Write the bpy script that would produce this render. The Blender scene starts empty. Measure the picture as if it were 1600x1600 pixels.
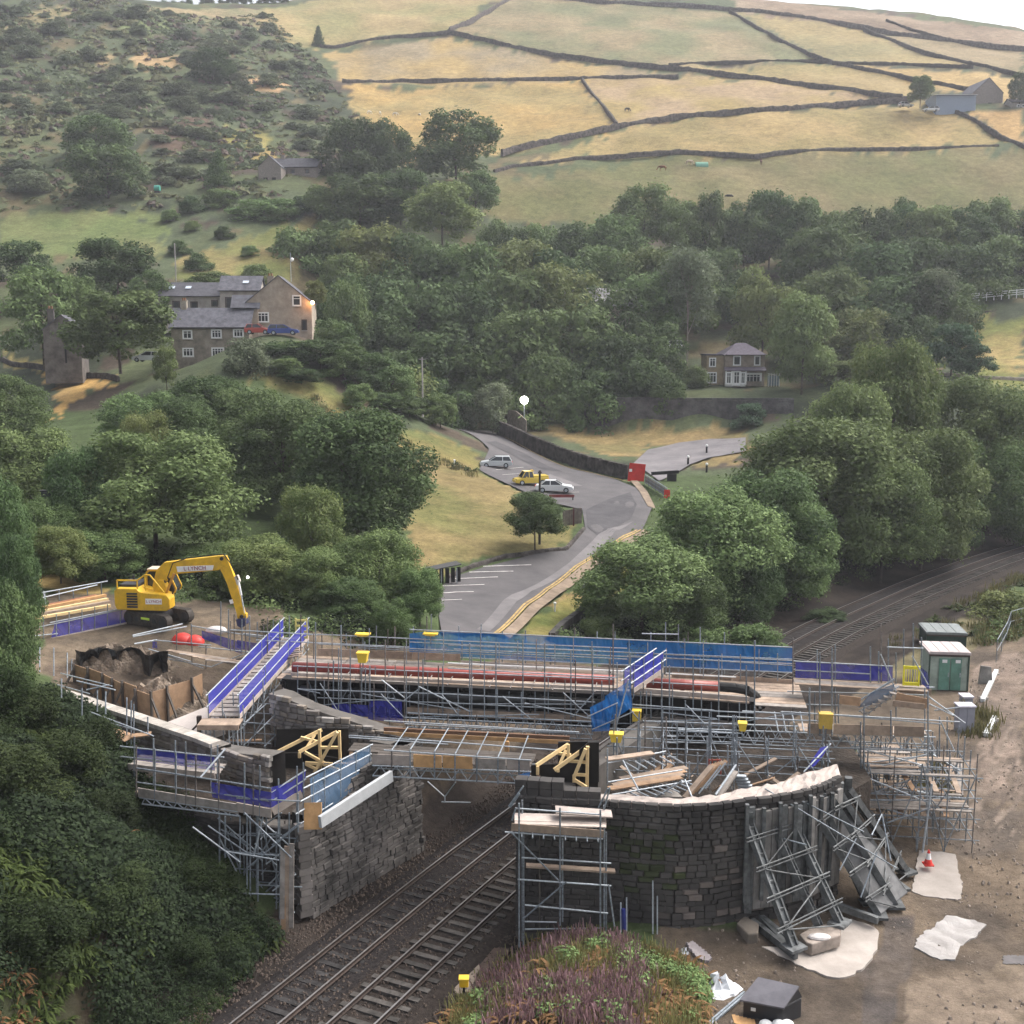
import bpy, bmesh, math, random
import numpy as np
from mathutils import Vector, Matrix, Quaternion
random.seed(7)
RNG = np.random.default_rng(11)
scene = bpy.context.scene
COL = scene.collection

# ------------------------------------------------------------------ camera
CAM_F, CAM_H = 1800.0, 24.0                # focal length in pixels of the 1600 px picture, height above the rails
HAZE = 0.0003
PITCH = math.atan(270 / 1800)
cam_data = bpy.data.cameras.new('camera')
cam_data.sensor_width = 36.0
cam_data.lens = 36.0 * CAM_F / 1600.0
cam_data.clip_start, cam_data.clip_end = 0.5, 6000
cam = bpy.data.objects.new('camera', cam_data)
COL.objects.link(cam)
cam.location = (0, 0, CAM_H)
cam.rotation_euler = (math.pi / 2 - PITCH, 0, 0)
scene.camera = cam

# ------------------------------------------------------------------ sky, sun, exposure
SUN_EL, SUN_AZ = 52.0, 65.0                # degrees; azimuth measured from straight ahead towards the right
world = bpy.data.worlds.new('World')
scene.world = world
world.use_nodes = True
wn = world.node_tree
bg = wn.nodes['Background']
sky = wn.nodes.new('ShaderNodeTexSky')
sky.sky_type = 'NISHITA'
sky.sun_disc = False
sky.sun_elevation = math.radians(SUN_EL)
sky.sun_rotation = math.radians(SUN_AZ)
sky.altitude = 200
sky.air_density = 1.0
sky.dust_density = 8.0
sky.ozone_density = 1.0
# thin high overcast in front of the clear sky: desaturates it towards a pale warm grey
hsv = wn.nodes.new('ShaderNodeHueSaturation')
hsv.inputs['Saturation'].default_value = 0.35
wn.links.new(sky.outputs[0], hsv.inputs['Color'])
wn.links.new(hsv.outputs[0], bg.inputs['Color'])
bg.inputs['Strength'].default_value = 0.13
sun_d = bpy.data.lights.new('sun', 'SUN')
sun_d.energy = 0.9
sun_d.angle = math.radians(45)
sun_d.color = (1.0, 0.95, 0.88)
sun_o = bpy.data.objects.new('sun', sun_d)
COL.objects.link(sun_o)
_el, _az = math.radians(SUN_EL), math.radians(SUN_AZ)
_sd = Vector((math.sin(_az) * math.cos(_el), math.cos(_az) * math.cos(_el), math.sin(_el)))
sun_o.rotation_euler = _sd.to_track_quat('Z', 'Y').to_euler()
sun_o.location = _sd * 100
vs = scene.view_settings
vs.view_transform = 'Standard'
vs.look = 'None'
vs.exposure = 1.3
vs.gamma = 1.0
vs.use_curve_mapping = False
scene.render.film_transparent = False
scene.cycles.max_bounces = 6
scene.cycles.diffuse_bounces = 2
scene.cycles.transparent_max_bounces = 12
scene.cycles.volume_bounces = 0

# ------------------------------------------------------------------ survey helpers: a sight line from the viewpoint to a known plane
_cp, _sp = math.cos(PITCH), math.sin(PITCH)
UA = math.radians(-8.0)                    # direction of the bridge in plan
UX, UY = math.cos(UA), math.sin(UA)        # along the bridge, to the right
VX, VY = -UY, UX                           # across it, away
def ray(px, py):
    a, b = (px - 800) / CAM_F, (800 - py) / CAM_F
    return (a, _cp + b * _sp, -_sp + b * _cp)
def az(px, py, z):
    r = ray(px, py); t = (z - CAM_H) / r[2]
    return Vector((r[0] * t, r[1] * t, z))
def ad(px, py, d):
    r = ray(px, py); t = d / r[1]
    return Vector((r[0] * t, d, CAM_H + r[2] * t))
def av(px, py, v):
    r = ray(px, py); t = v / (r[0] * VX + r[1] * VY)
    return Vector((r[0] * t, r[1] * t, CAM_H + r[2] * t))
def uv(u, v, z):
    return Vector((u * UX + v * VX, u * UY + v * VY, z))
def scale_at(d, z=8.0):                    # pixels per metre at distance d
    return CAM_F / (d * _cp - (z - CAM_H) * _sp)

# ------------------------------------------------------------------ materials
MATS = {}
def _nodes(name):
    m = bpy.data.materials.new(name); m.use_nodes = True
    nt = m.node_tree
    return m, nt, nt.nodes['Principled BSDF']
def mat(name, col, rough=0.7, metal=0.0, var=0.12, scale=3.0, bump=0.0, spec=0.3, col2=None, dist=0.02):
    """procedural: two noises mix the colour, optional bump"""
    if name in MATS: return MATS[name]
    m, nt, b = _nodes(name)
    N, L = nt.nodes, nt.links
    tc = N.new('ShaderNodeNewGeometry')
    n1 = N.new('ShaderNodeTexNoise'); n1.inputs['Scale'].default_value = scale; n1.inputs['Detail'].default_value = 6; n1.inputs['Roughness'].default_value = 0.65
    L.new(tc.outputs['Position'], n1.inputs['Vector'])
    r = N.new('ShaderNodeValToRGB')
    c = np.array(col[:3]); c2 = np.array(col2[:3]) if col2 else c * (1 + var * 1.5)
    lo = c * (1 - var * 2.0) if not col2 else c
    r.color_ramp.elements[0].position = 0.3; r.color_ramp.elements[1].position = 0.7
    r.color_ramp.elements[0].color = (*np.clip(lo, 0, 1), 1); r.color_ramp.elements[1].color = (*np.clip(c2, 0, 1), 1)
    L.new(n1.outputs['Fac'], r.inputs['Fac'])
    oi = N.new('ShaderNodeObjectInfo')
    mr = N.new('ShaderNodeMapRange'); mr.inputs['To Min'].default_value = 1 - var; mr.inputs['To Max'].default_value = 1 + var
    L.new(oi.outputs['Random'], mr.inputs['Value'])
    mx = N.new('ShaderNodeMix'); mx.data_type = 'RGBA'; mx.blend_type = 'MULTIPLY'; mx.inputs[0].default_value = 1
    L.new(r.outputs[0], mx.inputs[6]); L.new(mr.outputs[0], mx.inputs[7])
    L.new(mx.outputs[2], b.inputs['Base Color'])
    b.inputs['Roughness'].default_value = rough; b.inputs['Metallic'].default_value = metal
    b.inputs['Specular IOR Level'].default_value = spec
    if bump:
        n2 = N.new('ShaderNodeTexNoise'); n2.inputs['Scale'].default_value = scale * 5; n2.inputs['Detail'].default_value = 5
        L.new(tc.outputs['Position'], n2.inputs['Vector'])
        bp = N.new('ShaderNodeBump'); bp.inputs['Strength'].default_value = bump; bp.inputs['Distance'].default_value = dist
        L.new(n2.outputs['Fac'], bp.inputs['Height']); L.new(bp.outputs[0], b.inputs['Normal'])
    MATS[name] = m
    return m
def mat_leaf(name, dark, light, hue=0.02, trans=0.25):
    """foliage: each leaf has its own tone (attribute 'tone'), each plant its own shift"""
    if name in MATS: return MATS[name]
    m, nt, b = _nodes(name)
    N, L = nt.nodes, nt.links
    at = N.new('ShaderNodeAttribute'); at.attribute_name = 'tone'
    r = N.new('ShaderNodeValToRGB')
    r.color_ramp.elements[0].color = (*dark, 1); r.color_ramp.elements[1].color = (*light, 1)
    L.new(at.outputs['Fac'], r.inputs['Fac'])
    oi = N.new('ShaderNodeObjectInfo')
    h = N.new('ShaderNodeHueSaturation')
    m1 = N.new('ShaderNodeMapRange'); m1.inputs['To Min'].default_value = 0.5 - hue * .6; m1.inputs['To Max'].default_value = 0.5 + hue * .8
    m2 = N.new('ShaderNodeMapRange'); m2.inputs['To Min'].default_value = 0.76; m2.inputs['To Max'].default_value = 1.3
    wn_ = N.new('ShaderNodeTexWhiteNoise'); wn_.noise_dimensions = '1D'
    L.new(oi.outputs['Random'], wn_.inputs['W'])
    L.new(oi.outputs['Random'], m1.inputs['Value']); L.new(wn_.outputs['Value'], m2.inputs['Value'])
    L.new(m1.outputs[0], h.inputs['Hue']); L.new(m2.outputs[0], h.inputs['Value'])
    L.new(r.outputs[0], h.inputs['Color'])
    L.new(h.outputs[0], b.inputs['Base Color'])
    b.inputs['Roughness'].default_value = 0.75
    b.inputs['Specular IOR Level'].default_value = 0.15
    tr = N.new('ShaderNodeBsdfTranslucent'); L.new(h.outputs[0], tr.inputs['Color'])
    ms = N.new('ShaderNodeMixShader'); ms.inputs[0].default_value = trans
    L.new(b.outputs[0], ms.inputs[1]); L.new(tr.outputs[0], ms.inputs[2])
    L.new(ms.outputs[0], N['Material Output'].inputs['Surface'])
    MATS[name] = m
    return m
def mat_net(name, col, alpha=0.6):
    """debris netting: a fine weave that lets part of the light through, with slack uneven patches"""
    if name in MATS: return MATS[name]
    m, nt, b = _nodes(name)
    N, L = nt.nodes, nt.links
    g = N.new('ShaderNodeNewGeometry')
    n1 = N.new('ShaderNodeTexNoise'); n1.inputs['Scale'].default_value = 0.9; n1.inputs['Detail'].default_value = 3
    L.new(g.outputs['Position'], n1.inputs['Vector'])
    mr = N.new('ShaderNodeMapRange'); mr.inputs['From Min'].default_value = 0.3; mr.inputs['From Max'].default_value = 0.7
    mr.inputs['To Min'].default_value = max(0.1, alpha - 0.1); mr.inputs['To Max'].default_value = min(1, alpha + 0.12)
    L.new(n1.outputs['Fac'], mr.inputs['Value'])
    L.new(mr.outputs[0], b.inputs['Alpha'])
    b.inputs['Base Color'].default_value = (*col, 1)
    b.inputs['Roughness'].default_value = 0.8
    b.inputs['Specular IOR Level'].default_value = 0.1
    MATS[name] = m
    return m
def mat_emit(name, col, strength):
    if name in MATS: return MATS[name]
    m, nt, b = _nodes(name)
    b.inputs['Emission Color'].default_value = (*col, 1); b.inputs['Emission Strength'].default_value = strength
    MATS[name] = m
    return m

GALV = lambda: mat('galvanised_steel', (0.235, 0.265, 0.295), 0.5, 0.35, 0.25, 9)
GALV2 = lambda: mat('pale_galvanised_steel', (0.40, 0.435, 0.47), 0.5, 0.3, 0.15, 9)
RUSTY = lambda: mat('weathered_tube', (0.17, 0.15, 0.14), 0.7, 0.2, 0.3, 9)
PLY = lambda: mat('plywood', (0.36, 0.23, 0.14), 0.75, 0, 0.15, 2.5)
BOARD = lambda: mat('scaffold_board', (0.33, 0.25, 0.19), 0.8, 0, 0.18, 2.5)
BOARDG = lambda: mat('grey_scaffold_board', (0.27, 0.24, 0.215), 0.85, 0, 0.2, 2.5)
BOARDP = lambda: mat('pale_board', (0.40, 0.34, 0.30), 0.8, 0, 0.12, 2.5)
PINE = lambda: mat('new_pine', (0.72, 0.53, 0.27), 0.7, 0, 0.08, 4)
ORANGEPLY = lambda: mat('orange_plywood', (0.5, 0.29, 0.13), 0.7, 0, 0.15, 2)
NETP = lambda: mat_net('violet_blue_netting', (0.045, 0.05, 0.36), 0.72)
NETB = lambda: mat_net('blue_netting', (0.02, 0.19, 0.55), 0.62)
NETG = lambda: mat_net('grey_blue_netting', (0.09, 0.16, 0.26), 0.66)
STONE = lambda: mat('dark_sandstone', (0.03, 0.028, 0.028), 0.92, 0, 0.09, .42, 0.6, col2=(0.1, 0.092, 0.086))
STONEL = lambda: mat('brown_sandstone', (0.11, 0.095, 0.08), 0.92, 0, 0.2, .7, 0.6, col2=(0.24, 0.205, 0.17))
MORTAR = lambda: mat('old_mortar', (0.06, 0.055, 0.05), 0.95, 0, 0.2, .7, col2=(0.15, 0.137, 0.125))
CAPM = lambda: mat('fresh_mortar', (0.42, 0.36, 0.325), 0.9, 0, 0.14, 1.6, 0.4)
CONC = lambda: mat('concrete', (0.42, 0.39, 0.36), 0.9, 0, 0.12, 1.2, 0.3)
CONCD = lambda: mat('dark_concrete', (0.2, 0.19, 0.18), 0.9, 0, 0.25, 1.2, 0.3)
STEELG = lambda: mat('grey_shore_steel', (0.13, 0.137, 0.14), 0.65, 0.25, 0.3, 3)
BLACK = lambda: mat('black_sheet', (0.012, 0.012, 0.013), 0.6, 0, 0.3, 2)
YELLOW = lambda: mat('yellow_paint', (0.5, 0.3, 0.025), 0.5, 0, 0.03, 1.6, 0, 0.4, col2=(0.8, 0.48, 0.02))
WHITE = lambda: mat('white_paint', (0.78, 0.78, 0.77), 0.5, 0, 0.04, 3)
RED = lambda: mat('red_paint', (0.6, 0.04, 0.03), 0.5, 0, 0.08, 3)
RUBBER = lambda: mat('black_rubber', (0.02, 0.02, 0.02), 0.8, 0, 0.1, 5)
GLASS = lambda: mat('dark_glass', (0.03, 0.035, 0.04), 0.08, 0, 0.1, 3, 0, 0.6)
SLATE = lambda: mat('slate_roof', (0.085, 0.085, 0.1), 0.8, 0, 0.25, 1.5, 0.3)
HSTONE = lambda: mat('house_stone', (0.3, 0.26, 0.21), 0.9, 0, 0.25, 0.9, 0.4)
BARK = lambda: mat('bark', (0.07, 0.055, 0.045), 0.9, 0, 0.3, 3, 0.4)

# ------------------------------------------------------------------ objects
def tag(o, label=None, cat=None, group=None, kind=None):
    if label: o['label'] = label
    if cat: o['category'] = cat
    if group: o['group'] = group
    if kind: o['kind'] = kind
    return o
def thing(name, loc, label, cat, group=None, rz=0.0):
    o = bpy.data.objects.new(name, None)
    o.empty_display_size = 0.3
    COL.objects.link(o)
    o.location = loc; o.rotation_euler = (0, 0, rz)
    return tag(o, label, cat, group)
def link(name, me, parent=None, world_space=True):
    o = bpy.data.objects.new(name, me)
    COL.objects.link(o)
    if parent is not None:
        o.parent = parent
        if world_space and parent.type == 'EMPTY':
            o.matrix_parent_inverse = Matrix.Translation(-Vector(parent.location))
    return o
class MB:
    """collects faces; build() links them as ONE mesh object"""
    def __init__(s): s.v, s.f = [], []
    def add(s, vs, fs):
        b = len(s.v); s.v += [tuple(p) for p in vs]; s.f += [tuple(b + i for i in f) for f in fs]; return s
    def box(s, c, size, rz=0.0, R=None):
        hx, hy, hz = size[0] / 2, size[1] / 2, size[2] / 2
        if R is None: R = Matrix.Rotation(rz, 3, 'Z')
        P = [Vector(c) + R @ Vector((x * hx, y * hy, z * hz)) for z in (-1, 1) for y in (-1, 1) for x in (-1, 1)]
        return s.add(P, [(0, 2, 3, 1), (4, 5, 7, 6), (0, 1, 5, 4), (2, 6, 7, 3), (0, 4, 6, 2), (1, 3, 7, 5)])
    def beam(s, p, q, w, h, up=(0, 0, 1)):
        p, q = Vector(p), Vector(q); d = (q - p)
        if d.length < 1e-6: return s
        d.normalize(); upv = Vector(up)
        if abs(d.dot(upv)) > 0.98: upv = Vector((VX, VY, 0))
        x = d.cross(upv).normalized(); y = x.cross(d)
        P = [b + x * (sx * w / 2) + y * (sy * h / 2) for b in (p, q) for sy in (-1, 1) for sx in (-1, 1)]
        return s.add(P, [(0, 1, 3, 2), (4, 6, 7, 5), (0, 4, 5, 1), (2, 3, 7, 6), (0, 2, 6, 4), (1, 5, 7, 3)])
    def tube(s, p, q, r, n=8, r2=None, cap=True):
        p, q = Vector(p), Vector(q); d = q - p
        if d.length < 1e-6: return s
        d.normalize(); a = d.orthogonal().normalized(); b = d.cross(a)
        r2 = r if r2 is None else r2
        P = []
        for c, rr in ((p, r), (q, r2)):
            for i in range(n):
                t = 2 * math.pi * i / n
                P.append(c + a * (rr * math.cos(t)) + b * (rr * math.sin(t)))
        F = [(i, (i + 1) % n, n + (i + 1) % n, n + i) for i in range(n)]
        if cap: F += [tuple(reversed(range(n))), tuple(range(n, 2 * n))]
        return s.add(P, F)
    def path(s, pts, r, n=8):
        for a, b in zip(pts[:-1], pts[1:]): s.tube(a, b, r, n)
        return s
    def prism(s, poly, axis_vec):
        """closed polygon (3D points) swept along a vector"""
        n = len(poly); a = Vector(axis_vec)
        P = [Vector(p) for p in poly] + [Vector(p) + a for p in poly]
        F = [tuple(reversed(range(n))), tuple(range(n, 2 * n))] + [(i, (i + 1) % n, n + (i + 1) % n, n + i) for i in range(n)]
        return s.add(P, F)
    def quad(s, a, b, c, d): return s.add([a, b, c, d], [(0, 1, 2, 3)])
    def ball(s, c, r, n=8, m=6, sc=(1, 1, 1)):
        P, F = [], []
        for j in range(m + 1):
            ph = math.pi * j / m
            for i in range(n):
                t = 2 * math.pi * i / n
                P.append((c[0] + r * sc[0] * math.sin(ph) * math.cos(t), c[1] + r * sc[1] * math.sin(ph) * math.sin(t), c[2] + r * sc[2] * math.cos(ph)))
        for j in range(m):
            for i in range(n):
                F.append((j * n + i, (j + 1) * n + i, (j + 1) * n + (i + 1) % n, j * n + (i + 1) % n))
        return s.add(P, F)
    def grid(s, rows):
        m, n = len(rows), len(rows[0])
        P = [p for r in rows for p in r]
        return s.add(P, [(j * n + i, j * n + i + 1, (j + 1) * n + i + 1, (j + 1) * n + i) for j in range(m - 1) for i in range(n - 1)])
    def mesh(s, name, m, smooth=False, fix=True):
        me = bpy.data.meshes.new(name)
        me.from_pydata(s.v, [], s.f)
        if fix:
            bm = bmesh.new(); bm.from_mesh(me)
            bmesh.ops.recalc_face_normals(bm, faces=bm.faces)
            bm.to_mesh(me); bm.free()
        me.materials.append(m)
        if smooth:
            me.polygons.foreach_set('use_smooth', [True] * len(me.polygons))
        return me
    def build(s, name, m, parent=None, world_space=True, smooth=False, bevel=0.0):
        o = link(name, s.mesh(name, m, smooth), parent, world_space)
        if bevel:
            b = o.modifiers.new('bevel', 'BEVEL'); b.width = bevel; b.segments = 2; b.limit_method = 'ANGLE'
        return o
def copy_tree(o, parent=None):
    c = o.copy(); COL.objects.link(c)
    if parent is not None: c.parent = parent
    for ch in list(o.children): copy_tree(ch, c)
    return c
_TUBE = {}
def unit_tube(m, n=7):
    if m.name not in _TUBE:
        _TUBE[m.name] = MB().tube((0, 0, 0), (0, 0, 1), 1.0, n).mesh('tube_' + m.name, m, smooth=False)
    return _TUBE[m.name]
def tube(name, p, q, parent, m=None, r=0.034):
    """one scaffold tube = one part, all sharing a unit cylinder"""
    p, q = Vector(p), Vector(q); d = q - p
    o = bpy.data.objects.new(name, unit_tube(m or GALV()))
    COL.objects.link(o)
    M = Matrix.Translation(p) @ d.to_track_quat('Z', 'Y').to_matrix().to_4x4() @ Matrix.Diagonal((r, r, d.length, 1))
    o.parent = parent
    if parent is not None:
        pl = Vector(parent.location)
        o.matrix_basis = Matrix.Translation(-pl) @ M if parent.rotation_euler.z == 0 else M
    else:
        o.matrix_basis = M
    return o
_BOX = {}
def unit_box(m):
    if m.name not in _BOX:
        _BOX[m.name] = MB().box((0, 0, 0), (1, 1, 1)).mesh('board_' + m.name, m)
    return _BOX[m.name]
def plank(name, p, q, w, h, parent, m, up=(0, 0, 1)):
    """a board from p to q (centre line), w wide across, h high along 'up'"""
    p, q = Vector(p), Vector(q); d = q - p; L_ = d.length; d.normalize()
    upv = Vector(up)
    if abs(d.dot(upv)) > 0.98: upv = Vector((VX, VY, 0))
    x = d.cross(upv).normalized(); y = x.cross(d)
    R = Matrix((d, x, y)).transposed().to_4x4()
    M = Matrix.Translation((p + q) / 2) @ R @ Matrix.Diagonal((L_, w, h, 1))
    o = bpy.data.objects.new(name, unit_box(m)); COL.objects.link(o)
    o.parent = parent
    pl = Vector(parent.location) if parent is not None else Vector((0, 0, 0))
    o.matrix_basis = Matrix.Translation(-pl) @ M
    return o
def sheet(name, pts_top, pts_bot, parent, m, sag=0.05, n=10, thick=0.0):
    """a slack net or sheet between two edges (lists of 2+ points)"""
    rows = []
    for j in range(4):
        t = j / 3
        row = []
        for i in range(n + 1):
            s = i / n * (len(pts_top) - 1); k = min(int(s), len(pts_top) - 2); f = s - k
            a = Vector(pts_top[k]).lerp(Vector(pts_top[k + 1]), f); b = Vector(pts_bot[k]).lerp(Vector(pts_bot[k + 1]), f)
            p = a.lerp(b, t)
            w = math.sin(math.pi * t) * sag
            p += Vector((VX, VY, 0)) * (w * random.uniform(-1, 1)) + Vector((0, 0, -w * 0.3 * abs(math.sin(i * 1.7))))
            row.append(p)
        rows.append(row)
    return MB().grid(rows).build(name, m, parent)
def text_part(name, body, parent, loc, size, rot, m, depth=0.004):
    cu = bpy.data.curves.new(name, 'FONT'); cu.body = body; cu.size = size; cu.extrude = depth
    cu.align_x = 'CENTER'; cu.align_y = 'CENTER'
    tmp = bpy.data.objects.new('tmp_text', cu); COL.objects.link(tmp)
    dg = bpy.context.evaluated_depsgraph_get()
    me = bpy.data.meshes.new_from_object(tmp.evaluated_get(dg))
    bpy.data.objects.remove(tmp); bpy.data.curves.remove(cu)
    me.materials.clear(); me.materials.append(m)
    o = bpy.data.objects.new(name, me); COL.objects.link(o)
    o.parent = parent; o.location = loc; o.rotation_euler = rot
    return o

# ------------------------------------------------------------------ the ground
TRACK = [(-18.8, 14), (-12.8, 26.5), (-7.4, 37.37), (-0.1, 51.67), (10.4, 70), (23.4, 89.4), (33.7, 102.5), (43.6, 114.2), (58.7, 130), (77.5, 147), (115, 176), (165, 208)]
def smooth_path(pts, step=0.7):
    """Catmull-Rom through the points, resampled to an even step"""
    P = [np.array(p, float) for p in pts]
    P = [2 * P[0] - P[1]] + P + [2 * P[-1] - P[-2]]
    out = []
    for i in range(1, len(P) - 2):
        for t in np.linspace(0, 1, 40, endpoint=False):
            a, b, c, d = P[i - 1], P[i], P[i + 1], P[i + 2]
            out.append(0.5 * (2 * b + (c - a) * t + (2 * a - 5 * b + 4 * c - d) * t * t + (-a + 3 * b - 3 * c + d) * t ** 3))
    out.append(P[-2]); out = np.array(out)
    L_ = np.r_[0, np.cumsum(np.linalg.norm(np.diff(out, axis=0), axis=1))]
    s = np.arange(0, L_[-1], step)
    return np.stack([np.interp(s, L_, out[:, k]) for k in range(out.shape[1])], 1)
TR = smooth_path(TRACK, 0.7)
_tn = np.gradient(TR, axis=0); _tn /= np.linalg.norm(_tn, axis=1)[:, None]
TN = np.stack([_tn[:, 1], -_tn[:, 0]], 1)      # to the right of the line
def track_offset(x, y):
    """signed distance to the centre line of the railway (right is positive)"""
    out = np.empty(x.shape)
    for k in range(0, len(x), 20000):
        dx = x[k:k + 20000, None] - TR[None, ::2, 0]; dy = y[k:k + 20000, None] - TR[None, ::2, 1]
        d2 = dx * dx + dy * dy; i = d2.argmin(1)
        tn = TN[::2][i]; r = np.arange(len(i))
        out[k:k + 20000] = dx[r, i] * tn[:, 0] + dy[r, i] * tn[:, 1]
        far = np.sqrt(d2[r, i]); o = out[k:k + 20000]
        out[k:k + 20000] = np.where(np.abs(o) < far * 0.7, np.sign(o + 1e-9) * far, o)
    return out
CTRL = []
for px, py, z in [
    (0,1600,2.2),(0,1450,4),(0,1300,5.5),(0,1150,7),(0,1050,8),(100,1600,1.3),(150,1450,3),(150,1300,4.5),(150,1190,5.0),(100,1095,5.2),
    (250,1600,.5),(280,1450,1.8),(300,1330,2.4),(220,1250,3.2),(370,1480,.6),(440,1475,.1),(-150,1600,4),(-200,1300,8),(-200,1050,10),
    (700,1600,.1),(760,1500,.1),(800,1600,.9),(900,1600,1.1),(1000,1600,.9),(880,1500,1.2),(1000,1500,.9),(780,1540,.6),(1080,1540,.5),(940,1480,.8),
    (1100,1500,.3),(1200,1500,.3),(1300,1600,.3),(1600,1600,.3),(1600,1300,.3),(1450,1300,.3),(1500,1150,.3),(1600,1100,.4),(1450,1080,.3),(1560,1010,.5),
    (1900,1600,.5),(2000,1100,2),(1600,1000,.8),(1600,930,1.2),(1350,1350,.3),(1250,1420,.3),
    (1200,975,.3),(1350,925,.4),(1500,865,.6),(1590,812,.8),(950,1000,1.2),(900,920,2.2),(1000,850,3.4),(1000,920,1.6),(1150,900,1.2),
    (750,975,2.8),(700,930,3.0),(800,940,3.0),(860,860,4),(930,800,5.2),(960,830,4.6),(1000,790,5.6),(900,740,6.8),(850,720,7.4),(775,730,7.4),
    (640,870,4.6),(700,800,6.2),(650,720,9),(560,640,13),(500,610,15),(850,850,4.3),(740,860,4.4),(690,905,3.3),
    (400,900,5.5),(150,900,6.2),(60,900,6.4),(250,975,6),(120,960,6),(420,985,5.6),(560,985,5.0),(660,950,3.6),(300,860,7),(0,860,7),
    (560,1120,1.0),(1050,1000,.8),
    ]: CTRL.append(tuple(az(px, py, z)))
for x, y, z in [(-14,52,3.2),(-20,58,3.4),(-16,47,2.6),(-11,48,2.2),(-26,64,5.0),(-14,60,3.6),(-30,60,7),(14,50,2.4),(10,47,2.2),(18,54,.8),(22,50,.3),(8,55,1.0),(-8,66,3.2),(-12,70,5.4),
                (0,5,3),(-30,5,8),(30,5,3),(-60,30,14),(60,30,4),(60,70,3),(-60,70,12),(100,60,8),(-45,45,11),(40,60,.3),(30,40,.3),(20,36,.3),(12,38,.3)]: CTRL.append((x, y, z))
for px, py, d in [
    (740,672,192),(700,650,205),(820,674,186),(900,682,183),(1100,690,176),(950,672,187),(1050,668,185),(1140,662,185),(1000,665,186),(1240,655,184),
    (1000,628,189),(1100,622,189),(1200,622,189),(1150,604,199),(1250,604,199),(1050,604,199),(1080,640,187),(950,640,190),
    (100,600,172),(20,572,185),(300,575,168),(200,580,168),(440,528,172),(404,526,162),(445,527,162),(478,529,166),(420,545,157),(400,575,152),(150,640,150),(60,680,135),(480,560,180),(330,470,200),(150,480,200),
    (0,400,235),(250,400,235),(0,335,262),(250,335,265),(400,300,272),(500,300,275),(120,315,270),(330,430,222),(450,400,232),
    (0,200,312),(200,200,322),(400,200,335),(500,200,342),(0,100,370),(200,100,382),(400,100,395),(0,0,430),(200,15,440),(100,50,405),(300,50,430),(500,100,415),
    (0,-28,480),(130,-12,480),(210,3,490),(300,9,520),(420,9,545),
    (800,335,283),(1000,335,283),(1200,330,285),(1400,330,288),(1600,330,290),(700,290,290),(800,262,310),(1000,248,316),(1200,246,318),(1400,238,322),(1600,235,322),
    (620,220,335),(780,240,325),(970,200,345),(1200,173,355),(1420,158,362),(1500,178,350),(1600,180,345),(560,170,365),
    (600,130,400),(900,127,402),(1080,118,408),(1250,134,392),(1400,155,366),(1600,120,395),(520,75,450),(600,65,452),(700,53,460),(800,78,440),(960,101,422),(1100,102,424),(1290,98,425),(1520,106,405),
    (600,10,515),(800,0,520),(1000,9,512),(1150,22,505),(1290,37,490),(1400,57,470),(1500,70,455),(1600,80,446),
    (500,-9,590),(650,-11,590),(800,-11,590),(950,-9,588),(1050,-5,585),(1150,2,575),(1300,15,560),(1400,20,552),(1500,33,542),(1600,51,532),
    (520,580,192),(700,605,203),(900,605,205),(1040,570,213),(1200,545,224),(1400,545,220),(1600,490,222),(600,480,238),(800,480,242),(1000,465,247),(1300,440,252),(1500,425,256),(560,545,212),(800,560,220),(1000,530,228),
    (1560,470,228),(1560,500,222),(1560,570,190),(1600,600,182),(1450,600,178),(1400,640,165),(1300,640,176),(640,630,190),(560,610,186),(510,600,178),(530,560,190),(1250,700,158),(1500,700,152),(1600,720,150),
    ]:
    CTRL.append(tuple(ad(px, py, d)))
for px, py, d in [(-300,600,175),(-300,400,235),(-300,200,312),(-300,0,430),(-300,-60,480),(1900,600,182),(1900,400,255),(1900,235,322),(1900,120,400),(1900,90,470),(1900,85,540),(-700,400,235),(-700,0,430),(2400,400,255),(2400,130,500)]:
    CTRL.append(tuple(ad(px, py, d)))
for px, d in [(-700,600),(-300,600),(0,600),(210,620),(420,690),(650,760),(900,760),(1150,740),(1400,700),(1600,680),(1900,680),(2400,680)]:
    p = ad(px, 60, d); q = ad(px, 60, 1500)
    CTRL.append((p.x, p.y, 120.0)); CTRL.append((q.x, q.y, 60.0))
CT = np.array(CTRL)
_A = np.linalg.norm(CT[:, None, :2] - CT[None, :, :2], axis=2)
_n = len(CT)
_K = np.zeros((_n + 1, _n + 1)); _K[:_n, :_n] = -_A - np.eye(_n) * 0.25; _K[:_n, _n] = 1; _K[_n, :_n] = 1
_W = np.linalg.solve(_K, np.r_[CT[:, 2], 0])
def H(x, y):
    """height of the ground"""
    x = np.atleast_1d(np.asarray(x, float)).ravel(); y = np.atleast_1d(np.asarray(y, float)).ravel()
    z = np.empty(len(x))
    for k in range(0, len(x), 20000):
        d = np.sqrt((x[k:k + 20000, None] - CT[None, :, 0]) ** 2 + (y[k:k + 20000, None] - CT[None, :, 1]) ** 2)
        z[k:k + 20000] = -d @ _W[:_n] + _W[_n]
    s = np.abs(track_offset(x, y))
    t = np.clip((s - 4.6) / 3.2, 0, 1); t = t * t * (3 - 2 * t)
    z = -0.32 * (1 - t) + z * t
    # behind the right abutment the fill has been dug away to a level floor
    return z
def Hs(x, y): return float(H([x], [y])[0])
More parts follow.
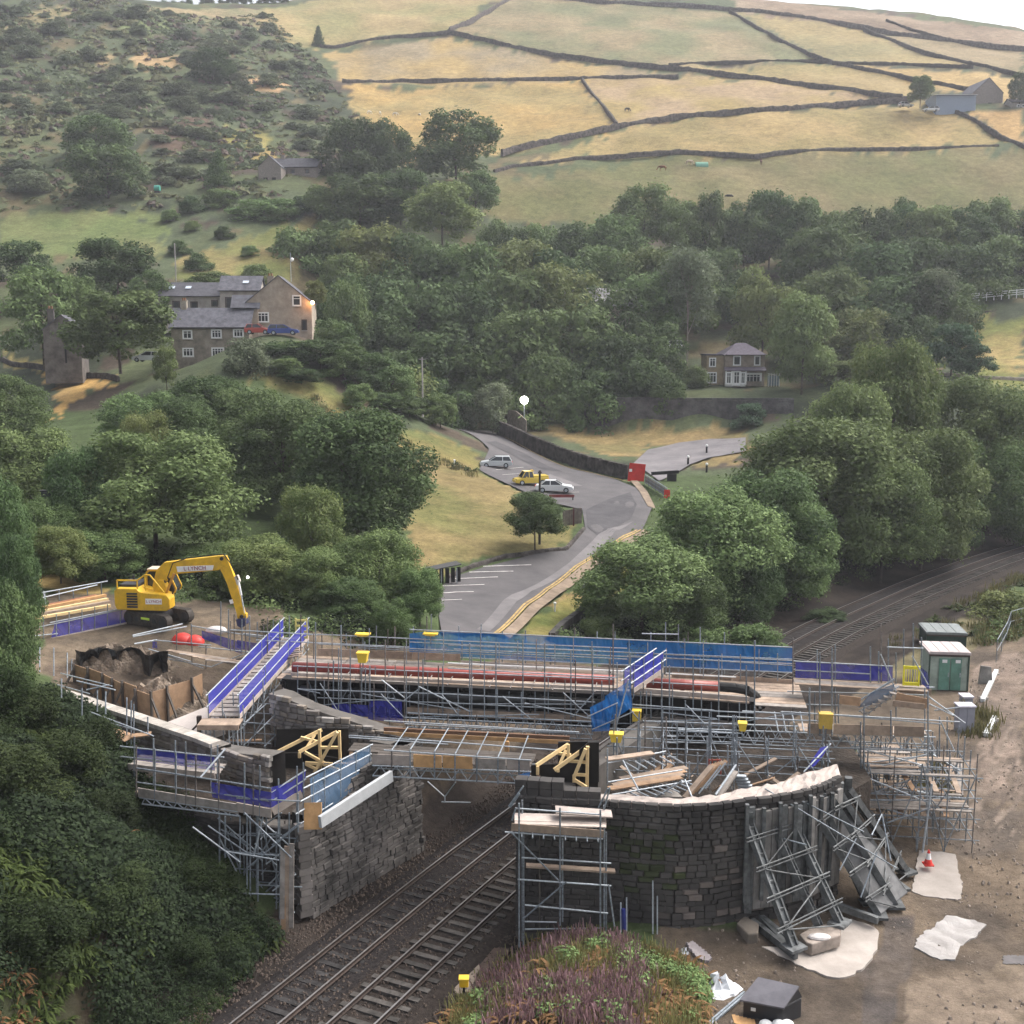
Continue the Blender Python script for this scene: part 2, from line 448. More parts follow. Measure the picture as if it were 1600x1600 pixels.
def hits(pix, dmin=20, dmax=700):
    """where the sight lines through these pixels first meet the ground"""
    out = []
    for px, py in pix:
        r = ray(px, py)
        t = np.geomspace(dmin, dmax, 900) / r[1]
        X, Y, Z = r[0] * t, r[1] * t, CAM_H + r[2] * t
        g = Z - H(X, Y)
        i = np.argmax(g < 0)
        if not (g < 0).any(): i = len(t) - 1
        if i > 0:
            f = g[i - 1] / (g[i - 1] - g[i] + 1e-9); tt = t[i - 1] + (t[i] - t[i - 1]) * f
        else: tt = t[0]
        out.append((r[0] * tt, r[1] * tt))
    return np.array(out)
def inside(poly, x, y):
    res = np.zeros(len(x), bool); n = len(poly)
    for i in range(n):
        x1, y1 = poly[i]; x2, y2 = poly[(i + 1) % n]
        c = ((y1 > y) != (y2 > y)) & (x < (x2 - x1) * (y - y1) / (y2 - y1 + 1e-12) + x1)
        res ^= c
    return res
def vnoise(x, y, s, seed=0):
    """smooth value noise in plan"""
    rg = np.random.default_rng(seed); T = rg.random((64, 64))
    u, v = x / s, y / s; i, j = np.floor(u).astype(int), np.floor(v).astype(int); f, g = u - i, v - j
    f, g = f * f * (3 - 2 * f), g * g * (3 - 2 * g)
    a = T[i % 64, j % 64]; b = T[(i + 1) % 64, j % 64]; c = T[i % 64, (j + 1) % 64]; d = T[(i + 1) % 64, (j + 1) % 64]
    return (a * (1 - f) + b * f) * (1 - g) + (c * (1 - f) + d * f) * g

NC, NR = 400, 440
ta = np.linspace(-0.80, 0.80, NC); rr = np.geomspace(12, 1500, NR)
GX = (rr[:, None] * ta[None, :]).ravel(); GY = np.repeat(rr, NC)
GZ = H(GX, GY)
GZ += (vnoise(GX, GY, 9, 1) - 0.5) * np.clip((GY - 185) / 120, 0, 1) * 1.6 + (vnoise(GX, GY, 2.2, 2) - 0.5) * 0.12
SCRUB = (0.062, 0.085, 0.036)
GC = np.tile(np.array(SCRUB), (len(GX), 1))
_s = track_offset(GX, GY)
# bed for the lane and the driveway, sunk a little so that the tarmac lies clear of the turf
RL = [(690,648),(730,676),(765,702),(748,734),(800,760),(850,783),(910,797),(914,825),(882,860),(830,868),(760,886),(700,905),(680,930),(690,990)]
RR = [(712,645),(765,674),(810,697),(850,716),(900,735),(950,745),(1000,765),(1020,792),(1004,828),(960,850),(905,884),(858,920),(815,955),(778,990)]
DL = [(990,724),(1012,703),(1060,692),(1110,686),(1165,684)]; DR = [(1030,752),(1052,742),(1078,726),(1105,716),(1165,705)]
_rd = inside(hits(RL + [(x + 22, y + 4) for x, y in RR[::-1]]), GX, GY) | inside(hits(DL + DR[::-1]), GX, GY)
GZ = np.where(_rd, GZ - 0.3, GZ)
_ws = np.clip(GY / 160, .25, 1.6)
WX = (vnoise(GX, GY, 3.1, 51) + vnoise(GX, GY, 1.1, 52) - 1.0) * 2.2 * _ws; WY = (vnoise(GX, GY, 3.3, 53) + vnoise(GX, GY, 1.2, 54) - 1.0) * 3.2 * _ws
def zone(pix, col, mixn=0.0, col2=None, ns=12, seed=3, soft=0):
    P = hits(pix)
    m = inside(P, GX + WX, GY + WY)
    c = np.array(col)[None, :].repeat(m.sum(), 0)
    if col2 is not None:
        t = np.clip((vnoise(GX[m], GY[m], ns, seed) * 0.65 + vnoise(GX[m], GY[m], ns / 3.3, seed + 1) * 0.35 - 0.32) / 0.36, 0, 1)[:, None]
        c = c * (1 - t) + np.array(col2)[None, :] * t
    GC[m] = c
GOLD, TAN, OLIVE, GREEN = (0.285, 0.208, 0.125), (0.225, 0.182, 0.115), (0.175, 0.17, 0.062), (0.125, 0.16, 0.052)
# left hillside: scrub, bracken and dry patches
t1 = vnoise(GX, GY, 26, 5) * 0.6 + vnoise(GX, GY, 8, 6) * 0.4
hm = (GY > 150)
GC[hm] = (0.075, 0.092, 0.05)
GC[hm & (t1 > 0.58)] = (0.085, 0.1, 0.05)
GC[hm & (t1 < 0.38)] = (0.05, 0.06, 0.038)
t2 = vnoise(GX, GY, 14, 9) * 0.5 + vnoise(GX, GY, 5, 10) * 0.5
GC[hm & (t2 > 0.68)] = (0.12, 0.1, 0.055)
GC[hm & (t2 < 0.3)] = (0.07, 0.055, 0.042)
zone([(0,335),(120,332),(265,335),(255,400),(100,402),(0,400)], (0.115,0.145,0.055), col2=(0.16,0.16,0.07), ns=18)
zone([(205,82),(250,78),(290,92),(270,106),(215,106)], (0.36,0.25,0.13))
zone([(118,85),(175,86),(170,100),(120,98)], (0.28,0.21,0.11))
zone([(388,124),(440,122),(445,145),(395,152)], (0.36,0.24,0.13))
zone([(345,205),(400,198),(430,232),(440,258),(360,265)], (0.3,0.22,0.09), col2=(0.19,0.18,0.06), ns=8)
zone([(230,195),(330,180),(335,235),(240,240)], (0.1,0.07,0.05))
zone([(0,30),(80,12),(125,18),(110,30),(30,55),(0,58)], (0.2,0.17,0.09))
zone([(190,35),(260,30),(285,50),(240,62),(190,55)], (0.14,0.17,0.07))
zone([(230,12),(420,12),(420,40),(330,40),(260,30)], (0.27,0.21,0.12), col2=(0.15,0.15,0.08), ns=14)
zone([(270,410),(500,330),(500,420),(400,470),(260,480)], (0.12,0.13,0.045), col2=(0.2,0.16,0.07), ns=9)
# the walled fields
zone([(400,45),(420,12),(520,-4),(790,-4),(700,48),(505,72),(470,78)], (0.292,0.224,0.112), col2=(0.206,0.189,0.086), ns=24)
zone([(500,80),(700,58),(870,92),(1060,116),(1040,122),(535,127)], TAN, col2=(0.310,0.224,0.099), ns=22)
zone([(530,132),(910,128),(965,198),(780,240),(640,250),(560,180)], (0.327,0.224,0.090), col2=(0.249,0.194,0.086), ns=16)
zone([(912,128),(1080,118),(1240,136),(1400,157),(1130,177),(968,198)], GOLD, col2=(0.267,0.202,0.086), ns=16)
zone([(705,50),(735,37),(800,-6),(900,-2),(1140,20),(1290,97),(1040,103),(880,92)], (0.142,0.146,0.077), col2=(0.232,0.185,0.107), ns=20)
zone([(1150,22),(1250,30),(1355,50),(1500,100),(1500,106),(1300,97)], (0.275,0.215,0.103), col2=(0.198,0.172,0.086), ns=22)
zone([(1355,48),(1600,80),(1600,122),(1490,97)], (0.241,0.189,0.112), col2=(0.189,0.155,0.086), ns=20)
zone([(1000,106),(1295,100),(1510,143),(1405,153),(1080,113)], (0.284,0.215,0.103), col2=(0.232,0.189,0.086), ns=16)
zone([(1310,102),(1600,124),(1600,165),(1480,142)], (0.327,0.232,0.103))
zone([(780,262),(970,202),(1130,180),(1420,160),(1490,176),(1575,228),(1180,244),(1060,238),(900,248)], (0.219,0.176,0.077), col2=(0.292,0.215,0.099), ns=13)
zone([(1495,175),(1600,178),(1600,230)], (0.378,0.249,0.112))
zone([(770,278),(1060,243),(1600,236),(1700,236),(1700,345),(770,345)], (0.120,0.120,0.052), col2=(0.159,0.133,0.067), ns=18)
zone([(1140,-8),(1300,14),(1600,50),(1700,70),(1700,92),(1600,79),(1350,45),(1150,20)], (0.172,0.125,0.086), col2=(0.258,0.198,0.138), ns=14)
# lower valley
zone([(370,600),(520,600),(600,650),(690,680),(745,735),(800,760),(845,800),(910,830),(880,860),(760,870),(690,900),(640,880),(640,800),(600,680),(520,640)], (0.135,0.13,0.05), col2=(0.2,0.155,0.072), ns=9)
zone([(400,600),(520,600),(620,660),(740,700),(745,732),(600,690),(500,620)], (0.125,0.135,0.05), col2=(0.19,0.155,0.06), ns=9)
zone([(840,668),(1150,668),(1180,700),(1150,720),(1100,735),(1075,715),(1100,690),(1020,690),(985,715),(880,690)], (0.16,0.135,0.06), col2=(0.22,0.16,0.075), ns=6)
zone([(60,588),(120,590),(180,598),(130,612),(105,640),(85,658),(78,650),(95,625),(88,605)], (0.45,0.28,0.1), col2=(0.36,0.24,0.1), ns=4)
zone([(0,548),(60,560),(90,572),(80,585),(0,572)], (0.26,0.21,0.08))
zone([(1500,500),(1600,498),(1600,620),(1520,600)], (0.25,0.19,0.08), col2=(0.13,0.14,0.045), ns=7)
zone([(40,880),(110,895),(190,925),(170,935),(60,915)], (0.32,0.23,0.09))
zone([(800,985),(870,935),(960,900),(1010,850),(1030,880),(925,945),(880,1000),(850,1010)], (0.13,0.15,0.045), col2=(0.2,0.17,0.06), ns=4)
zone([(830,945),(900,925),(920,935),(900,938)], (0.24,0.18,0.08))
# works yard
DIRT, DIRT2 = (0.145, 0.112, 0.082), (0.082, 0.066, 0.053)
zone([(1040,1420),(1170,1460),(1330,1330),(1330,1150),(1500,1000),(1700,990),(2500,1000),(2900,1700),(1080,1700),(1060,1560),(1000,1490)], DIRT, col2=DIRT2, ns=3.2)
zone([(1500,1040),(1600,1010),(1600,1250),(1540,1250)], (0.2,0.155,0.125), col2=(0.115,0.092,0.075), ns=2.2)
zone([(1375,1432),(1424,1432),(1412,1560),(1400,1640),(1345,1640),(1350,1560)], (0.075,0.065,0.06), col2=(0.11,0.09,0.075), ns=1.6)
zone([(1425,1545),(1600,1500),(1700,1520),(1700,1700),(1415,1700)], (0.19,0.15,0.115), col2=(0.12,0.095,0.07), ns=1.7)
zone([(1440,1270),(1600,1270),(1600,1330),(1500,1340)], (0.085,0.07,0.058), col2=(0.125,0.1,0.08), ns=1.5)
for _k in range(5): zone([(1500+22*_k,1300),(1508+22*_k,1300),(1570+24*_k,1120),(1562+24*_k,1120)], (0.2,0.16,0.13) if _k % 2 else (0.09,0.072,0.06), col2=(0.12,0.095,0.075), ns=.9)
zone([(100,925),(180,930),(430,950),(480,985),(560,1000),(700,1010),(640,1060),(440,1110),(200,1060),(60,1050),(60,930)], (0.16,0.125,0.09), col2=(0.1,0.08,0.06), ns=3)
zone([(1380,1000),(1480,930),(1530,930),(1560,960),(1520,1000),(1450,1080),(1380,1080)], (0.11,0.1,0.06), col2=(0.16,0.135,0.075), ns=2.5)
zone([(90,1035),(330,1035),(345,1125),(200,1135),(80,1090)], (0.11,0.085,0.065), col2=(0.07,0.055,0.042), ns=2)
zone([(1180,1055),(1330,1050),(1420,1060),(1440,1130),(1330,1160),(1180,1150)], (0.12,0.095,0.07), col2=(0.07,0.055,0.042), ns=2)
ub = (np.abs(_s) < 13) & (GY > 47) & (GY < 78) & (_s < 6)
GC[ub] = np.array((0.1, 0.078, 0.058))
zone([(-300,1080),(60,1085),(120,1120),(200,1190),(215,1260),(300,1290),(350,1370),(400,1440),(435,1478),(370,1540),(300,1640),(-300,1700)], (0.04,0.045,0.024), col2=(0.055,0.042,0.03), ns=2)
# the railway bed
mb = (np.abs(_s) < 6.0) | ((np.abs(_s) < 8.0) & (GY > 72))
tb = np.clip((vnoise(GX, GY, 1.3, 21) + vnoise(GX, GY, 4, 22) - 0.7) / 0.6, 0, 1)[:, None]
GC[mb] = (np.array((0.022, 0.018, 0.016)) * (1 - tb) + np.array((0.05, 0.04, 0.034)) * tb)[mb]
def ground_material():
    m, nt, b = _nodes('ground')
    N, L = nt.nodes, nt.links
    at = N.new('ShaderNodeAttribute'); at.attribute_name = 'cover'
    g = N.new('ShaderNodeNewGeometry')
    col = at.outputs['Color']
    for sc, lo, hi, de in ((0.06, 0.8, 1.2, 10), (0.5, 0.66, 1.32, 10), (2.2, 0.72, 1.28, 8), (14.0, 0.8, 1.2, 4)):
        n = N.new('ShaderNodeTexNoise'); n.inputs['Scale'].default_value = sc; n.inputs['Detail'].default_value = de; n.inputs['Roughness'].default_value = 0.7
        L.new(g.outputs['Position'], n.inputs['Vector'])
        r = N.new('ShaderNodeMapRange'); r.inputs['From Min'].default_value = 0.3; r.inputs['From Max'].default_value = 0.7
        r.inputs['To Min'].default_value = lo; r.inputs['To Max'].default_value = hi
        L.new(n.outputs['Fac'], r.inputs['Value'])
        x = N.new('ShaderNodeMix'); x.data_type = 'RGBA'; x.blend_type = 'MULTIPLY'; x.inputs[0].default_value = 1
        L.new(col, x.inputs[6]); L.new(r.outputs[0], x.inputs[7]); col = x.outputs[2]
    L.new(col, b.inputs['Base Color'])
    b.inputs['Roughness'].default_value = 0.95; b.inputs['Specular IOR Level'].default_value = 0.1
    n = N.new('ShaderNodeTexNoise'); n.inputs['Scale'].default_value = 5; n.inputs['Detail'].default_value = 10; n.inputs['Roughness'].default_value = 0.75
    L.new(g.outputs['Position'], n.inputs['Vector'])
    bp = N.new('ShaderNodeBump'); bp.inputs['Strength'].default_value = 0.7; bp.inputs['Distance'].default_value = 0.15
    L.new(n.outputs['Fac'], bp.inputs['Height']); L.new(bp.outputs[0], b.inputs['Normal'])
    return m
def grid_mesh(name, X, Y, Z, nc, nr, C, m):
    me = bpy.data.meshes.new(name)
    me.vertices.add(len(X)); me.vertices.foreach_set('co', np.stack([X, Y, Z], 1).ravel())
    i, j = np.meshgrid(np.arange(nc - 1), np.arange(nr - 1)); a = (j * nc + i).ravel()
    q = np.stack([a, a + 1, a + nc + 1, a + nc], 1)
    me.loops.add(q.size); me.loops.foreach_set('vertex_index', q.ravel())
    me.polygons.add(len(q)); me.polygons.foreach_set('loop_start', np.arange(0, q.size, 4)); me.polygons.foreach_set('loop_total', np.full(len(q), 4))
    me.polygons.foreach_set('use_smooth', np.ones(len(q), bool))
    me.update(); me.validate()
    if C is not None:
        at = me.color_attributes.new('cover', 'FLOAT_COLOR', 'POINT')
        at.data.foreach_set('color', np.c_[C, np.ones(len(C))].ravel())
    me.materials.append(m)
    return me
tag(link('ground', grid_mesh('ground', GX, GY, GZ, NC, NR, GC, ground_material())), kind='structure')

# ------------------------------------------------------------------ railway: ballast shoulder, sleepers, rails
def offset_line(o, i0, i1):
    P = TR[i0:i1] + TN[i0:i1] * o
    return P
def find_i(y): return int(np.argmin(np.abs(TR[:, 1] - y)))
I0, I1 = find_i(24), find_i(170)
RAILM = mat('rail_steel', (0.32, 0.30, 0.29), 0.3, 0.7, 0.1, 6)
RAILSIDE = mat('rusty_rail', (0.055, 0.04, 0.034), 0.8, 0.2, 0.2, 6)
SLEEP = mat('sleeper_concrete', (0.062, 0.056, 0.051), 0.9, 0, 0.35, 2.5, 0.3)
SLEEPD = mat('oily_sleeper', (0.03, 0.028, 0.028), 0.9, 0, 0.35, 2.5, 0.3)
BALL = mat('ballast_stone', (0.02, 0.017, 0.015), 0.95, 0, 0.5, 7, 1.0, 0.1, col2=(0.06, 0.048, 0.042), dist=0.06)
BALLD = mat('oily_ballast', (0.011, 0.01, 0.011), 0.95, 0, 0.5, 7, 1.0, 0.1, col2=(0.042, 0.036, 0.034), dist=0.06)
SLB = MB().box((0, 0, 0), (2.5, 0.26, 0.18))
for k, (off, lab) in enumerate([(-1.52, 'darker double rail track on the left, passing closest to the stone abutment'), (1.52, 'right-hand rail track with bare sleepers showing between its rails')]):
    t = thing('railway_track', (TR[I0][0], TR[I0][1], 0), lab, 'railway track', 'pair of railway tracks under the bridge')
    # ballast bed: a real raised strip with sloping shoulders
    rows = []
    for i in range(I0, I1, 2):
        c = TR[i] + TN[i] * off; n = TN[i]; row = []
        for o, z in ((-2.1, -0.36), (-1.45, -0.06), (-0.72, -0.07), (0, -0.10), (0.72, -0.07), (1.45, -0.06), (2.1, -0.36)):
            row.append((c[0] + n[0] * o, c[1] + n[1] * o, z + random.uniform(-0.03, 0.03) - k * 0.012))
        rows.append(row)
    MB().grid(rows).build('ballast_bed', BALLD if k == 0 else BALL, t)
    for side in (-0.7535, 0.7535):
        m = MB(); m2 = MB()
        P = offset_line(off + side, I0, I1)[::2]; n = TN[I0:I1][::2]
        prof = [(-0.075, 0.0), (-0.075, 0.02), (-0.012, 0.035), (-0.012, 0.12), (-0.036, 0.128), (-0.036, 0.165), (0.036, 0.165), (0.036, 0.128), (0.012, 0.12), (0.012, 0.035), (0.075, 0.02), (0.075, 0.0)]
        rws = [[(p[0] + q[0] * a, p[1] + q[1] * a, b + 0.02) for a, b in prof] for p, q in zip(P, n)]
        m.grid(rws)
        r = m.build('rail', RAILSIDE, t)
        r.data.materials.append(RAILM)
        nf = len(prof) - 1
        mi = np.zeros(len(r.data.polygons), int); mi[5::nf] = 1
        r.data.polygons.foreach_set('material_index', mi)
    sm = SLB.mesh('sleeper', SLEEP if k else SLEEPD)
    for i in range(I0, I1):
        c = TR[i] + TN[i] * off
        o = bpy.data.objects.new('sleeper', sm); COL.objects.link(o); o.parent = t
        o.location = (c[0] - TR[I0][0], c[1] - TR[I0][1], (-0.158 if k == 0 else -0.1) + random.uniform(-0.02, 0.008)); o.rotation_euler = (0, 0, math.atan2(TN[i][1], TN[i][0]) + random.uniform(-0.01, 0.01))

# ------------------------------------------------------------------ roads and paths, draped on the ground
def drape(P, lift=0.05):
    return np.c_[P, H(P[:, 0], P[:, 1]) + lift]
def resample(P, n):
    P = np.asarray(P, float); L_ = np.r_[0, np.cumsum(np.linalg.norm(np.diff(P, axis=0), axis=1))]
    s = np.linspace(0, L_[-1], n)
    return np.stack([np.interp(s, L_, P[:, k]) for k in range(P.shape[1])], 1)
def strip(name, left, right, m, kind='structure', lift=0.06, n=90, k=9, parent=None, paired=True):
    A, B = hits(left), hits(right)
    if paired:
        t = np.linspace(0, 1, len(A)); s = np.linspace(0, 1, n)
        A = np.stack([np.interp(s, t, A[:, q]) for q in (0, 1)], 1)
        t = np.linspace(0, 1, len(B)); B = np.stack([np.interp(s, t, B[:, q]) for q in (0, 1)], 1)
    else: A, B = resample(A, n), resample(B, n)
    rows = [[] for _ in range(n)]
    for j in range(k):
        P = A + (B - A) * j / (k - 1)
        D = drape(P, lift)
        for i in range(n): rows[i].append(tuple(D[i]))
    o = MB().grid(rows).build(name, m, parent)
    o.data.polygons.foreach_set('use_smooth', [True] * len(o.data.polygons))
    return tag(o, kind=kind) if kind else o
def ribbon(name, pix, w, m, lift=0.07, n=60, parent=None):
    P = resample(hits(pix), n)
    t = np.gradient(P, axis=0); t /= np.linalg.norm(t, axis=1)[:, None] + 1e-9
    N_ = np.stack([-t[:, 1], t[:, 0]], 1) * w / 2
    A, B = drape(P + N_, lift), drape(P - N_, lift)
    return MB().grid([[tuple(a), tuple(b)] for a, b in zip(A, B)]).build(name, m, parent)
ASPH = mat('worn_asphalt', (0.085, 0.08, 0.085), 0.8, 0, 0.3, 0.35, 0.3, 0.35, col2=(0.15, 0.138, 0.142))
road = strip('road', RL, RR, ASPH, n=120, k=12)
strip('driveway', DL, DR, ASPH, n=40, k=8, lift=0.065)
PATCH = mat('dark_asphalt_patch', (0.045, 0.043, 0.048), .85, 0, .2, .5, .3, col2=(0.085, 0.08, 0.085)); SMEAR = mat('pale_asphalt', (0.12, 0.112, 0.115), .8, 0, .2, .5, .2, col2=(0.19, 0.178, 0.18))
for nm, a_, b_, m_ in [('tarmac_patch', [(915,798),(918,825),(935,840)], [(985,770),(995,790),(985,812)], PATCH), ('tarmac_patch', [(760,692),(800,712),(850,735)], [(775,690),(825,712),(880,738)], PATCH), ('worn_tarmac', [(935,836),(890,880),(800,930),(745,985)], [(990,815),(925,868),(830,925),(765,988)], SMEAR), ('worn_tarmac', [(800,752),(845,762)], [(860,742),(910,760)], SMEAR)]: strip(nm, a_, b_, m_, n=40, k=5, lift=.085)
LINE = mat('worn_white_line', (0.5, 0.48, 0.46), 0.8, 0, 0.2, 2)
YLINE = mat('worn_yellow_line', (0.33, 0.23, 0.09), 0.8, 0, 0.25, 2)
for a, b in [((755,886.5),(830,884)),((733,895.5),(802,894)),((707,906),(778,903)),((684,917),(757,915)),((682,927.5),(740,926)),((680,940),(722,938)),((775,735),(818,731)),((785,743),(835,739)),((850,772),(905,770))]:
    ribbon('bay_line', [a, ((a[0]+b[0])/2,(a[1]+b[1])/2), b], 0.14, LINE, 0.10, 12, road)
for dx in (0, 5.5):
    ribbon('yellow_line', [(1001-dx,829),(960-dx,852),(904-dx,886),(857-dx,922),(814-dx,957),(777-dx,992)], 0.16, YLINE, 0.10, 50, road)
ribbon('edge_line', [(778,679),(830,706),(880,729),(940,744),(985,754)], 0.12, YLINE, 0.10, 40, road)
# pale pavement along the right side of the lane with its kerb
PAVE = mat('dusty_pavement', (0.19, 0.145, 0.105), 0.9, 0, 0.2, 0.9, 0.2)
pv_ = strip('pavement', [(1006,829),(963,852),(908,886),(861,922),(819,957),(782,992)], [(1018,834),(976,860),(922,893),(874,930),(832,966),(797,1000)], PAVE, lift=0.13, n=50, k=4)
strip('verge_path', [(985,752),(1000,770),(1012,792)], [(996,752),(1012,770),(1024,796)], PAVE, lift=0.12, n=20, k=3)
# canal beside the lane, with a stone edge
WATER = mat('canal_water', (0.02, 0.022, 0.02), 0.06, 0, 0.2, 2, 0, 0.6)
cw = hits([(918,952),(905,968),(880,985),(862,1003)]); cr = hits([(935,965),(925,985),(910,1000),(895,1015)])
zc_ = float(H(cw[:, 0], cw[:, 1]).mean()) + 0.1
b_ = MB().grid([[(*a, zc_), (*b, zc_)] for a, b in zip(cw, cr)]); tag(b_.build('canal_water', WATER), kind='structure')
t = thing('canal_wall', (*cw[0], zc_), 'black stone edging wall of the canal beside the grass verge', 'wall')
for i in range(3):
    a, b = cw[i], cw[i + 1]
    for k in range(6):
        p = a + (b - a) * (k + .5) / 6
        d = np.linalg.norm(b - a) / 6
        MB().box((p[0], p[1], zc_ + 0.28), (d * 0.95, 0.5, 0.7 + random.uniform(-.05, .05)), math.atan2(b[1] - a[1], b[0] - a[0])).build('stone', STONE(), t)
# low kerb wall along the parking bays
def stone_run(name, pix, h, w, m, label, cat, group=None, n=40, jit=0.12, sink=0.3, piece=0.0, cope=None):
    """a drystone wall following the ground: uneven top, real thickness"""
    P = resample(hits(pix), n); D = drape(P, 0)
    t = np.gradient(P, axis=0); t /= np.linalg.norm(t, axis=1)[:, None] + 1e-9
    N_ = np.stack([-t[:, 1], t[:, 0]], 1) * w / 2
    rows = []
    for p, q in zip(D, N_):
        hh = h * .6 * (1 + random.uniform(-jit, jit)); z = p[2]
        rows.append([(p[0]+q[0], p[1]+q[1], z-sink), (p[0]+q[0]*.9, p[1]+q[1]*.9, z+hh*.6), (p[0]+q[0]*.55, p[1]+q[1]*.55, z+hh), (p[0]-q[0]*.55, p[1]-q[1]*.55, z+hh*random.uniform(.95,1.02)), (p[0]-q[0]*.9, p[1]-q[1]*.9, z+hh*.6), (p[0]-q[0], p[1]-q[1], z-sink)])
    mb = MB().grid(rows); mb.add(rows[0], [tuple(range(6))]); mb.add(rows[-1], [tuple(range(5, -1, -1))])
    o = mb.build(name, m)
    return tag(o, label, cat, group)
DRY = mat('drystone', (0.085, 0.075, 0.07), 0.95, 0, 0.4, 1.2, 0.8, 0.1, dist=0.15)
stone_run('kerb_wall', [(700,903),(740,886),(790,871),(850,863),(884,860),(912,828)], 0.55, 0.4, DRY, 'low dark kerb wall behind the empty parking bays', 'wall', n=60)
t = thing('roadside_wall', (0, 0, 0), 'tall dark stone wall bordering the lane from the lamp to the red board', 'wall')
P = resample(hits([(778,679),(830,702),(880,722),(935,738),(982,749)]), 46); D = drape(P, 0)
N0 = (P[-1] - P[0]); a0 = math.atan2(N0[1], N0[0])
mb = MB()
for i in range(45):
    a, b = D[i], D[i + 1]; hh = 2.0 - 0.010 * i; L_ = np.linalg.norm(b[:2] - a[:2])
    mb.box(((a[0]+b[0])/2, (a[1]+b[1])/2, a[2] + hh/2 - .2), (L_ + .02, .45, hh + .4 + random.uniform(-.05, .05)), math.atan2(b[1]-a[1], b[0]-a[0]))
mb.build('wall_body', DRY, t)
for i in range(45):
    a, b = D[i], D[i + 1]; hh = 2.0 - 0.010 * i; L_ = np.linalg.norm(b[:2] - a[:2])
    MB().box(((a[0]+b[0])/2, (a[1]+b[1])/2, a[2] + hh + .09), (L_ * .92, .55, .22 + random.uniform(-.05, .05)), math.atan2(b[1]-a[1], b[0]-a[0]) + random.uniform(-.06,.06)).build('coping_stone', DRY, t)
# pale end wall beside the lamp
p = hits([(792,668)])[0]; q = hits([(822,678)])[0]
m_ = MB(); za, zb = Hs(*p), Hs(*q)
m_.prism([(p[0], p[1], za - .3), (q[0], q[1], zb - .3), (q[0], q[1], zb + 2.2), ((p[0]*.5+q[0]*.5), (p[1]*.5+q[1]*.5), zb + 3.4), (p[0], p[1], za + 3.0)], (0.1, 0.45, 0))
tag(m_.build('gate_wall', mat('pinkish_stone', (0.3, 0.25, 0.22), 0.9, 0, 0.2, 2, 0.3)), 'pale stone end wall standing beside the lit lamp', 'wall')
# street lamp, lit
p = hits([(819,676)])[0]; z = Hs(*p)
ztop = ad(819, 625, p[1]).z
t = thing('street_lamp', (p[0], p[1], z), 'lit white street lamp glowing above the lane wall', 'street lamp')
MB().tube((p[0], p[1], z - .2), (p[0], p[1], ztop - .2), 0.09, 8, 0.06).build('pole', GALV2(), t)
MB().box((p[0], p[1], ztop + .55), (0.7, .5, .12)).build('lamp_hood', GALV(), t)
MB().ball((p[0], p[1] - .1, ztop), 0.62, 14, 10).build('lamp_globe_glare', mat_emit('lamp_glow', (1.0, 0.97, 0.86), 24), t, smooth=True)  # glare round the lamp drawn as an oversized glowing ball
# red board, railing and the lock beam
p, q = hits([(982,752)])[0], hits([(1007,752)])[0]; z = Hs(*p)
t = thing('red_board', (p[0], p[1], z), 'red painted board at the end of the lane wall', 'board')
MB().beam((p[0], p[1], z + 1.2), (q[0], q[1], z + 0.95), 0.08, 2.3).build('panel', mat('site_red', (0.5, 0.03, 0.025), 0.6, 0, 0.1, 2), t)
MB().box((p[0]+.25, p[1]-.06, z + 1.4), (.35, .03, .35)).build('notice', WHITE(), t)
for k in (0.1, 0.9): MB().tube((p[0]+(q[0]-p[0])*k, p[1]+(q[1]-p[1])*k+.1, z-.3), (p[0]+(q[0]-p[0])*k, p[1]+(q[1]-p[1])*k+.1, z+2.1), .06).build('post', GALV(), t)
a, b = hits([(1008,757)])[0], hits([(1042,779)])[0]
t = thing('lane_railing', (a[0], a[1], Hs(*a)), 'grey railing between the red board and the small red sign', 'railing')
for k in range(7):
    p = a + (b - a) * k / 6; z = Hs(*p); MB().tube((*p, z - .2), (*p, z + 1.3), 0.05).build('post', GALV(), t)
for hh in (0.3, 0.75, 1.25):
    tube('rail', (a[0], a[1], Hs(*a) + hh), (b[0], b[1], Hs(*b) + hh), t, r=.05)
plank('panel', (a[0], a[1]+.05, Hs(*a) + .65), (b[0], b[1]+.05, Hs(*b) + .65), .03, .9, t, mat('grey_panel', (0.2, 0.2, 0.2), 0.7))
p = hits([(1042,782)])[0]; z = Hs(*p)
t = thing('red_sign', (*p, z), 'small red sign at the foot of the grey lane railing', 'sign')
MB().box((p[0], p[1], z + .75), (.7, .06, 1.0)).build('plate', RED(), t); MB().tube((p[0], p[1]+.06, z-.2), (p[0], p[1]+.06, z+1.2), .04).build('post', GALV(), t)
p = hits([(1040,752)])[0]; z = Hs(*p)
t = thing('lock_gate', (*p, z), 'black timber lock beam behind the grey lane railing', 'lock gate')
MB().beam((p[0]-1.8, p[1], z + 1.0), (p[0] + 1.7, p[1] + .6, z + 1.15), .4, .4).build('balance_beam', BLACK(), t)
MB().box((p[0]+.8, p[1]+.2, z+.4), (1.2, .3, 1.0)).build('gate_leaf', BLACK(), t)
for (px, py), lb in [((1104,708),'farthest black bollard with white top by the driveway'), ((1075,726),'middle black bollard with white top by the grass island'), ((1104,738),'nearest black bollard with white top beside the round bushes')]:
    p = hits([(px, py)])[0]; z = Hs(*p)
    t = thing('bollard', (*p, z), lb, 'bollard', 'bollards round the driveway island')
    MB().tube((*p, z - .1), (*p, z + .95), .14, 10).build('post', BLACK(), t)
    MB().ball((*p, z + 1.08), .2, 10, 6).build('cap', WHITE(), t, smooth=True)
p = hits([(1180,722)])[0]
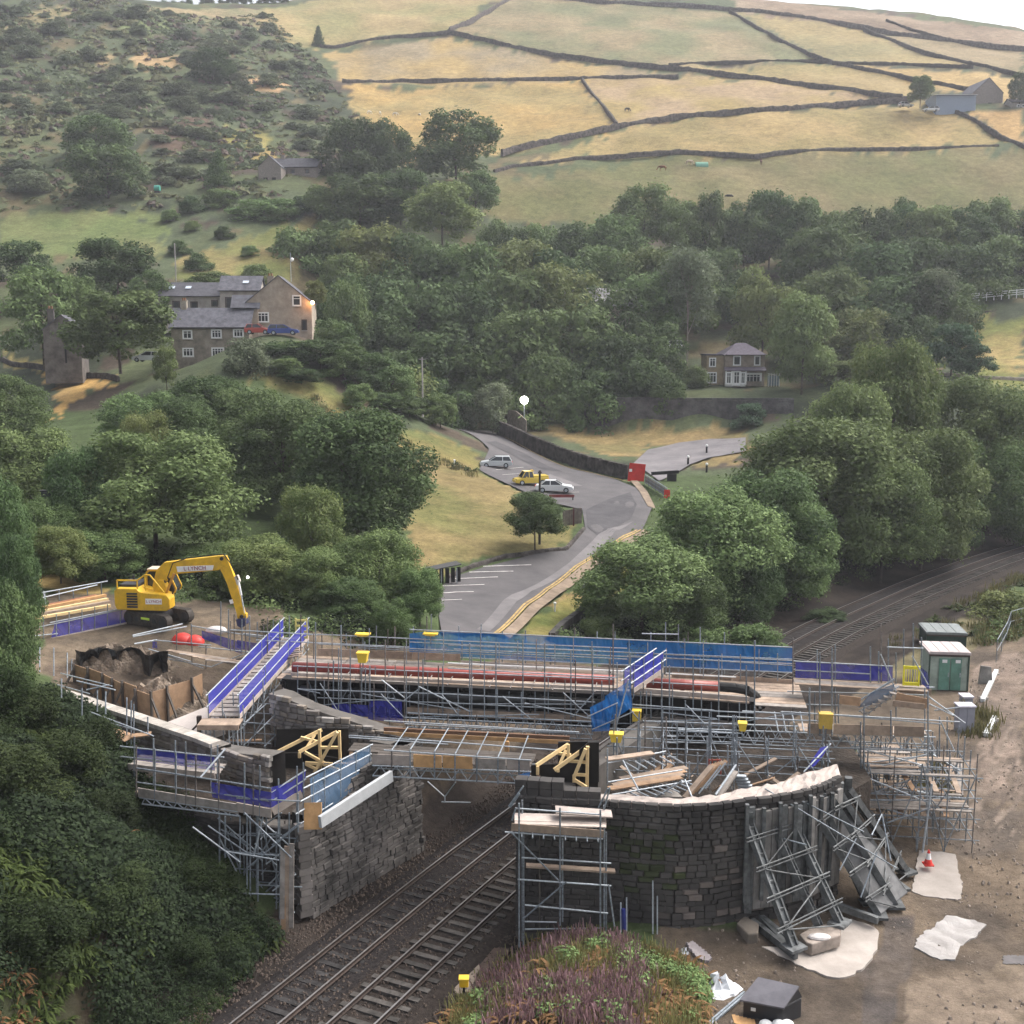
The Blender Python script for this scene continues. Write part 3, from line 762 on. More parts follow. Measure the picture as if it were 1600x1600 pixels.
for px, py, lb in [(867,955,'small white marker post on the grass verge by the lane'), (913,927,'white marker post at the end of the worn path by the bushes'), (710,727,'thin white marker post on the yellow meadow edge')]:
    p = hits([(px, py)])[0]; z = Hs(*p)
    t = thing('marker_post', (*p, z), lb, 'marker post'); MB().tube((*p, z-.1), (*p, z+.6), .07, 6).build('post', WHITE(), t); MB().ball((*p, z+.65), .13, 8, 5).build('cap', WHITE(), t)
# slatted bin shelter, slat fence and the dark post by the car park tree
p = hits([(690,912)])[0]; z = Hs(*p)
t = thing('bin_shelter', (*p, z), 'black timber shelter with sloping roof at the end of the parking bays', 'shelter')
w = 2.9
MB().beam((p[0]-w/2, p[1]-.2, z+1.25), (p[0]+w/2, p[1]+.9, z+1.65), 1.5, .08).build('roof', mat('grey_felt', (0.06, 0.06, 0.062), 0.9), t)
for k in range(7):
    f = k / 6; MB().box((p[0]-w/2+w*f, p[1]-.5+1.0*f, z+.6+.12*f), (.34, .06, 1.3)).build('slat', BLACK(), t)
for f in (0.05, .5, .95): MB().box((p[0]-w/2+w*f, p[1]-.62+1.0*f, z+.6), (.09, .09, 1.4)).build('post', GALV2(), t)
a, b = hits([(880,823)])[0], hits([(908,818)])[0]
t = thing('slat_fence', (*a, Hs(*a)), 'grey slatted fence between the car park tree and the lane', 'fence')
for k in range(16):
    q = a + (b - a) * k / 15; MB().box((*q, Hs(*q) + .8), (.12, .03, 1.7)).build('slat', mat('grey_wood', (0.2, 0.17, 0.15), .9, 0, .2), t)
q = hits([(896,822)])[0]; MB().box((q[0], q[1]-.1, Hs(*q)+.9), (.16, .12, 2.0)).build('post', mat('dark_red_post', (0.1, 0.03, 0.03), .8), t)
a, b = hits([(858,782)])[0], hits([(897,782)])[0]
t = thing('red_barrier', (*a, Hs(*a)), 'dark red low barrier in front of the white saloon', 'barrier')
plank('rail', (*a, Hs(*a)+.5), (*b, Hs(*b)+.5), .12, .3, t, mat('dull_red', (0.16, 0.03, 0.03), .7))
for k in (0.05,.95): q = a+(b-a)*k; MB().box((*q, Hs(*q)+.2), (.12,.12,.6)).build('post', BLACK(), t)
p = hits([(843,851)])[0]; z = Hs(*p); zt = ad(843, 735, p[1]).z
t = thing('dark_post', (*p, z), 'tall dark timber post standing behind the car park tree', 'post'); MB().tube((*p, z-.3), (*p, zt), .13, 8, .1).build('pole', mat('creosote', (0.03,0.022,0.02), .8), t)
MB().box((p[0], p[1], zt-.2), (.34,.1,.14)).build('cap', mat('creosote', (0.03,0.022,0.02), .8), t)
p = hits([(660,650)])[0]; z = Hs(*p); zb = ad(660, 617, 171).z; zt = ad(660, 558, 171).z; p = ad(660, 600, 171)
t = thing('telegraph_pole', (p.x, p.y, zb), 'pale slender telegraph pole in front of the dark wood', 'pole'); MB().tube((p.x, p.y, Hs(p.x, p.y)-.3), (p.x, p.y, zt), .14, 8, .1).build('pole', mat('bleached_pole', (0.36,0.34,0.32), .8), t)
MB().box((p.x, p.y, zt-.3), (1.0,.1,.1)).build('crossarm', mat('bleached_pole', (0.36,0.34,0.32), .8), t)
for (px, pt, pb, d, lb) in [(449, 395, 437, 171, None), (274, 380, 412, 215, 'distant thin telegraph pole on the slope above the farm roofs')]:
    if lb:
        p = ad(px, pb, d); t = thing('telegraph_pole', (p.x, p.y, p.z), lb, 'pole'); MB().tube((p.x, p.y, min(p.z, Hs(p.x,p.y))-.3), (p.x, p.y, ad(px, pt, d).z), .12, 6).build('pole', mat('bleached_pole', (0.36,0.34,0.32), .8), t)
# retaining wall below the house
t = thing('retaining_wall', (0,0,0), 'long grey retaining wall below the hedge of the white-windowed house', 'wall')
mb = MB()
RP = resample(np.array([ad(930,600,188.5)[:2], ad(1050,600,187.0)[:2], ad(1150,600,186.5)[:2], ad(1240,600,186)[:2]]), 40)
for i in range(39):
    a, b = RP[i], RP[i+1]; zt = 14.4 + random.uniform(-.15,.15)
    mb.box(((a[0]+b[0])/2, (a[1]+b[1])/2-.4, zt/2+3.5), (np.linalg.norm(b-a)+.02, .8, zt-7), math.atan2(b[1]-a[1], b[0]-a[0]))
mb.build('wall_body', mat('grey_retaining_stone', (0.085,0.08,0.08), .95, 0, .35, .7, .8, dist=.15), t)
for i in range(0,39):
    a, b = RP[i], RP[i+1]; MB().box(((a[0]+b[0])/2, (a[1]+b[1])/2-.4, 14.5), (np.linalg.norm(b-a)*.95, .95, .3), math.atan2(b[1]-a[1], b[0]-a[0])).build('coping_stone', mat('grey_retaining_stone', (0.1,0.09,0.09)), t)
# ------------------------------------------------------------------ field walls on the hill
FW = [
 ('dark drystone wall running from the lone cypress to the wall junction on the hill', [(500,74),(560,68),(640,58),(700,53)], 2.0),
 ('long thick drystone wall slanting across the hill from the junction to the blue barn', [(700,53),(760,66),(800,76),(870,89),(960,101),(1075,112),(1220,130),(1310,142),(1410,156)], 2.6),
 ('thick dark drystone wall climbing from the junction to the skyline', [(702,50),(735,37),(760,22),(790,6),(812,-6)], 3.0),
 ('straight thin drystone wall across the golden field above the twin trees', [(535,129),(620,129),(720,128),(800,127),(910,125),(1060,122)], 2.0),
 ('pale drystone wall running level to the gate on the right of the upper green field', [(1045,104),(1100,101),(1220,98),(1290,98)], 1.8),
 ('drystone wall continuing right past the gap above the farm', [(1300,101),(1369,102),(1376,102),(1440,104),(1521,107)], 1.9),
 ('drystone wall descending diagonally to the back of the farm barn', [(1140,20),(1180,44),(1225,68),(1260,85),(1297,99),(1340,109),(1400,120),(1440,130),(1520,143)], 2.2),
 ('topmost drystone wall under the heather skyline', [(830,-4),(870,0),(950,7),(1050,10),(1120,15),(1180,20),(1220,25),(1290,36),(1350,46),(1400,56),(1470,65),(1540,74),(1620,82)], 2.8),
 ('drystone wall slanting down right from the skyline wall to the frame edge', [(1350,48),(1400,68),(1440,83),(1500,99),(1560,112),(1610,122)], 2.2),
 ('faint drystone wall crossing the purple moor at the upper right', [(1385,34),(1420,47),(1460,58),(1490,67)], 1.8),
 ('short diagonal drystone wall between the two golden fields', [(910,128),(925,150),(945,172),(964,197)], 2.0),
 ('long thick drystone wall curving below the golden fields to the farm', [(784,243),(800,237),(860,224),(960,202),(1060,186),(1130,180),(1220,174),(1330,165),(1425,158)], 2.6),
 ('lowest drystone wall along the top of the olive green pasture', [(772,271),(800,263),(900,251),(980,246),(1060,240),(1140,244),(1180,247),(1220,241),(1300,237),(1400,236),(1500,234),(1560,232)], 1.8),
 ('drystone wall falling from the farm towards the right frame edge', [(1490,176),(1530,196),(1565,218),(1610,238)], 2.2),
]
for lb, px, h in FW: stone_run('field_wall', px, h, 0.9, DRY, lb, 'wall', 'drystone field walls', n=max(30, int(len(px) * 12)), jit=0.14)
stone_run('lane_wall', [(0,562),(50,575),(90,582),(150,590),(185,596)], 1.3, .5, DRY, 'stone wall beside the straw coloured track at the far left', 'wall', n=40)

# ------------------------------------------------------------------ the bridge works
# ---- masonry helper: courses of single stones on a battered face, joints recessed
_ST = {}
def stone_mesh(m, k):
    key = (m.name, k)
    if key not in _ST:
        rg = random.Random(k * 17 + 3); mb = MB(); b = 0.035
        # a box with a pillowed, chipped face towards -y (12 + some triangles)
        P = []
        for z in (-.5, .5):
            for x in (-.5, .5): P.append((x, .5, z))
        for z in (-.5, .5):
            for x in (-.5, .5): P.append((x, -.2, z))
        for z in (-.5, .5):
            for x in (-.5, .5): P.append((x * (1 - rg.uniform(.06, .16)), -.5 - rg.uniform(-.12, .1), z * (1 - rg.uniform(.1, .3))))
        F = [(0, 1, 3, 2), (0, 4, 5, 1), (2, 3, 7, 6), (0, 2, 6, 4), (1, 5, 7, 3), (4, 8, 9, 5), (6, 7, 11, 10), (4, 6, 10, 8), (5, 9, 11, 7), (8, 10, 11, 9)]
        _ST[key] = mb.add(P, F).mesh('stone_' + m.name + str(k), m)
    return _ST[key]
def masonry(t, path, z0f, z1f, mats, course=0.3, length=0.62, limit=300, chooser=None, depth=0.22):
    """path: plan points, outer face to the right hand of travel reversed (towards the viewer); z0f/z1f(s01)"""
    P = np.array(path, float); seg = np.linalg.norm(np.diff(P, axis=0), axis=1); L_ = np.r_[0, np.cumsum(seg)]
    tot = L_[-1]
    def pos(s):
        x, y = np.interp(s, L_, P[:, 0]), np.interp(s, L_, P[:, 1])
        i = min(max(np.searchsorted(L_, s) - 1, 0), len(P) - 2); d = (P[i + 1] - P[i]) / seg[i]
        return x, y, d
    zmin = min(z0f(0), z0f(1)); zmax = max(z1f(0), z1f(1)); nst = 0; rest = MB(); rg = random.Random(5)
    k = 0; z = zmin; jobs = []
    while z < zmax - 0.05:
        hgt = course * rg.uniform(.72, 1.3); s = -rg.uniform(0, length * .5)
        while s < tot:
            l = length * rg.uniform(.6, 1.45); a, b = max(0, s), min(tot, s + l); s += l
            if b - a < .12: continue
            c = (a + b) / 2; f = c / tot
            if z + hgt * .5 < z0f(f) or z + hgt * .6 > z1f(f): continue
            jobs.append((c, b - a, z + hgt / 2, hgt, f))
        z += hgt; k += 1
    jobs.sort(key=lambda j: -(j[1] * j[3]) - j[2] * .02)
    for c, l, zz, hh, f in jobs:
        x, y, d = pos(c); n = np.array((d[1], -d[0]))
        m = chooser(f, zz, rg) if chooser else rg.choice(mats)
        pr = rg.uniform(-.03, .06)
        if nst < limit:
            o = bpy.data.objects.new('stone', stone_mesh(m, rg.randrange(5))); COL.objects.link(o); o.parent = t
            o.location = (x + n[0] * pr - t.location.x, y + n[1] * pr - t.location.y, zz - t.location.z)
            o.rotation_euler = (rg.uniform(-.03,.03), rg.uniform(-.025,.025), math.atan2(d[1], d[0]) + rg.uniform(-.03,.03)); o.scale = (l - .03, depth, hh - .03)
            nst += 1
        else:
            rest.box((x + n[0] * pr, y + n[1] * pr, zz), (l - .03, depth, hh - .03), math.atan2(d[1], d[0]))
    if rest.v:
        tag(rest.build('masonry', mats[0], t), kind='stuff')
    # mortar core just behind the stone faces
    n_ = 30; rows = [[], [], [], []]
    for i in range(n_ + 1):
        x, y, d = pos(tot * i / n_); n = np.array((d[1], -d[0])); f = i / n_
        rows[0].append((x - n[0] * .02, y - n[1] * .02, z0f(f) - .4)); rows[1].append((x - n[0] * .02, y - n[1] * .02, z1f(f) - .03))
        rows[2].append((x - n[0] * .9, y - n[1] * .9, z1f(f) - .03)); rows[3].append((x - n[0] * .9, y - n[1] * .9, z0f(f) - .4))
    MB().grid(rows).build('mortar_core', MORTAR(), t)

# ---- right abutment: curved wing wall with a fresh mortar bed on top
WO = [az(px, py, 5.8) for px, py in [(806,1243),(860,1247),(950,1251),(1005,1256),(1060,1259),(1115,1256),(1165,1249),(1215,1243),(1262,1234),(1314,1213)]]
WI = [az(px, py, 5.8) for px, py in [(812,1234),(860,1239),(950,1241),(1005,1246),(1060,1248),(1115,1243),(1165,1233),(1215,1223),(1258,1209),(1308,1194)]]
t = thing('wing_wall', (WO[0].x, WO[0].y, 0), 'big curved dark stone wing wall with a pale mortar top, right of the tracks', 'stone wall')
mo = mat('mossy_stone', (0.035, 0.038, 0.026), .95, 0, .2, .8, .6, col2=(0.06, 0.075, 0.03))
pk = mat('pinkish_lit_stone', (0.08, 0.069, 0.062), .9, 0, .08, .5, .5, col2=(0.22, 0.185, 0.165))  # pinkish stone, paler to paint in the light on the wall's lower right
wt = mat('limewashed_stone', (0.3, 0.28, 0.26), .9, 0, .3, 1.2, .5)
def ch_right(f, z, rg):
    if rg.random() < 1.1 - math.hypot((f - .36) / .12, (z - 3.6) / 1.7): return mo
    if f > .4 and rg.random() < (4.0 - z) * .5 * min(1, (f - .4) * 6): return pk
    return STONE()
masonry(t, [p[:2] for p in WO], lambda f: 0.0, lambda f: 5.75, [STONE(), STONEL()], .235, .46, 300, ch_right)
rows = []
nn = 60
A_, B_ = resample(np.array([p[:2] for p in WO]), nn), resample(np.array([p[:2] for p in WI]), nn)
for j in range(5):
    rows.append([(A_[i][0] + (B_[i][0]-A_[i][0])*j/4, A_[i][1] + (B_[i][1]-A_[i][1])*j/4, 5.8 + random.uniform(-.05, .07) * (1 if i > 14 else .5)) for i in range(nn)])
rows.insert(0, [(a[0], a[1]-.02, 5.62 + random.uniform(-.12,.03)) for a in A_]); rows.append([(b[0], b[1], 5.2) for b in B_])
mo_ = MB().grid(rows).build('mortar_bed', CAPM(), t)
# return of the pier along the track and the parapet blocks at its corner
pa = WO[0]
pier = [(pa.x + .15, pa.y + .02), (pa.x + 2.2, pa.y + 3.6), (pa.x + 5.2, pa.y + 8.6), (pa.x + 9.2, pa.y + 15)]
t2 = thing('pier_wall', (pa.x, pa.y, 0), 'dark stone pier face running under the bridge along the right-hand track', 'stone wall')
masonry(t2, pier[::-1], lambda f: -.2, lambda f: 5.4, [STONE()], .42, .9, 120)
t3 = thing('parapet_stub', (pa.x, pa.y, 5.8), 'dark parapet blocks left standing on the pier corner behind the scaffold boards', 'parapet')
for i in range(7):
    for j in range(2):
        if j == 1 and i > 3: continue
        a, b = A_[i*2], A_[i*2+2]
        MB().box(((a[0]+b[0])/2, (a[1]+b[1])/2 + .25, 5.98 + j*.34), (np.linalg.norm(b-a)-.03, .5, .32), math.atan2(b[1]-a[1], b[0]-a[0])).build('stone', STONE(), t3)

# ---- left abutment: straight face along the track
AB0, AB1 = (-8.54, 45.75), (-4.4, 52.3)
ABS_ = mat('streaked_abutment_stone', (0.035, 0.033, 0.032), .92, 0, .08, .5, .6, col2=(0.2, 0.182, 0.17))
t = thing('abutment_wall', (AB0[0], AB0[1], 0), 'straight grey stone abutment wall beside the left-hand track', 'stone wall')
wg = mat('weathered_grey_stone', (0.11, 0.1, 0.092), .92, 0, .2, .6, .6, col2=(0.25, 0.225, 0.21))
masonry(t, [AB0, AB1, (-6.4, 53.2)], lambda f: -.3, lambda f: 4.3 + .9 * min(1, f * 3), [ABS_, wg], .25, .46, 300,
        lambda f, z, rg: (ABS_ if f < .72 else STONE()))
p0, p1 = az(500, 1292, 4.45), az(612, 1219, 4.95)
plank('wall_beam', p0 + Vector((0,0,.2)), p1 + Vector((0,0,.2)), .16, .5, t, mat('white_beam', (0.42, 0.43, 0.44), .6, 0, .06, 2))
# quoin pillar at the corner with an orange board on top
for k in range(13):
    MB().box((AB0[0]-.22, AB0[1]-.1, .1 + k*.31), (.58 - (k % 2) * .12, .55, .29), .55).build('quoin', wg, t)
plank('corner_board', az(489, 1296, 4.2), az(489, 1254, 5.2), .75, .06, t, ORANGEPLY(), up=(VX, VY, 0))
# front face of the left abutment, going back to the left in the shade
FR = [(-8.7, 45.8), (-12.2, 46.6), (-15.5, 48.6), (-18.6, 51.6)]
t = thing('shaded_wing_wall', (FR[0][0], FR[0][1], 0), 'dark shaded stone wing wall behind the raking scaffold on the left', 'stone wall')
masonry(t, FR[::-1], lambda f: .6 + 1.6 * (1 - f), lambda f: 3.7, [STONE()], .42, .9, 200)
# upper curved wing wall with white coping, stepping back to the left
CP = [az(px, py, 5.6) for px, py in [(97,1083),(152,1102),(196,1116),(250,1134),(310,1154),(335,1164)]]
t = thing('curved_parapet', (CP[0].x, CP[0].y, 5), 'curved stone parapet with white coping sweeping in from the left bushes', 'stone wall')
_cpl = resample(np.array([p[:2] for p in CP]), 24)
masonry(t, _cpl, lambda f: 3.2, lambda f: 5.45, [STONEL(), wg], .3, .6, 260)
for i in range(23):
    a, b = _cpl[i], _cpl[i+1]
    MB().box(((a[0]+b[0])/2, (a[1]+b[1])/2+.18, 5.56), (np.linalg.norm(b-a)-.025, .62, .2), math.atan2(b[1]-a[1], b[0]-a[0]) + random.uniform(-.02,.02)).build('coping_stone', mat('white_coping', (0.4,0.365,0.325), .9, 0, .14, 2), t)
# rubble face below the ramp, right of the parapet
RB = [az(330,1166,5.3), az(380,1190,5.1), az(424,1205,5.0)]
t = thing('rubble_wall', (RB[0].x, RB[0].y, 4), 'broken rubble wall with smeared mortar between the ramp and the left black shutter', 'stone wall')
masonry(t, [p[:2] for p in RB], lambda f: 3.4, lambda f: 5.2 + f*.5, [wt, wg, STONEL()], .26, .5, 150)
# stepped fill behind
def slab(name, poly, z, th, m, kind='structure', label=None, cat=None):
    mb = MB().prism([(p[0], p[1], z - th) for p in poly], (0, 0, th))
    o = mb.build(name, m)
    return tag(o, label, cat, None, kind)
EARTH = mat('dug_earth', (0.06, 0.046, 0.036), .95, 0, .4, 1.1, .8, dist=.15)
RUBB = mat('stony_earth', (0.22, 0.175, 0.135), .95, 0, .35, 1.6, .9, dist=.15)
slab('earth_fill', [(-8.2,46.6),(-12.0,47.2),(-15.4,49.2),(-24.6,60.6),(-25,66),(-14,68),(-9.5,62),(-7.5,56),(-5.6,52.6)], 3.9, 3.4, EARTH)
slab('earth_fill', [(WI[0].x+.6, WI[0].y+.4), *[(p.x, p.y+.3) for p in WI[2:]], (16.5,50.5), (17,56), (10.5,59.5), (8,57.5)], 4.0, 3.6, EARTH)
c_ = [az(px, py, 5.0) for px, py in [(262,1128),(338,1098),(352,1138),(318,1150)]]
t = thing('blinding_slab', tuple(c_[0]), 'freshly cast white concrete slab beside the plywood shuttering', 'slab')
MB().prism([p - Vector((0,0,.3)) for p in c_], (0,0,.3)).build('slab', mat('fresh_concrete', (0.46,0.41,0.38), .85, 0, .06, 2), t)
q = az(312,1145,5.0); MB().box((q.x, q.y, 5.4), (.2,.2,.9)).build('stake', mat('dark_timber', (0.05,0.035,0.03)), t); MB().beam((q.x-.5,q.y-.2,5.0),(q.x,q.y,5.5),.08,.08).build('prop', mat('dark_timber', (0.05,0.035,0.03)), t)

# ---- plywood shuttering round the excavation
FB = [az(px, py, 4.0) for px, py in [(120,1090),(165,1108),(196,1125),(237,1141),(262,1133),(300,1121),(318,1112)]]
t = thing('plywood_shuttering', tuple(FB[3]), 'brown plywood shuttering boxed around the dug-out earth left of the blue ramp', 'formwork')
for a, b in zip(FB[:-1], FB[1:]):
    n_ = max(1, round((b - a).length / 1.25))
    for k in range(n_):
        p, q = a.lerp(b, k / n_), a.lerp(b, (k + 1) / n_)
        zt = random.uniform(1.85, 2.15)
        plank('ply_panel', p + Vector((0,0,zt/2)), q + Vector((0,0,zt/2)), .03, zt, t, PLY())
        d = (b - a).normalized(); nrm = Vector((d.y, -d.x, 0))
        plank('stud', p + nrm*.09 , p + nrm*.09 + Vector((0,0,zt+.1)), .12, .1, t, mat('grey_stud', (0.1,0.085,0.075)), up=(d.x,d.y,0))
        plank('raker', p + nrm*1.1 + Vector((0,0,.05)), p + nrm*.12 + Vector((0,0,zt*.85)), .09, .1, t, mat('grey_stud', (0.1,0.085,0.075)), up=(d.x,d.y,0))
# earth inside, a rough mound
def mound(name, c, rx, ry, h, m, seed=1, n=26, label=None, cat=None, kind=None):
    rg = np.random.default_rng(seed); rows = []
    for j in range(n):
        row = []
        for i in range(n):
            u, v = i/(n-1)*2-1, j/(n-1)*2-1; r = math.hypot(u, v)
            hh = max(0, 1 - r**1.6) ** .8 * h * (0.75 + .5 * rg.random())
            row.append((c[0]+u*rx, c[1]+v*ry, c[2]+hh - (.3 if r >= 1 else 0)))
        rows.append(row)
    o = MB().grid(rows).build(name, m)
    return tag(o, label, cat, None, kind)
q = az(252,1090,5.0); mound('earth_heap', (q.x, q.y+.6, 3.8), 3.2, 2.4, 2.0, RUBB, 3, label='stony brown earth heap inside the plywood shuttering', cat='earth')
q = az(195,1050,5.0); mound('earth_bank', (q.x-1, q.y+2.0, 3.8), 4.5, 2.2, 2.1, RUBB, 4, label='earth bank under the black sheeting at the back of the dig', cat='earth')
# black plastic sheeting draped along the back edge
rows = []
for j in range(5):
    rows.append([tuple(az(118 + i*7.2, 1014 + 4*math.sin(i*.9) + i*.35 + j*(7 + 2*math.sin(i*1.7)) - (4 if 6 < i < 15 else 0), 6.1 - j*.35) + Vector((0, random.uniform(-.12,.12), 0))) for i in range(21)])
tag(MB().grid(rows).build('black_sheeting', mat('black_polythene', (0.015,0.016,0.017), .45, 0, .2, 3, .6, .4)), 'crumpled black polythene sheeting along the back of the dig', 'sheeting')
# stone remnant of the old parapet behind the left shutter
SR = [az(px, py, 5.2) for px, py in [(424,1124),(450,1131),(480,1136),(510,1139),(545,1141),(580,1144),(622,1147)]]
t = thing('old_parapet', tuple(SR[0]), 'curved remnant of old stone parapet with a yellowed top behind the left black shutter', 'stone wall')
masonry(t, [p[:2] for p in SR], lambda f: 4.2, lambda f: 6.6 - 1.3 * min(1, max(0, f - .1) * 1.25), [STONEL(), wg, wt], .24, .48, 220)

# ---- old bridge: black girder, pipes, decks
def vbox(name, x0, y0, x1, y1, v, hgt, depth, parent, m):
    """beam whose top edge runs through two pixels on plane v"""
    a, b = av(x0, y0, v), av(x1, y1, v)
    return plank(name, a - Vector((0,0,hgt/2)) + Vector((VX,VY,0))*depth/2, b - Vector((0,0,hgt/2)) + Vector((VX,VY,0))*depth/2, depth, hgt, parent, m)
V0, V1, V2, V3, V4 = 47.3, 53.9, 55.5, 57.9, 61.3
t = thing('bridge_girder', tuple(av(800,1090,56.6)), 'deep black riveted girder of the old bridge behind the tall scaffold', 'girder')
GIRD = mat('black_girder', (0.017,0.016,0.016), .6, .1, .3, 2, .3)
vbox('web', 440,1062, 1180,1098, 56.6, 1.75, .25, t, GIRD)
vbox('top_flange', 440,1060.5, 1180,1096.5, 56.35, .1, .75, t, GIRD); vbox('bottom_flange', 440,1111, 1180,1146, 56.35, .1, .75, t, GIRD)
for k in range(22):
    f = k/21; a = av(445+730*f, 1064+36*f, 56.5); plank('stiffener', a, a - Vector((0,0,1.65)), .12, .22, t, GIRD, up=(VX,VY,0))
t = thing('black_pipe', tuple(av(700,1088,56.2)), 'long black pipe slung along the face of the bridge girder', 'pipe')
MB().tube(av(470,1078,56.2), av(1000,1102,56.2), .24, 14).build('pipe', mat('black_pipe', (0.028,0.03,0.032), .4, 0, .2, 3, 0, .5), t, smooth=True)
for k in range(8): a = av(500+65*k, 1079.5+2.95*k, 56.2); MB().tube(a - Vector((UX,UY,0))*.08, a + Vector((UX,UY,0))*.08, .28, 14).build('collar', GIRD, t)
RP_ = mat('red_oxide_pipe', (0.27,0.055,0.042), .42, 0, .12, 2, 0, .5)
for (xa, ya, xb, yb, lb) in [(458,1042,960,1063,'longest dull red pipe lying along the bridge deck, left of the small blue stair'), (1010,1067,1123,1073,'short dull red pipe on the deck, right of the small blue stair')]:
    t = thing('red_pipe', tuple(av(xa,ya,V3)), lb, 'pipe', 'red pipes along the bridge deck')
    MB().tube(av(xa,ya,V3), av(xb,yb,V3), .27, 16).build('pipe', RP_, t, smooth=True)
    n_ = max(2, int((xb-xa)/85))
    for k in range(1, n_): a = av(xa+(xb-xa)*k/n_, ya+(yb-ya)*k/n_, V3); MB().tube(a - Vector((UX,UY,0))*.1, a + Vector((UX,UY,0))*.1, .30, 16).build('coupling', RP_, t)
    tube('guide_tube', av(xa,ya-1.5,V3-.35), av(xb,yb-1.5,V3-.35), t, GALV2(), .03)
# dark pipe end on the right
t = thing('black_duct', tuple(av(1150,1070,V3)), 'black flexible duct drooping off the right end of the red pipe', 'duct')
MB().path([av(1124,1073,V3), av(1150,1075,V3), av(1166,1078,V3), av(1180,1088,V3+.2), av(1190,1104,V3+.5)], .25, 10).build('duct', RUBBER(), t)
# bearers and deck boards: one deck above the girder, carried on it
t = thing('bridge_deck', tuple(av(800,1040,59)), 'boarded working deck of the bridge behind the red pipes', 'deck')
za, zb_ = av(480,1040,V3).z - .45, av(1120,1075,V3).z - .45
for r_ in range(9):
    v = 57.0 + r_*.5; u0 = -20.6; 
    for k in range(10):
        u = u0 + k*2.75; zz = za + (zb_-za)*((u+19.5)/22)
        plank('deck_board', uv(u,v,zz), uv(u+2.7,v,zz + (zb_-za)*2.7/22), .46, .05, t, (BOARD(), BOARDG(), BOARD())[random.randrange(3)])
for k in range(10):
    u = -20.2 + k*2.75; zz = za + (zb_-za)*((u+19.5)/22) - .12; plank('bearer', uv(u,56.4,zz), uv(u,61.4,zz), .12, .18, t, GIRD)
# rubble/earth seen under the bridge on the far bank is the ground itself

# ---- scaffold helpers
def lattice(t, x0, y0t, y0b, x1, y1t, y1b, v, n, m=None, double=0.5):
    """aluminium lattice beam(s) on plane v: two chords and zig-zag lacing"""
    m = m or GALV2()
    for dv in ((0, double) if double else (0,)):
        ph = .5 if dv else 0
        off = Vector((VX, VY, 0)) * dv
        T0, T1, B0, B1 = [p + off for p in (av(x0,y0t,v), av(x1,y1t,v), av(x0,y0b,v), av(x1,y1b,v))]
        tube('chord', T0, T1, t, m, .034); tube('chord', B0, B1, t, m, .034)
        for k in range(n):
            a, b = (k+ph)/n, min(1, (k+1+ph)/n); c = min(1, (a+b)/2)
            tube('lacing', B0.lerp(B1,a), T0.lerp(T1,c), t, m, .022); tube('lacing', T0.lerp(T1,c), B0.lerp(B1,b), t, m, .022)
def std(t, x, yt, yb, v, m=None, r=.034): return tube('standard', av(x,yb,v), av(x,yt,v), t, m or (GALV() if random.random()<.75 else RUSTY()), r)
def led(t, x0, y0, x1, y1, v, m=None, r=.032, name='ledger'): return tube(name, av(x0,y0,v), av(x1,y1,v), t, m or GALV2(), r)
def toe(t, x0, y0, x1, y1, v, h=.26, m=None): 
    a, b = av(x0,y0,v), av(x1,y1,v); n_ = max(1, round((b-a).length/3.2))
    for k in range(n_):
        p, q = a.lerp(b,k/n_), a.lerp(b,(k+.992)/n_); plank('toe_board', p-Vector((0,0,h/2)), q-Vector((0,0,h/2)), .04, h, t, m or random.choice((BOARD(),BOARD(),BOARDP())))
# near footbridge of lattice beams between the two abutments
t = T_NEAR = thing('scaffold_bridge', tuple(av(700,1200,V0)), 'lattice beam scaffold footbridge across the tracks at the front', 'scaffold')
lattice(t, 582,1196,1212, 832,1206,1225, V0, 10, None, .9)
PL_ = [(582,640,BOARDP()),(646,690,ORANGEPLY()),(692,738,ORANGEPLY()),(742,790,BOARDG()),(792,828,BOARDP())]
for xa, xb, m_ in PL_:
    f, g = (xa-582)/250, (xb-582)/250
    a, b = av(xa, 1186+f*10, V0-.05), av(xb, 1186+g*10, V0-.05); plank('ply_board', a, b, .03, .56 if m_ is ORANGEPLY() else .46, t, m_)
for r_ in range(5):
    for k in range(4):
        a = av(582+62*k, 1190+2.6*k, V0); b = av(582+62*(k+.98), 1190+2.6*(k+.98), V0); o_ = Vector((VX,VY,0))*(.2+r_*.32) + Vector((0,0,.02))
        plank('deck_board', a+o_, b+o_, .29, .045, t, mat('dirty_board',(0.085,0.072,0.062)))
for x, y in [(612,1172),(641,1171),(679,1174),(711,1178),(745,1180),(778,1183),(811,1187)]:
    std(t, x, y, y+42, V0-.08); a = av(x,y,V0-.08); tube('transom', a, a+Vector((VX,VY,0))*3.1+Vector((0,0,-.02)), t, GALV(), .03)
led(t, 545,1149, 700,1160, V0+2.9); led(t, 545,1152, 700,1163, V0+2.6, None, .03); led(t, 640,1155, 870,1172, V0+2.2); led(t, 600,1172, 830,1188, V0-.1)
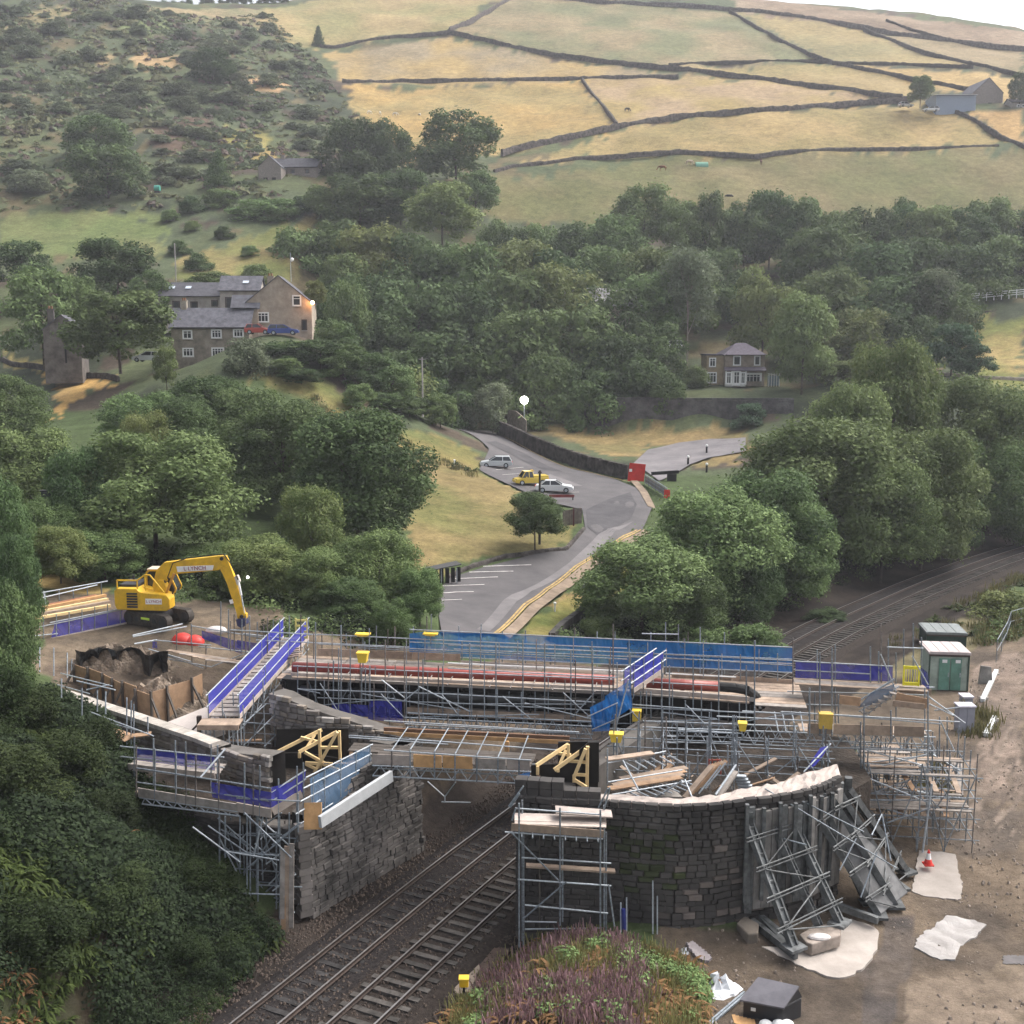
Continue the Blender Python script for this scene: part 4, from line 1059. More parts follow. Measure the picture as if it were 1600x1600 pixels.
# under-deck behind the front footbridge: earth shelf, timbers
for yy, m_ in ((1143, mat('red_brown_timber',(0.16,0.085,0.05))), (1150, ORANGEPLY())):
    plank('timber_waling', av(600,yy-4,V0+4.5), av(890,yy+10,V0+4.5), .12, .16, t, m_)
for r_ in range(3):
    a, b = av(545,1168,V0+1.9), av(835,1186,V0+1.9); o_ = Vector((VX,VY,0))*(r_*.36) + Vector((0,0,-.1))
    for k in range(4): plank('deck_board', a.lerp(b,k/4)+o_, a.lerp(b,(k+.985)/4)+o_, .33, .05, t, mat('dirty_board',(0.085,0.072,0.062)))
for x in (780, 790): pass
plank('timber_post', av(792,1158,V0+3.2), av(792,1182,V0+3.2), .2, .1, t, ORANGEPLY(), up=(VX,VY,0))
for x0_,y0_,x1_,y1_ in [(668,1221,695,1245),(712,1222,695,1245),(695,1245,695,1254)]: led(t, x0_,y0_,x1_,y1_, V0+3.5, None, .03, 'brace')
led(t, 690,1253, 735,1254, V0+3.5)

# main bridge scaffold: tall standards in front of the girder
t = thing('bridge_scaffold', tuple(av(700,1100,V2)), 'tall tube scaffold standing along the front of the black girder and red pipe', 'scaffold')
for x, yt, yb in [(493,972,1108),(513,1035,1094),(521,1032,1098),(533,977,1112),(565,1043,1138),(571,1043,1112),(578,1040,1112),(602,1000,1120),(632,1010,1128),(661,1030,1128),(685,1040,1122),(692,1040,1122),(734,1005,1128),(775,1005,1130),(817,1000,1134),(851,1005,1136),(892,1015,1130),(926,1015,1138),(943,1080,1132),(952,1030,1138),(958,975,1140),(963,1080,1138),(985,1020,1136),(1001,1080,1140),(1010,1080,1140),(1017,1080,1140),(1034,1030,1138),(1046,1040,1134),(1083,1025,1138),(1123,1030,1140),(1166,1040,1135),(1179,1001,1150)]:
    std(t, x, yt, yb, V2)
for a in [(470,1077,720,1085),(720,1085.5,930,1097),(496,1090,720,1099.5),(700,1098,930,1110),(465,1076,500,1083),(980,1100,1116,1110),(985,1105,1180,1114),(1036,1113,1120,1123),(700,1044,965,1059)]: led(t, *a, V2-.05)
for a in [(653,1072,735,1112),(895,1120,928,1083),(596,1062,632,1090),(632,1094,655,1076)]: led(t, *a, V2-.12, None, .032, 'brace')
toe(t, 455,1051, 965,1074.5, V2+.35, .36, BOARDP()); toe(t, 985,1074, 1172,1089, V2+.3, .36, BOARDP())
toe(t, 634,1105, 925,1119, V2+.1, .36); toe(t, 1005,1119, 1150,1131, V2+.1, .34, BOARDG())
for r_ in range(4):
    for (xa,ya,xb,yb) in [(455,1061,965,1084),(985,1086,1172,1101),(634,1114,925,1128),(1005,1128,1150,1140)]:
        a, b = av(xa,ya,V2), av(xb,yb,V2); n_ = max(1, round((b-a).length/3.5)); o_ = Vector((VX,VY,0))*(-.9 + r_*.28)
        if ya < 1100: o_ = Vector((VX,VY,0))*(.25+r_*.26) + Vector((0,0,.05))
        else: o_ = Vector((VX,VY,0))*(.15+r_*.26) + Vector((0,0,.05))
        for k in range(n_): plank('deck_board', a.lerp(b,k/n_)+o_, a.lerp(b,(k+.985)/n_)+o_, .25, .045, t, random.choice((BOARD(),BOARDG())))
for k in range(14):
    x = 500 + 33*k; a = av(x, 1062+1.52*k, V2-.2); tube('transom', a, a+Vector((VX,VY,0))*1.6, t, RUSTY(), .03)
# blue netting on the lower lift
for (pt, pb) in [([(518,1098),(575,1102)],[(520,1116),(575,1120)]), ([(577,1094),(628,1096)],[(575,1124),(630,1130)]), ([(455,1080),(480,1092)],[(450,1094),(482,1104)])]:
    sheet('netting', [av(*p, V2-.1) for p in pt], [av(*p, V2-.1) for p in pb], t, NETP(), .08)
# second lattice beam line, left part
t = thing('scaffold_bridge', tuple(av(780,1140,V1)), 'double lattice beam line in the middle of the bridge, under the long toe boards', 'scaffold')
lattice(t, 632,1121,1143, 925,1135,1155, V1, 14, GALV(), .7)
led(t, 600,1126, 905,1144, V1-.5); led(t, 632,1131,900,1145, V1-.3)
toe(t, 545,1133, 625,1140, V1-.4, .3, BOARD())
for k in range(6): x = 655+45*k; std(t, x, 1112+2*k, 1150+2*k, V1-.1, RUSTY())
sheet('netting', [av(922,1105,V1+.6), av(960,1086,V1+1.2)], [av(925,1143,V1+.6), av(952,1142,V1+.6)], t, NETB(), .1)
sheet('netting', [av(945,1088,V1+.5), av(985,1062,V1+.9)], [av(950,1130,V1+.5), av(988,1105,V1+.9)], t, NETB(), .1)
led(t, 962,1138,982,1062, V1+.3, None, .035,'brace'); led(t, 925,1140,990,1112,V1+.3,None,.03,'brace'); led(t, 918,1120,965,1098,V1+.4,None,.03,'brace')

# rear guard scaffold with light blue netting
t = thing('guard_scaffold', tuple(av(900,1020,V4)), 'rear guard scaffold hung with bright blue netting above the lane', 'scaffold')
def ln(x, x0, y0, x1, y1): return y0 + (y1-y0)*(x-x0)/(x1-x0)
xs = list(range(640, 1241, 40))
top = [av(x, ln(x,640,983,1240,1011) if x > 670 else 990, V4) for x in xs]; bot = [av(x, ln(x,640,1022,1240,1052), V4) for x in xs]
for k in range(0, len(xs)-1):
    sheet('netting', [top[k], top[k+1]], [bot[k], bot[k+1]], t, NETB(), .07, 8)
for x, yt in [(360,970),(378,968),(390,962),(402,972),(418,965),(437,968),(452,962),(470,960),(503,985),(541,990),(570,1003),(588,978),(617,979),(640,990),(646,979),(667,963),(674,960),(717,978),(752,975),(785,986),(821,985),(860,989),(898,980),(933,987),(961,987),(1017,988),(1040,972),(1060,976),(1069,997),(1075,988),(1094,980),(1103,1000),(1132,988),(1180,1001),(1239,996)]:
    std(t, x, yt, ln(x,360,1018,1240,1058), V4+.1)
for a in [(496,991,667,999),(400,1000,640,1011),(667,999,980,1013),(709,1014,1240,1037),(640,1003,1240,1032),(700,1026.5,1240,1051),(640,983.5,1240,1011.5),(1003,990,1060,991),(360,984,500,992)]: led(t, *a, V4-.03)
toe(t, 496,1013,720,1022, V4-.4, .42, BOARD()); toe(t, 720,1032,1000,1046, V4-.6, .2, BOARDP()); toe(t,1050,1050,1240,1062,V4-.5,.3,BOARD())
led(t, 700,1036,1000,1050, V4-.9, WHITE(), .05); led(t, 1040,1052,1150,1058, V4-.9, WHITE(), .04)
# tipped boards / lamp heads on the guard rails
YB = mat('yellow_plastic', (0.8,0.55,0.06), .5, 0, .06, 3)
def site_box(px, py, v, lb, w=.56, h=.48, m=None, taper=.7):
    c = av(px, py, v); t_ = thing('site_light', tuple(c), lb, 'light')
    mb = MB(); hw, hh = w/2, h/2
    mb.add([c+Vector((UX,UY,0))*(sx*hw*(taper if sz<0 else 1))+Vector((VX,VY,0))*(sy*.2)+Vector((0,0,sz*hh)) for sz in (-1,1) for sy in (-1,1) for sx in (-1,1)], [(0,2,3,1),(4,5,7,6),(0,1,5,4),(2,6,7,3),(0,4,6,2),(1,3,7,5)])
    mb.build('housing', m or YB, t_); plank('rim', c+Vector((0,0,hh))-Vector((UX,UY,0))*hw*1.08, c+Vector((0,0,hh))+Vector((UX,UY,0))*hw*1.08, .46, .07, t_, m or YB)
    tube('stem', c-Vector((0,0,hh)), c-Vector((0,0,hh+.5)), t_, GALV(), .03)
site_box(567,1027,V2-.2,'yellow site light on the scaffold above the left end of the red pipe')
site_box(567,992,V4-.1,'flat yellow site light on the rear guard rail at the left',.75,.1)
site_box(673,991,V4-.1,'flat yellow site light tilted at the start of the blue netting',.75,.1)
site_box(995,1118,V2-.4,'square yellow site light below the small blue stair',.42,.5,None,1)
site_box(963,1152,V0+3,'yellow round-bottomed site light above the right black shutter',.6,.36)
site_box(1160,1135,V1,'small yellow site light on the right lattice beam',.4,.36)

# small blue stair over the pipe
def stair(name, lb, a, b, width, m_net, hgt=1.0, v_off=(VX,VY,0), n=8, rails=True, legs=0):
    """boarded ramp with netted guard rails on both sides, from a up to b"""
    t_ = thing(name, tuple(a), lb, 'stair'); off = Vector(v_off)*width
    plank('stringer', a, b, .06, .24, t_, BOARDP()); plank('stringer', a+off, b+off, .06, .24, t_, BOARDP())
    for k in range(n):
        p = a.lerp(b,(k+.5)/n); plank('tread', p+off*.02, p+off*.98, (b-a).length/n*.8, .05, t_, BOARDG())
    for o_ in (Vector((0,0,0)), off):
        up = Vector((0,0,hgt))
        sheet('netting', [a+o_+up*.98, b+o_+up*.98], [a+o_+up*.1, b+o_+up*.1], t_, m_net, .05, 10)
        for q in (.5, 1.0): tube('guard_rail', a+o_+up*q-(b-a).normalized()*.25, b+o_+up*q+(b-a).normalized()*.25, t_, GALV2(), .032)
        for k in range(4): p = a.lerp(b,k/3)+o_; tube('standard', p-Vector((0,0,.4)), p+up*1.06, t_, GALV(), .03)
    return t_
stair('small_stair', 'short steep stair with violet netting crossing the red pipe', av(990,1079,V2-.2), av(1036,1047,V2+2.0), 1.0, NETP(), .95, (UX*-.5+VX*.3,UY*-.5+VY*.3,0), 6)
# long blue ramp on the left
RA, RBp = ad(374,1120,54.0), ad(482,996,67.5)
tr_ = stair('blue_ramp', 'long steep ramp with violet blue netting climbing on the left of the bridge', RA, RBp, 1.5, NETP(), 1.15, (-1,0,0), 22)
for o_ in (Vector((0,0,-.1)), Vector((-1.5,0,-.1))):
    for k in range(12):
        p, q = RA.lerp(RBp,k/12)+o_, RA.lerp(RBp,(k+1)/12)+o_; lo = Vector((0,0,-.6))
        tube('lacing', p, p.lerp(q,.5)+lo, tr_, GALV(), .025); tube('lacing', p.lerp(q,.5)+lo, q, tr_, GALV(), .025)
    tube('chord', RA+o_+Vector((0,0,-.6)), RBp+o_+Vector((0,0,-.6)), tr_, GALV(), .034)
plank('landing', RA+Vector((.2,-.5,-.1)), RA+Vector((-1.8,-.5,-.1)), 1.0, .06, tr_, BOARD()); plank('landing_edge', RA+Vector((.2,-1.0,-.2)), RA+Vector((-1.8,-1.0,-.2)), .05, .25, tr_, BOARD())
for dx in (-1.6,-1.2,-.3,.1):
    for dy in (-.9,-.2): p = RA+Vector((dx,dy,-.15)); tube('leg', p, p-Vector((0,0,1.2)), tr_, GALV2(), .035)
# site gate stand at the head of the ramp
for (px,py,v,lb) in [(471,982,66.5,'pale yellow folding barrier standing at the head of the long blue ramp')]:
    c = ad(px,py,v); t_ = thing('yellow_barrier', tuple(c), lb, 'barrier'); Y_ = mat('pale_yellow', (0.72,0.62,0.2), .5, 0, .05)
    for dx in (-.33,.33):
        MB().box((c.x+dx,c.y,c.z),(.08,.06,1.25)).build('post',Y_,t_)
    for dz in (-.55,-.2,.15,.5): MB().box((c.x,c.y,c.z+dz),(.7,.05,.12)).build('bar',Y_,t_)

# left top walkway with blue net
def lv(px,py): return az(px,py,6.2)
A1, B1 = ad(46,1010,68), ad(214,972,72.5)
def on(A,B,px,py):
    """point on the vertical plane through A and B"""
    r = Vector(ray(px,py)); d = B-A; n = Vector((d.y,-d.x,0)); o_ = Vector((0,0,CAM_H)); k = (A-o_).dot(n)/r.dot(n); return o_+r*k
t = thing('scaffold_walkway', tuple(A1), 'upper left scaffold walkway with blue netting and a lattice beam below it', 'scaffold')
sheet('netting', [on(A1,B1,86,972), on(A1,B1,140,962), on(A1,B1,204,950)], [on(A1,B1,80,998), on(A1,B1,140,988), on(A1,B1,208,970)], t, NETP(), .06, 16)
plank('toe_board', on(A1,B1,60,1006), on(A1,B1,212,974), .05, .42, t, BOARDP())
for q in ((60,980,212,948),(78,973,210,947),(50,994,90,990)): tube('guard_rail', on(A1,B1,q[0],q[1]), on(A1,B1,q[2],q[3]), t, GALV2(), .035)
for k in range(9): x = 48+20*k; tube('standard', on(A1,B1,x,1026-4.2*k), on(A1,B1,x,968-4*k), t, GALV(), .034)
Ta,Tb,Ba,Bb = on(A1,B1,46,1014), on(A1,B1,214,979), on(A1,B1,46,1028), on(A1,B1,206,996)
tube('chord',Ta,Tb,t,GALV(),.034); tube('chord',Ba,Bb,t,GALV2(),.034)
for k in range(10): tube('lacing',Ba.lerp(Bb,k/10),Ta.lerp(Tb,(k+.5)/10),t,GALV2(),.025); tube('lacing',Ta.lerp(Tb,(k+.5)/10),Ba.lerp(Bb,(k+1)/10),t,GALV2(),.025)
for r_ in range(4): plank('deck_board', on(A1,B1,50,1006)+Vector((.1,.3+r_*.3,0)), on(A1,B1,212,974)+Vector((.1,.3+r_*.3,0)), .27, .05, t, BOARDG())
tube('long_tube', ad(208,995,67), ad(292,979,69), t, GALV2(), .045); tube('long_tube', ad(210,1006,66), ad(245,1000,67), t, GALV2(), .045); tube('long_tube', ad(207,993,66.5), ad(285,975,69), t, GALV2(), .045)
for (x,yt,yb) in [(62,1010,1060),(84,1012,1068),(105,1020,1080),(112,1030,1086)]: tube('standard', ad(x,yb,63), ad(x,yt,64), t, GALV(), .034)
# stacked timber and rails further back
t = thing('timber_stack', tuple(ad(110,945,76)), 'long new orange timbers stacked behind the upper left walkway', 'timber')
for k,(a,b) in enumerate([((55,952),(165,930)),((58,957),(168,936)),((54,961),(172,940)),((60,949),(150,931)),((56,966),(172,946))]):
    plank('timber', az(*a,6.75), az(*b,6.75), .25, .16, t, (ORANGEPLY(),PINE(),BOARD(),mat('red_timber',(0.3,0.13,0.07)),PINE())[k])
t = thing('site_guardrail', tuple(ad(110,930,80)), 'grey tube guard rail behind the stacked timbers', 'railing')
for q in ((66,926,168,908),(66,934,152,914),(68,924,72,945)): tube('rail', az(q[0],q[1],7.3), az(q[2],q[3],7.3), t, GALV2(), .04)
for k in range(5): x = 70+22*k; g_ = az(x,928-4*k,7.3); tube('post', g_-Vector((0,0,1.3)), g_+Vector((0,0,.1)), t, GALV(), .04)
# red tanks and clutter near the digger
for (px,py,w,lb) in [(294,1002,52,'red plastic tank by the foot of the digger'),]:
    c = ad(px,py,69.5); t_ = thing('red_tank', (c.x,c.y,c.z-.55), lb, 'tank')
    RT = mat('red_plastic',(0.55,0.05,0.04),.45,0,.06,2)
    MB().ball((c.x-.35,c.y,c.z),.6,16,10,(1.15,1,.9)).build('tank_body',RT,t_,smooth=True); MB().ball((c.x+.45,c.y-.1,c.z-.06),.55,16,10,(1.1,1,.88)).build('tank_body',RT,t_,smooth=True)
    MB().box((c.x+.1,c.y,c.z-.5),(1.9,1.1,.2)).build('skid',BLACK(),t_); MB().tube((c.x+.4,c.y-.6,c.z+.05),(c.x+.4,c.y-.5,c.z+.05),.07,8).build('filler_cap',WHITE(),t_)
c = ad(338,985,70); t_ = thing('white_bag', tuple(c), 'white bulk bag lying by the red tank', 'bag'); MB().ball((c.x,c.y,c.z),.5,10,6,(1.4,.8,.55)).build('bag',mat('white_woven',(0.62,0.58,0.56),.8,0,.1,4,.5),t_)
t = thing('low_scaffold', tuple(ad(330,1000,67)), 'low scaffold with violet netting between the red tank and the blue ramp', 'scaffold')
for a,b in [((315,985),(378,1004)),((370,1000),(420,1008))]: sheet('netting',[ad(*a,67.5),ad(*b,66.5)],[ad(a[0],a[1]+12,67.5),ad(b[0],b[1]+18,66.5)],t,NETP(),.05,8)
sheet('netting',[ad(238,1001,67.5),ad(245,1003,67.5)],[ad(238,1012,67.5),ad(246,1014,67.5)],t,NETP(),.03,4)
for q in [(240,1000,330,1008),(300,978,430,1000),(380,990,470,1000),(310,1010,420,1022),(255,1028,330,1042),(330,1042,410,1010),(232,1014,300,1034),(255,1022,318,1044)]: tube('ledger',ad(q[0],q[1],66),ad(q[2],q[3],66),t,GALV2(),.032)
for x,yt,yb in [(345,940,1010),(357,952,1012),(366,960,1015),(378,968,1020),(384,962,1022),(300,1005,1035),(322,1008,1045),(412,975,1030),(427,968,1030),(438,985,1040),(299,975,1005),(276,985,1020)]: tube('standard',ad(x,yb,66),ad(x,yt,66),t,GALV() if x%2 else RUSTY(),.034)
for k in range(7):
    a,b = az(262+10*k,1016+4*k*.6,5.9), az(330+12*k,1026+2*k,5.9); plank('deck_board',a,b,.3,.05,t,random.choice((BOARDG(),BOARD(),BOARD())))
toe(t,330,1040,410,1018,64.0,.25,BOARDG()); toe(t,258,1018,330,1040,64.5,.22,BOARDG())
for k in range(5): plank('deck_board', ad(395+4*k,1022+3*k,66-.5*k), ad(470,1012+3*k,64.5-.5*k), .34,.05,t,random.choice((BOARD(),BOARDG())))

# ---- left front platform on raking scaffold
PA, PB, PC = ad(212,1238,47.6), ad(424,1272,44.6), ad(472,1242,45.3)
t = thing('scaffold_platform', tuple(PB), 'grey scaffold platform on raking tubes clinging to the shaded left wing wall', 'scaffold')
def onp(px,py,dv=0): return on(PA+Vector((0,dv,0)),PB+Vector((0,dv,0)),px,py)
def onq(px,py): return on(PB,PC,px,py)
plank('toe_board', onp(216,1238), onp(372,1264), .05, .42, t, BOARDG()); plank('toe_board', onp(370,1261), onp(424,1271), .05, .4, t, BOARDP()); plank('toe_board', onq(426,1268), onq(472,1240), .05, .36, t, BOARDP())
for r_ in range(8): plank('deck_board', onp(214,1236,.2+r_*.27), onp(424,1268,.2+r_*.27), .25, .05, t, random.choice((BOARDG(),BOARDG(),BOARD())))
for y0,y1 in ((1200,1232),(1222,1252)): tube('guard_rail', onp(213,y0), onp(424,y1), t, GALV(), .032)
tube('guard_rail', onp(370,1247), onp(470,1252), t, GALV2(), .032)
for x in (213,242,275,291,306,342,382,396,406): tube('standard', onp(x,1238+(x-212)*.16+8), onp(x,1165+(x-212)*.16), t, GALV() if x%3 else RUSTY(), .034)
sheet('netting', [onp(330,1222),onp(424,1238)], [onp(332,1246),onp(424,1262)], t, NETP(), .06, 10)
sheet('netting', [onp(424,1230),onq(455,1222),onq(478,1202)], [onp(424,1262),onq(455,1256),onq(474,1236)], t, NETP(), .05, 10)
for y in (0,14): tube('guard_rail', onq(424,1238+y), onq(478,1203+y), t, GALV2(), .032)
for x,y in ((435,1225),(464,1205),(474,1200)): tube('standard', onq(x,y+80), onq(x,y-8), t, GALV(), .034)
lattice_pts = [onp(230,1246), onp(372,1272), onp(230,1254), onp(374,1276)]
tube('chord', onp(218,1246), onp(372,1268), t, GALV2(), .034); tube('chord', onp(222,1256), onp(374,1275), t, GALV2(), .034)
for k in range(9):
    a,b = k/9,(k+1)/9; tube('lacing', onp(222,1256).lerp(onp(374,1275),a), onp(218,1246).lerp(onp(372,1268),(a+b)/2), t, GALV2(), .024); tube('lacing', onp(218,1246).lerp(onp(372,1268),(a+b)/2), onp(222,1256).lerp(onp(374,1275),b), t, GALV2(), .024)
# upper lift along the stone parapet
QA, QB = ad(190,1170,49.8), ad(340,1200,47.4)
def onu(px,py): return on(QA,QB,px,py)
sheet('netting', [onu(214,1168),onu(335,1182)], [onu(214,1188),onu(336,1204)], t, NETP(), .06, 12)
plank('toe_board', onu(200,1198), onu(336,1213), .05, .3, t, BOARDG())
for r_ in range(4): plank('deck_board', onu(200,1196)+Vector((.1,.3+r_*.3,0)), onu(336,1212)+Vector((.1,.3+r_*.3,0)), .28,.05,t,BOARDG())
for y in (1166,1182): tube('guard_rail', onu(188,y), onu(350,y+17), t, GALV2(), .032)
for x in (210,240,274,290,330,340): tube('standard', onu(x,1150+(x-200)*.1), onu(x,1225+(x-200)*.1), t, GALV(), .034)
tube('long_tube', ad(313,1215,46.5), ad(352,1170,47.5), t, GALV2(), .04)
plank('ply_sheet', ad(160,1140,52), ad(205,1154,51.3), .9, .04, t, PLY()); plank('ply_sheet', ad(205,1150,51.3), ad(236,1146,51.5), .5, .04, t, PLY())
tube('ledger', ad(120,1064,55), ad(180,1078,53), t, GALV2(), .035); tube('ledger', ad(135,1078,54), ad(170,1070,54), t, GALV2(), .035); tube('ledger', ad(90,1070,57), ad(140,1084,55), t, GALV2(), .03); tube('ledger', ad(95,1052,58), ad(175,1072,54), t, GALV2(), .03)
for (x,yt,yb) in [(128,1075,1118),(152,1078,1112),(165,1080,1116),(205,1095,1200),(209,1100,1220),(198,1090,1175),(231,1120,1150),(96,1060,1090)]: tube('standard', ad(x,yb,51.5), ad(x,yt,51.8), t, GALV(), .034)
tube('ledger', ad(140,1112,52.5), ad(240,1150,50.5), t, GALV2(), .03); tube('ledger', ad(160,1126,52), ad(230,1146,51), t, GALV(), .03)
# raking tubes underneath, standing on the bank
RK = [(301,1292,375,1347),(325,1290,385,1332),(340,1278,400,1330),(342,1308,382,1386),(382,1270,455,1340),(395,1352,430,1300),(400,1275,462,1330),(404,1410,442,1462),(388,1355,470,1286),(416,1350,452,1324),(425,1320,468,1286),(350,1322,377,1347),(352,1330,436,1344),(369,1332,436,1337),(388,1302,440,1304),(380,1382,445,1384),(380,1396,442,1398),(430,1385,472,1386),(420,1382,452,1350),(408,1400,440,1372),(436,1443,460,1425),(412,1272,396,1340),(360,1300,410,1345),(405,1295,440,1270),(426,1392,462,1366),(398,1318,432,1352),(345,1296,392,1322),(430,1442,456,1444)]
for i,q in enumerate(RK): 
    d = 44.6 + (i%4)*.45; tube('brace', ad(q[0],q[1],d), ad(q[2],q[3],d-.1), t, GALV() if i%3 else GALV2(), .032)
for x,yt,yb in [(343,1272,1368),(352,1275,1340),(375,1275,1355),(386,1272,1388),(401,1270,1395),(403,1275,1408),(416,1272,1350),(437,1275,1450),(452,1270,1440),(456,1320,1448),(391,1275,1400),(432,1300,1420)]:
    tube('standard', ad(x,yb,45.2), ad(x,yt,45.2), t, GALV(), .034)
t2 = thing('leaning_boards', tuple(ad(448,1455,44.4)), 'tall weathered boards leaning upright at the foot of the left scaffold', 'boards')
for x,yt,yb,m_ in [(441,1326,1458,BOARDG()),(447,1322,1456,BOARD()),(455,1318,1450,BOARDG()),(443,1340,1452,PLY())]: plank('board', ad(x,yb,44.3), ad(x+1,yt,44.6), .2,.05,t2,m_,up=(VX,VY,0))
# netting and rails on the abutment edge, grey blue
EA, EB = ad(489,1300,45.4), ad(580,1225,49.4)
t = thing('edge_guard', tuple(EA), 'grey blue netted guard rail along the top of the left abutment wall', 'scaffold')
def one(px,py): return on(EA,EB,px,py)
sheet('netting', [one(484,1216),one(578,1165)], [one(490,1286),one(582,1208)], t, NETG(), .08, 14)
for a in [(478,1215,582,1163),(474,1232,580,1178),(470,1252,582,1192),(462,1272,500,1250),(465,1290,520,1255)]: tube('guard_rail', one(a[0],a[1]), one(a[2],a[3]), t, GALV2(), .032)
for x,yt,yb in [(507,1200,1262),(532,1185,1245),(556,1172,1232),(578,1163,1215),(489,1215,1290),(466,1240,1300)]: tube('standard', one(x,yb), one(x,yt), t, GALV(), .034)

# ---- black shutters with new pine frames
def shutter(name, lb, faces, timbers):
    t_ = thing(name, tuple(faces[0][1][0]), lb, 'formwork')
    for nm, pts, m_ in faces:
        a,b,c,d = pts
        MB().prism([a,b,c,d], Vector((VX,VY,0))*.12).build(nm, m_, t_)
    for a,b,w in timbers: plank('pine_brace', a, b, w, w, t_, PINE(), up=(VX,VY,.01))
    return t_
BS = mat('black_shutter', (0.014,0.012,0.011), .5, 0, .3, 1.5, .4)
VL = 50.2
P_ = lambda x,y,dv=0: av(x,y,VL+dv)
shutter('formwork_shutter', 'left black formwork shutter braced by new yellow timber frames', [
  ('face_panel', [P_(420,1178),P_(470,1176),P_(478,1222),P_(438,1222)], BS), ('face_panel', [P_(468,1176,.3),P_(536,1186,.3),P_(536,1226,.3),P_(470,1224,.3)], BS),
  ('back_panel', [P_(432,1140,1.6),P_(545,1138,1.6),P_(545,1195,1.6),P_(432,1192,1.6)], BS), ('end_panel', [P_(526,1138,.6),P_(545,1138,.6),P_(545,1200,.6),P_(528,1215,.6)], BS)],
  [(P_(421,1181,-.1),P_(503,1140,1.2),.15),(P_(467,1175,-.2),P_(535,1139,.9),.15),(P_(499,1140,.2),P_(501,1202,.2),.12),(P_(530,1142,.1),P_(532,1204,.1),.12),(P_(527,1144,-.1),P_(486,1216,-.3),.14),(P_(501,1168,.15),P_(530,1168,.15),.12),(P_(492,1148,.5),P_(476,1173,0),.12),(P_(470,1152,.6),P_(500,1160,.5),.11),(P_(476,1175,-.2),P_(510,1194,-.1),.12),(P_(477,1192,-.3),P_(520,1194,-.1),.13),(P_(505,1194,-.2),P_(532,1204,-.2),.12),(P_(435,1178,-.1),P_(435,1184,-.1),.12),(P_(468,1176,-.25),P_(468,1184,-.25),.12),(P_(478,1194,-.3),P_(495,1202,-.3),.11)])
VR = 46.6
P_ = lambda x,y,dv=0: av(x,y,VR+dv)
SHR = shutter('formwork_shutter', 'right black formwork shutter braced by new yellow timber frames', [
  ('face_panel', [P_(830,1196),P_(905,1192),P_(905,1246),P_(830,1244)], BS), ('side_panel', [P_(905,1172,.1),P_(920,1160,.1),P_(920,1244,.1),P_(905,1246,.1)], BS),
  ('back_panel', [P_(872,1160,1.7),P_(936,1158,1.7),P_(936,1222,1.7),P_(872,1222,1.7)], BS), ('end_panel', [P_(918,1160,.4),P_(936,1160,.4),P_(934,1240,.4),P_(918,1246,.4)], BS)],
  [(P_(838,1196,-.1),P_(888,1163,.9),.14),(P_(866,1203,-.2),P_(920,1165,.4),.15),(P_(888,1163,.3),P_(888,1199,.2),.12),(P_(918,1166,0),P_(917,1230,0),.13),(P_(915,1170,-.1),P_(897,1214,-.2),.14),(P_(897,1211,-.2),P_(897,1222,-.2),.13),(P_(897,1218,-.25),P_(916,1230,-.2),.12),(P_(916,1231,-.25),P_(900,1243,-.3),.13),(P_(890,1189,.1),P_(916,1191,0),.11),(P_(900,1210,-.1),P_(916,1211,-.05),.11),(P_(884,1172,.5),P_(872,1200,0),.12),(P_(866,1176,.6),P_(892,1180,.4),.11),(P_(840,1197,-.15),P_(840,1210,-.15),.12),(P_(872,1202,-.2),P_(872,1206,-.2),.12)])
plank('brown_post', av(841,1212,VR-.16), av(842,1243,VR-.16), .16,.1, SHR, mat('red_brown_timber',(0.16,0.085,0.05)), up=(VX,VY,0))
tt = T_NEAR
sheet('netting', [av(812,1210,V0-.4),av(828,1206,V0-.4)], [av(806,1236,V0-.6),av(828,1236,V0-.6)], tt, NETB(), .05, 5)

# ---- scaffold tower against the right pier
TZ = 43.2
def ot(px,py,dd=0): return ad(px,py,TZ+dd)
t = thing('pier_scaffold', tuple(ot(870,1470)), 'scaffold tower with pale boarded platform in front of the curved wall', 'scaffold')
for r_,(y0,y1,m_) in enumerate([(1284,1291,BOARDP()),(1279,1287,BOARDP()),(1275,1283,CAPM()),(1271,1278,CAPM())]):
    for k in range(2): xa = 804+72*k; plank('deck_board', ot(xa,y0+2+k*3,-.9+r_*.27), ot(xa+71,y0+4+k*3,-.9+r_*.27), .26,.05,t,m_)
plank('toe_board', ot(799,1292,-1.1), ot(943,1303,-1.1), .05,.3,t,BOARD())
tube('ledger', ot(789,1300,-1.1), ot(942,1311,-1.1), t, GALV2(), .034)
for k in range(8): a = ot(815+17*k,1303+1.1*k,-1.2); tube('transom', a+Vector((0,-.3,0)), a+Vector((0,1.2,.05)), t, GALV(), .03)
for x,yt,yb,dd in [(811,1255,1480,-1.1),(816,1250,1470,0),(818,1300,1480,-.6),(875,1262,1446,-1.1),(879,1310,1440,0),(938,1265,1460,-1.1),(944,1258,1450,0),(947,1300,1460,-.6)]: tube('standard', ot(x,yb,dd), ot(x,yt,dd), t, GALV(), .036)
for q in [(806,1263,940,1273,-1.1),(815,1340,955,1349,-1.1),(809,1374,955,1384,-1.1),(820,1414,950,1427,-1.1),(820,1440,870,1441,-.6),(820,1452,960,1450,0),(812,1278,880,1285,-.2)]: tube('ledger', ot(q[0],q[1],q[4]), ot(q[2],q[3],q[4]), t, GALV2(), .034)
plank('deck_board', ot(822,1352,-.5), ot(961,1361,-.5), .3,.08,t,BOARD())
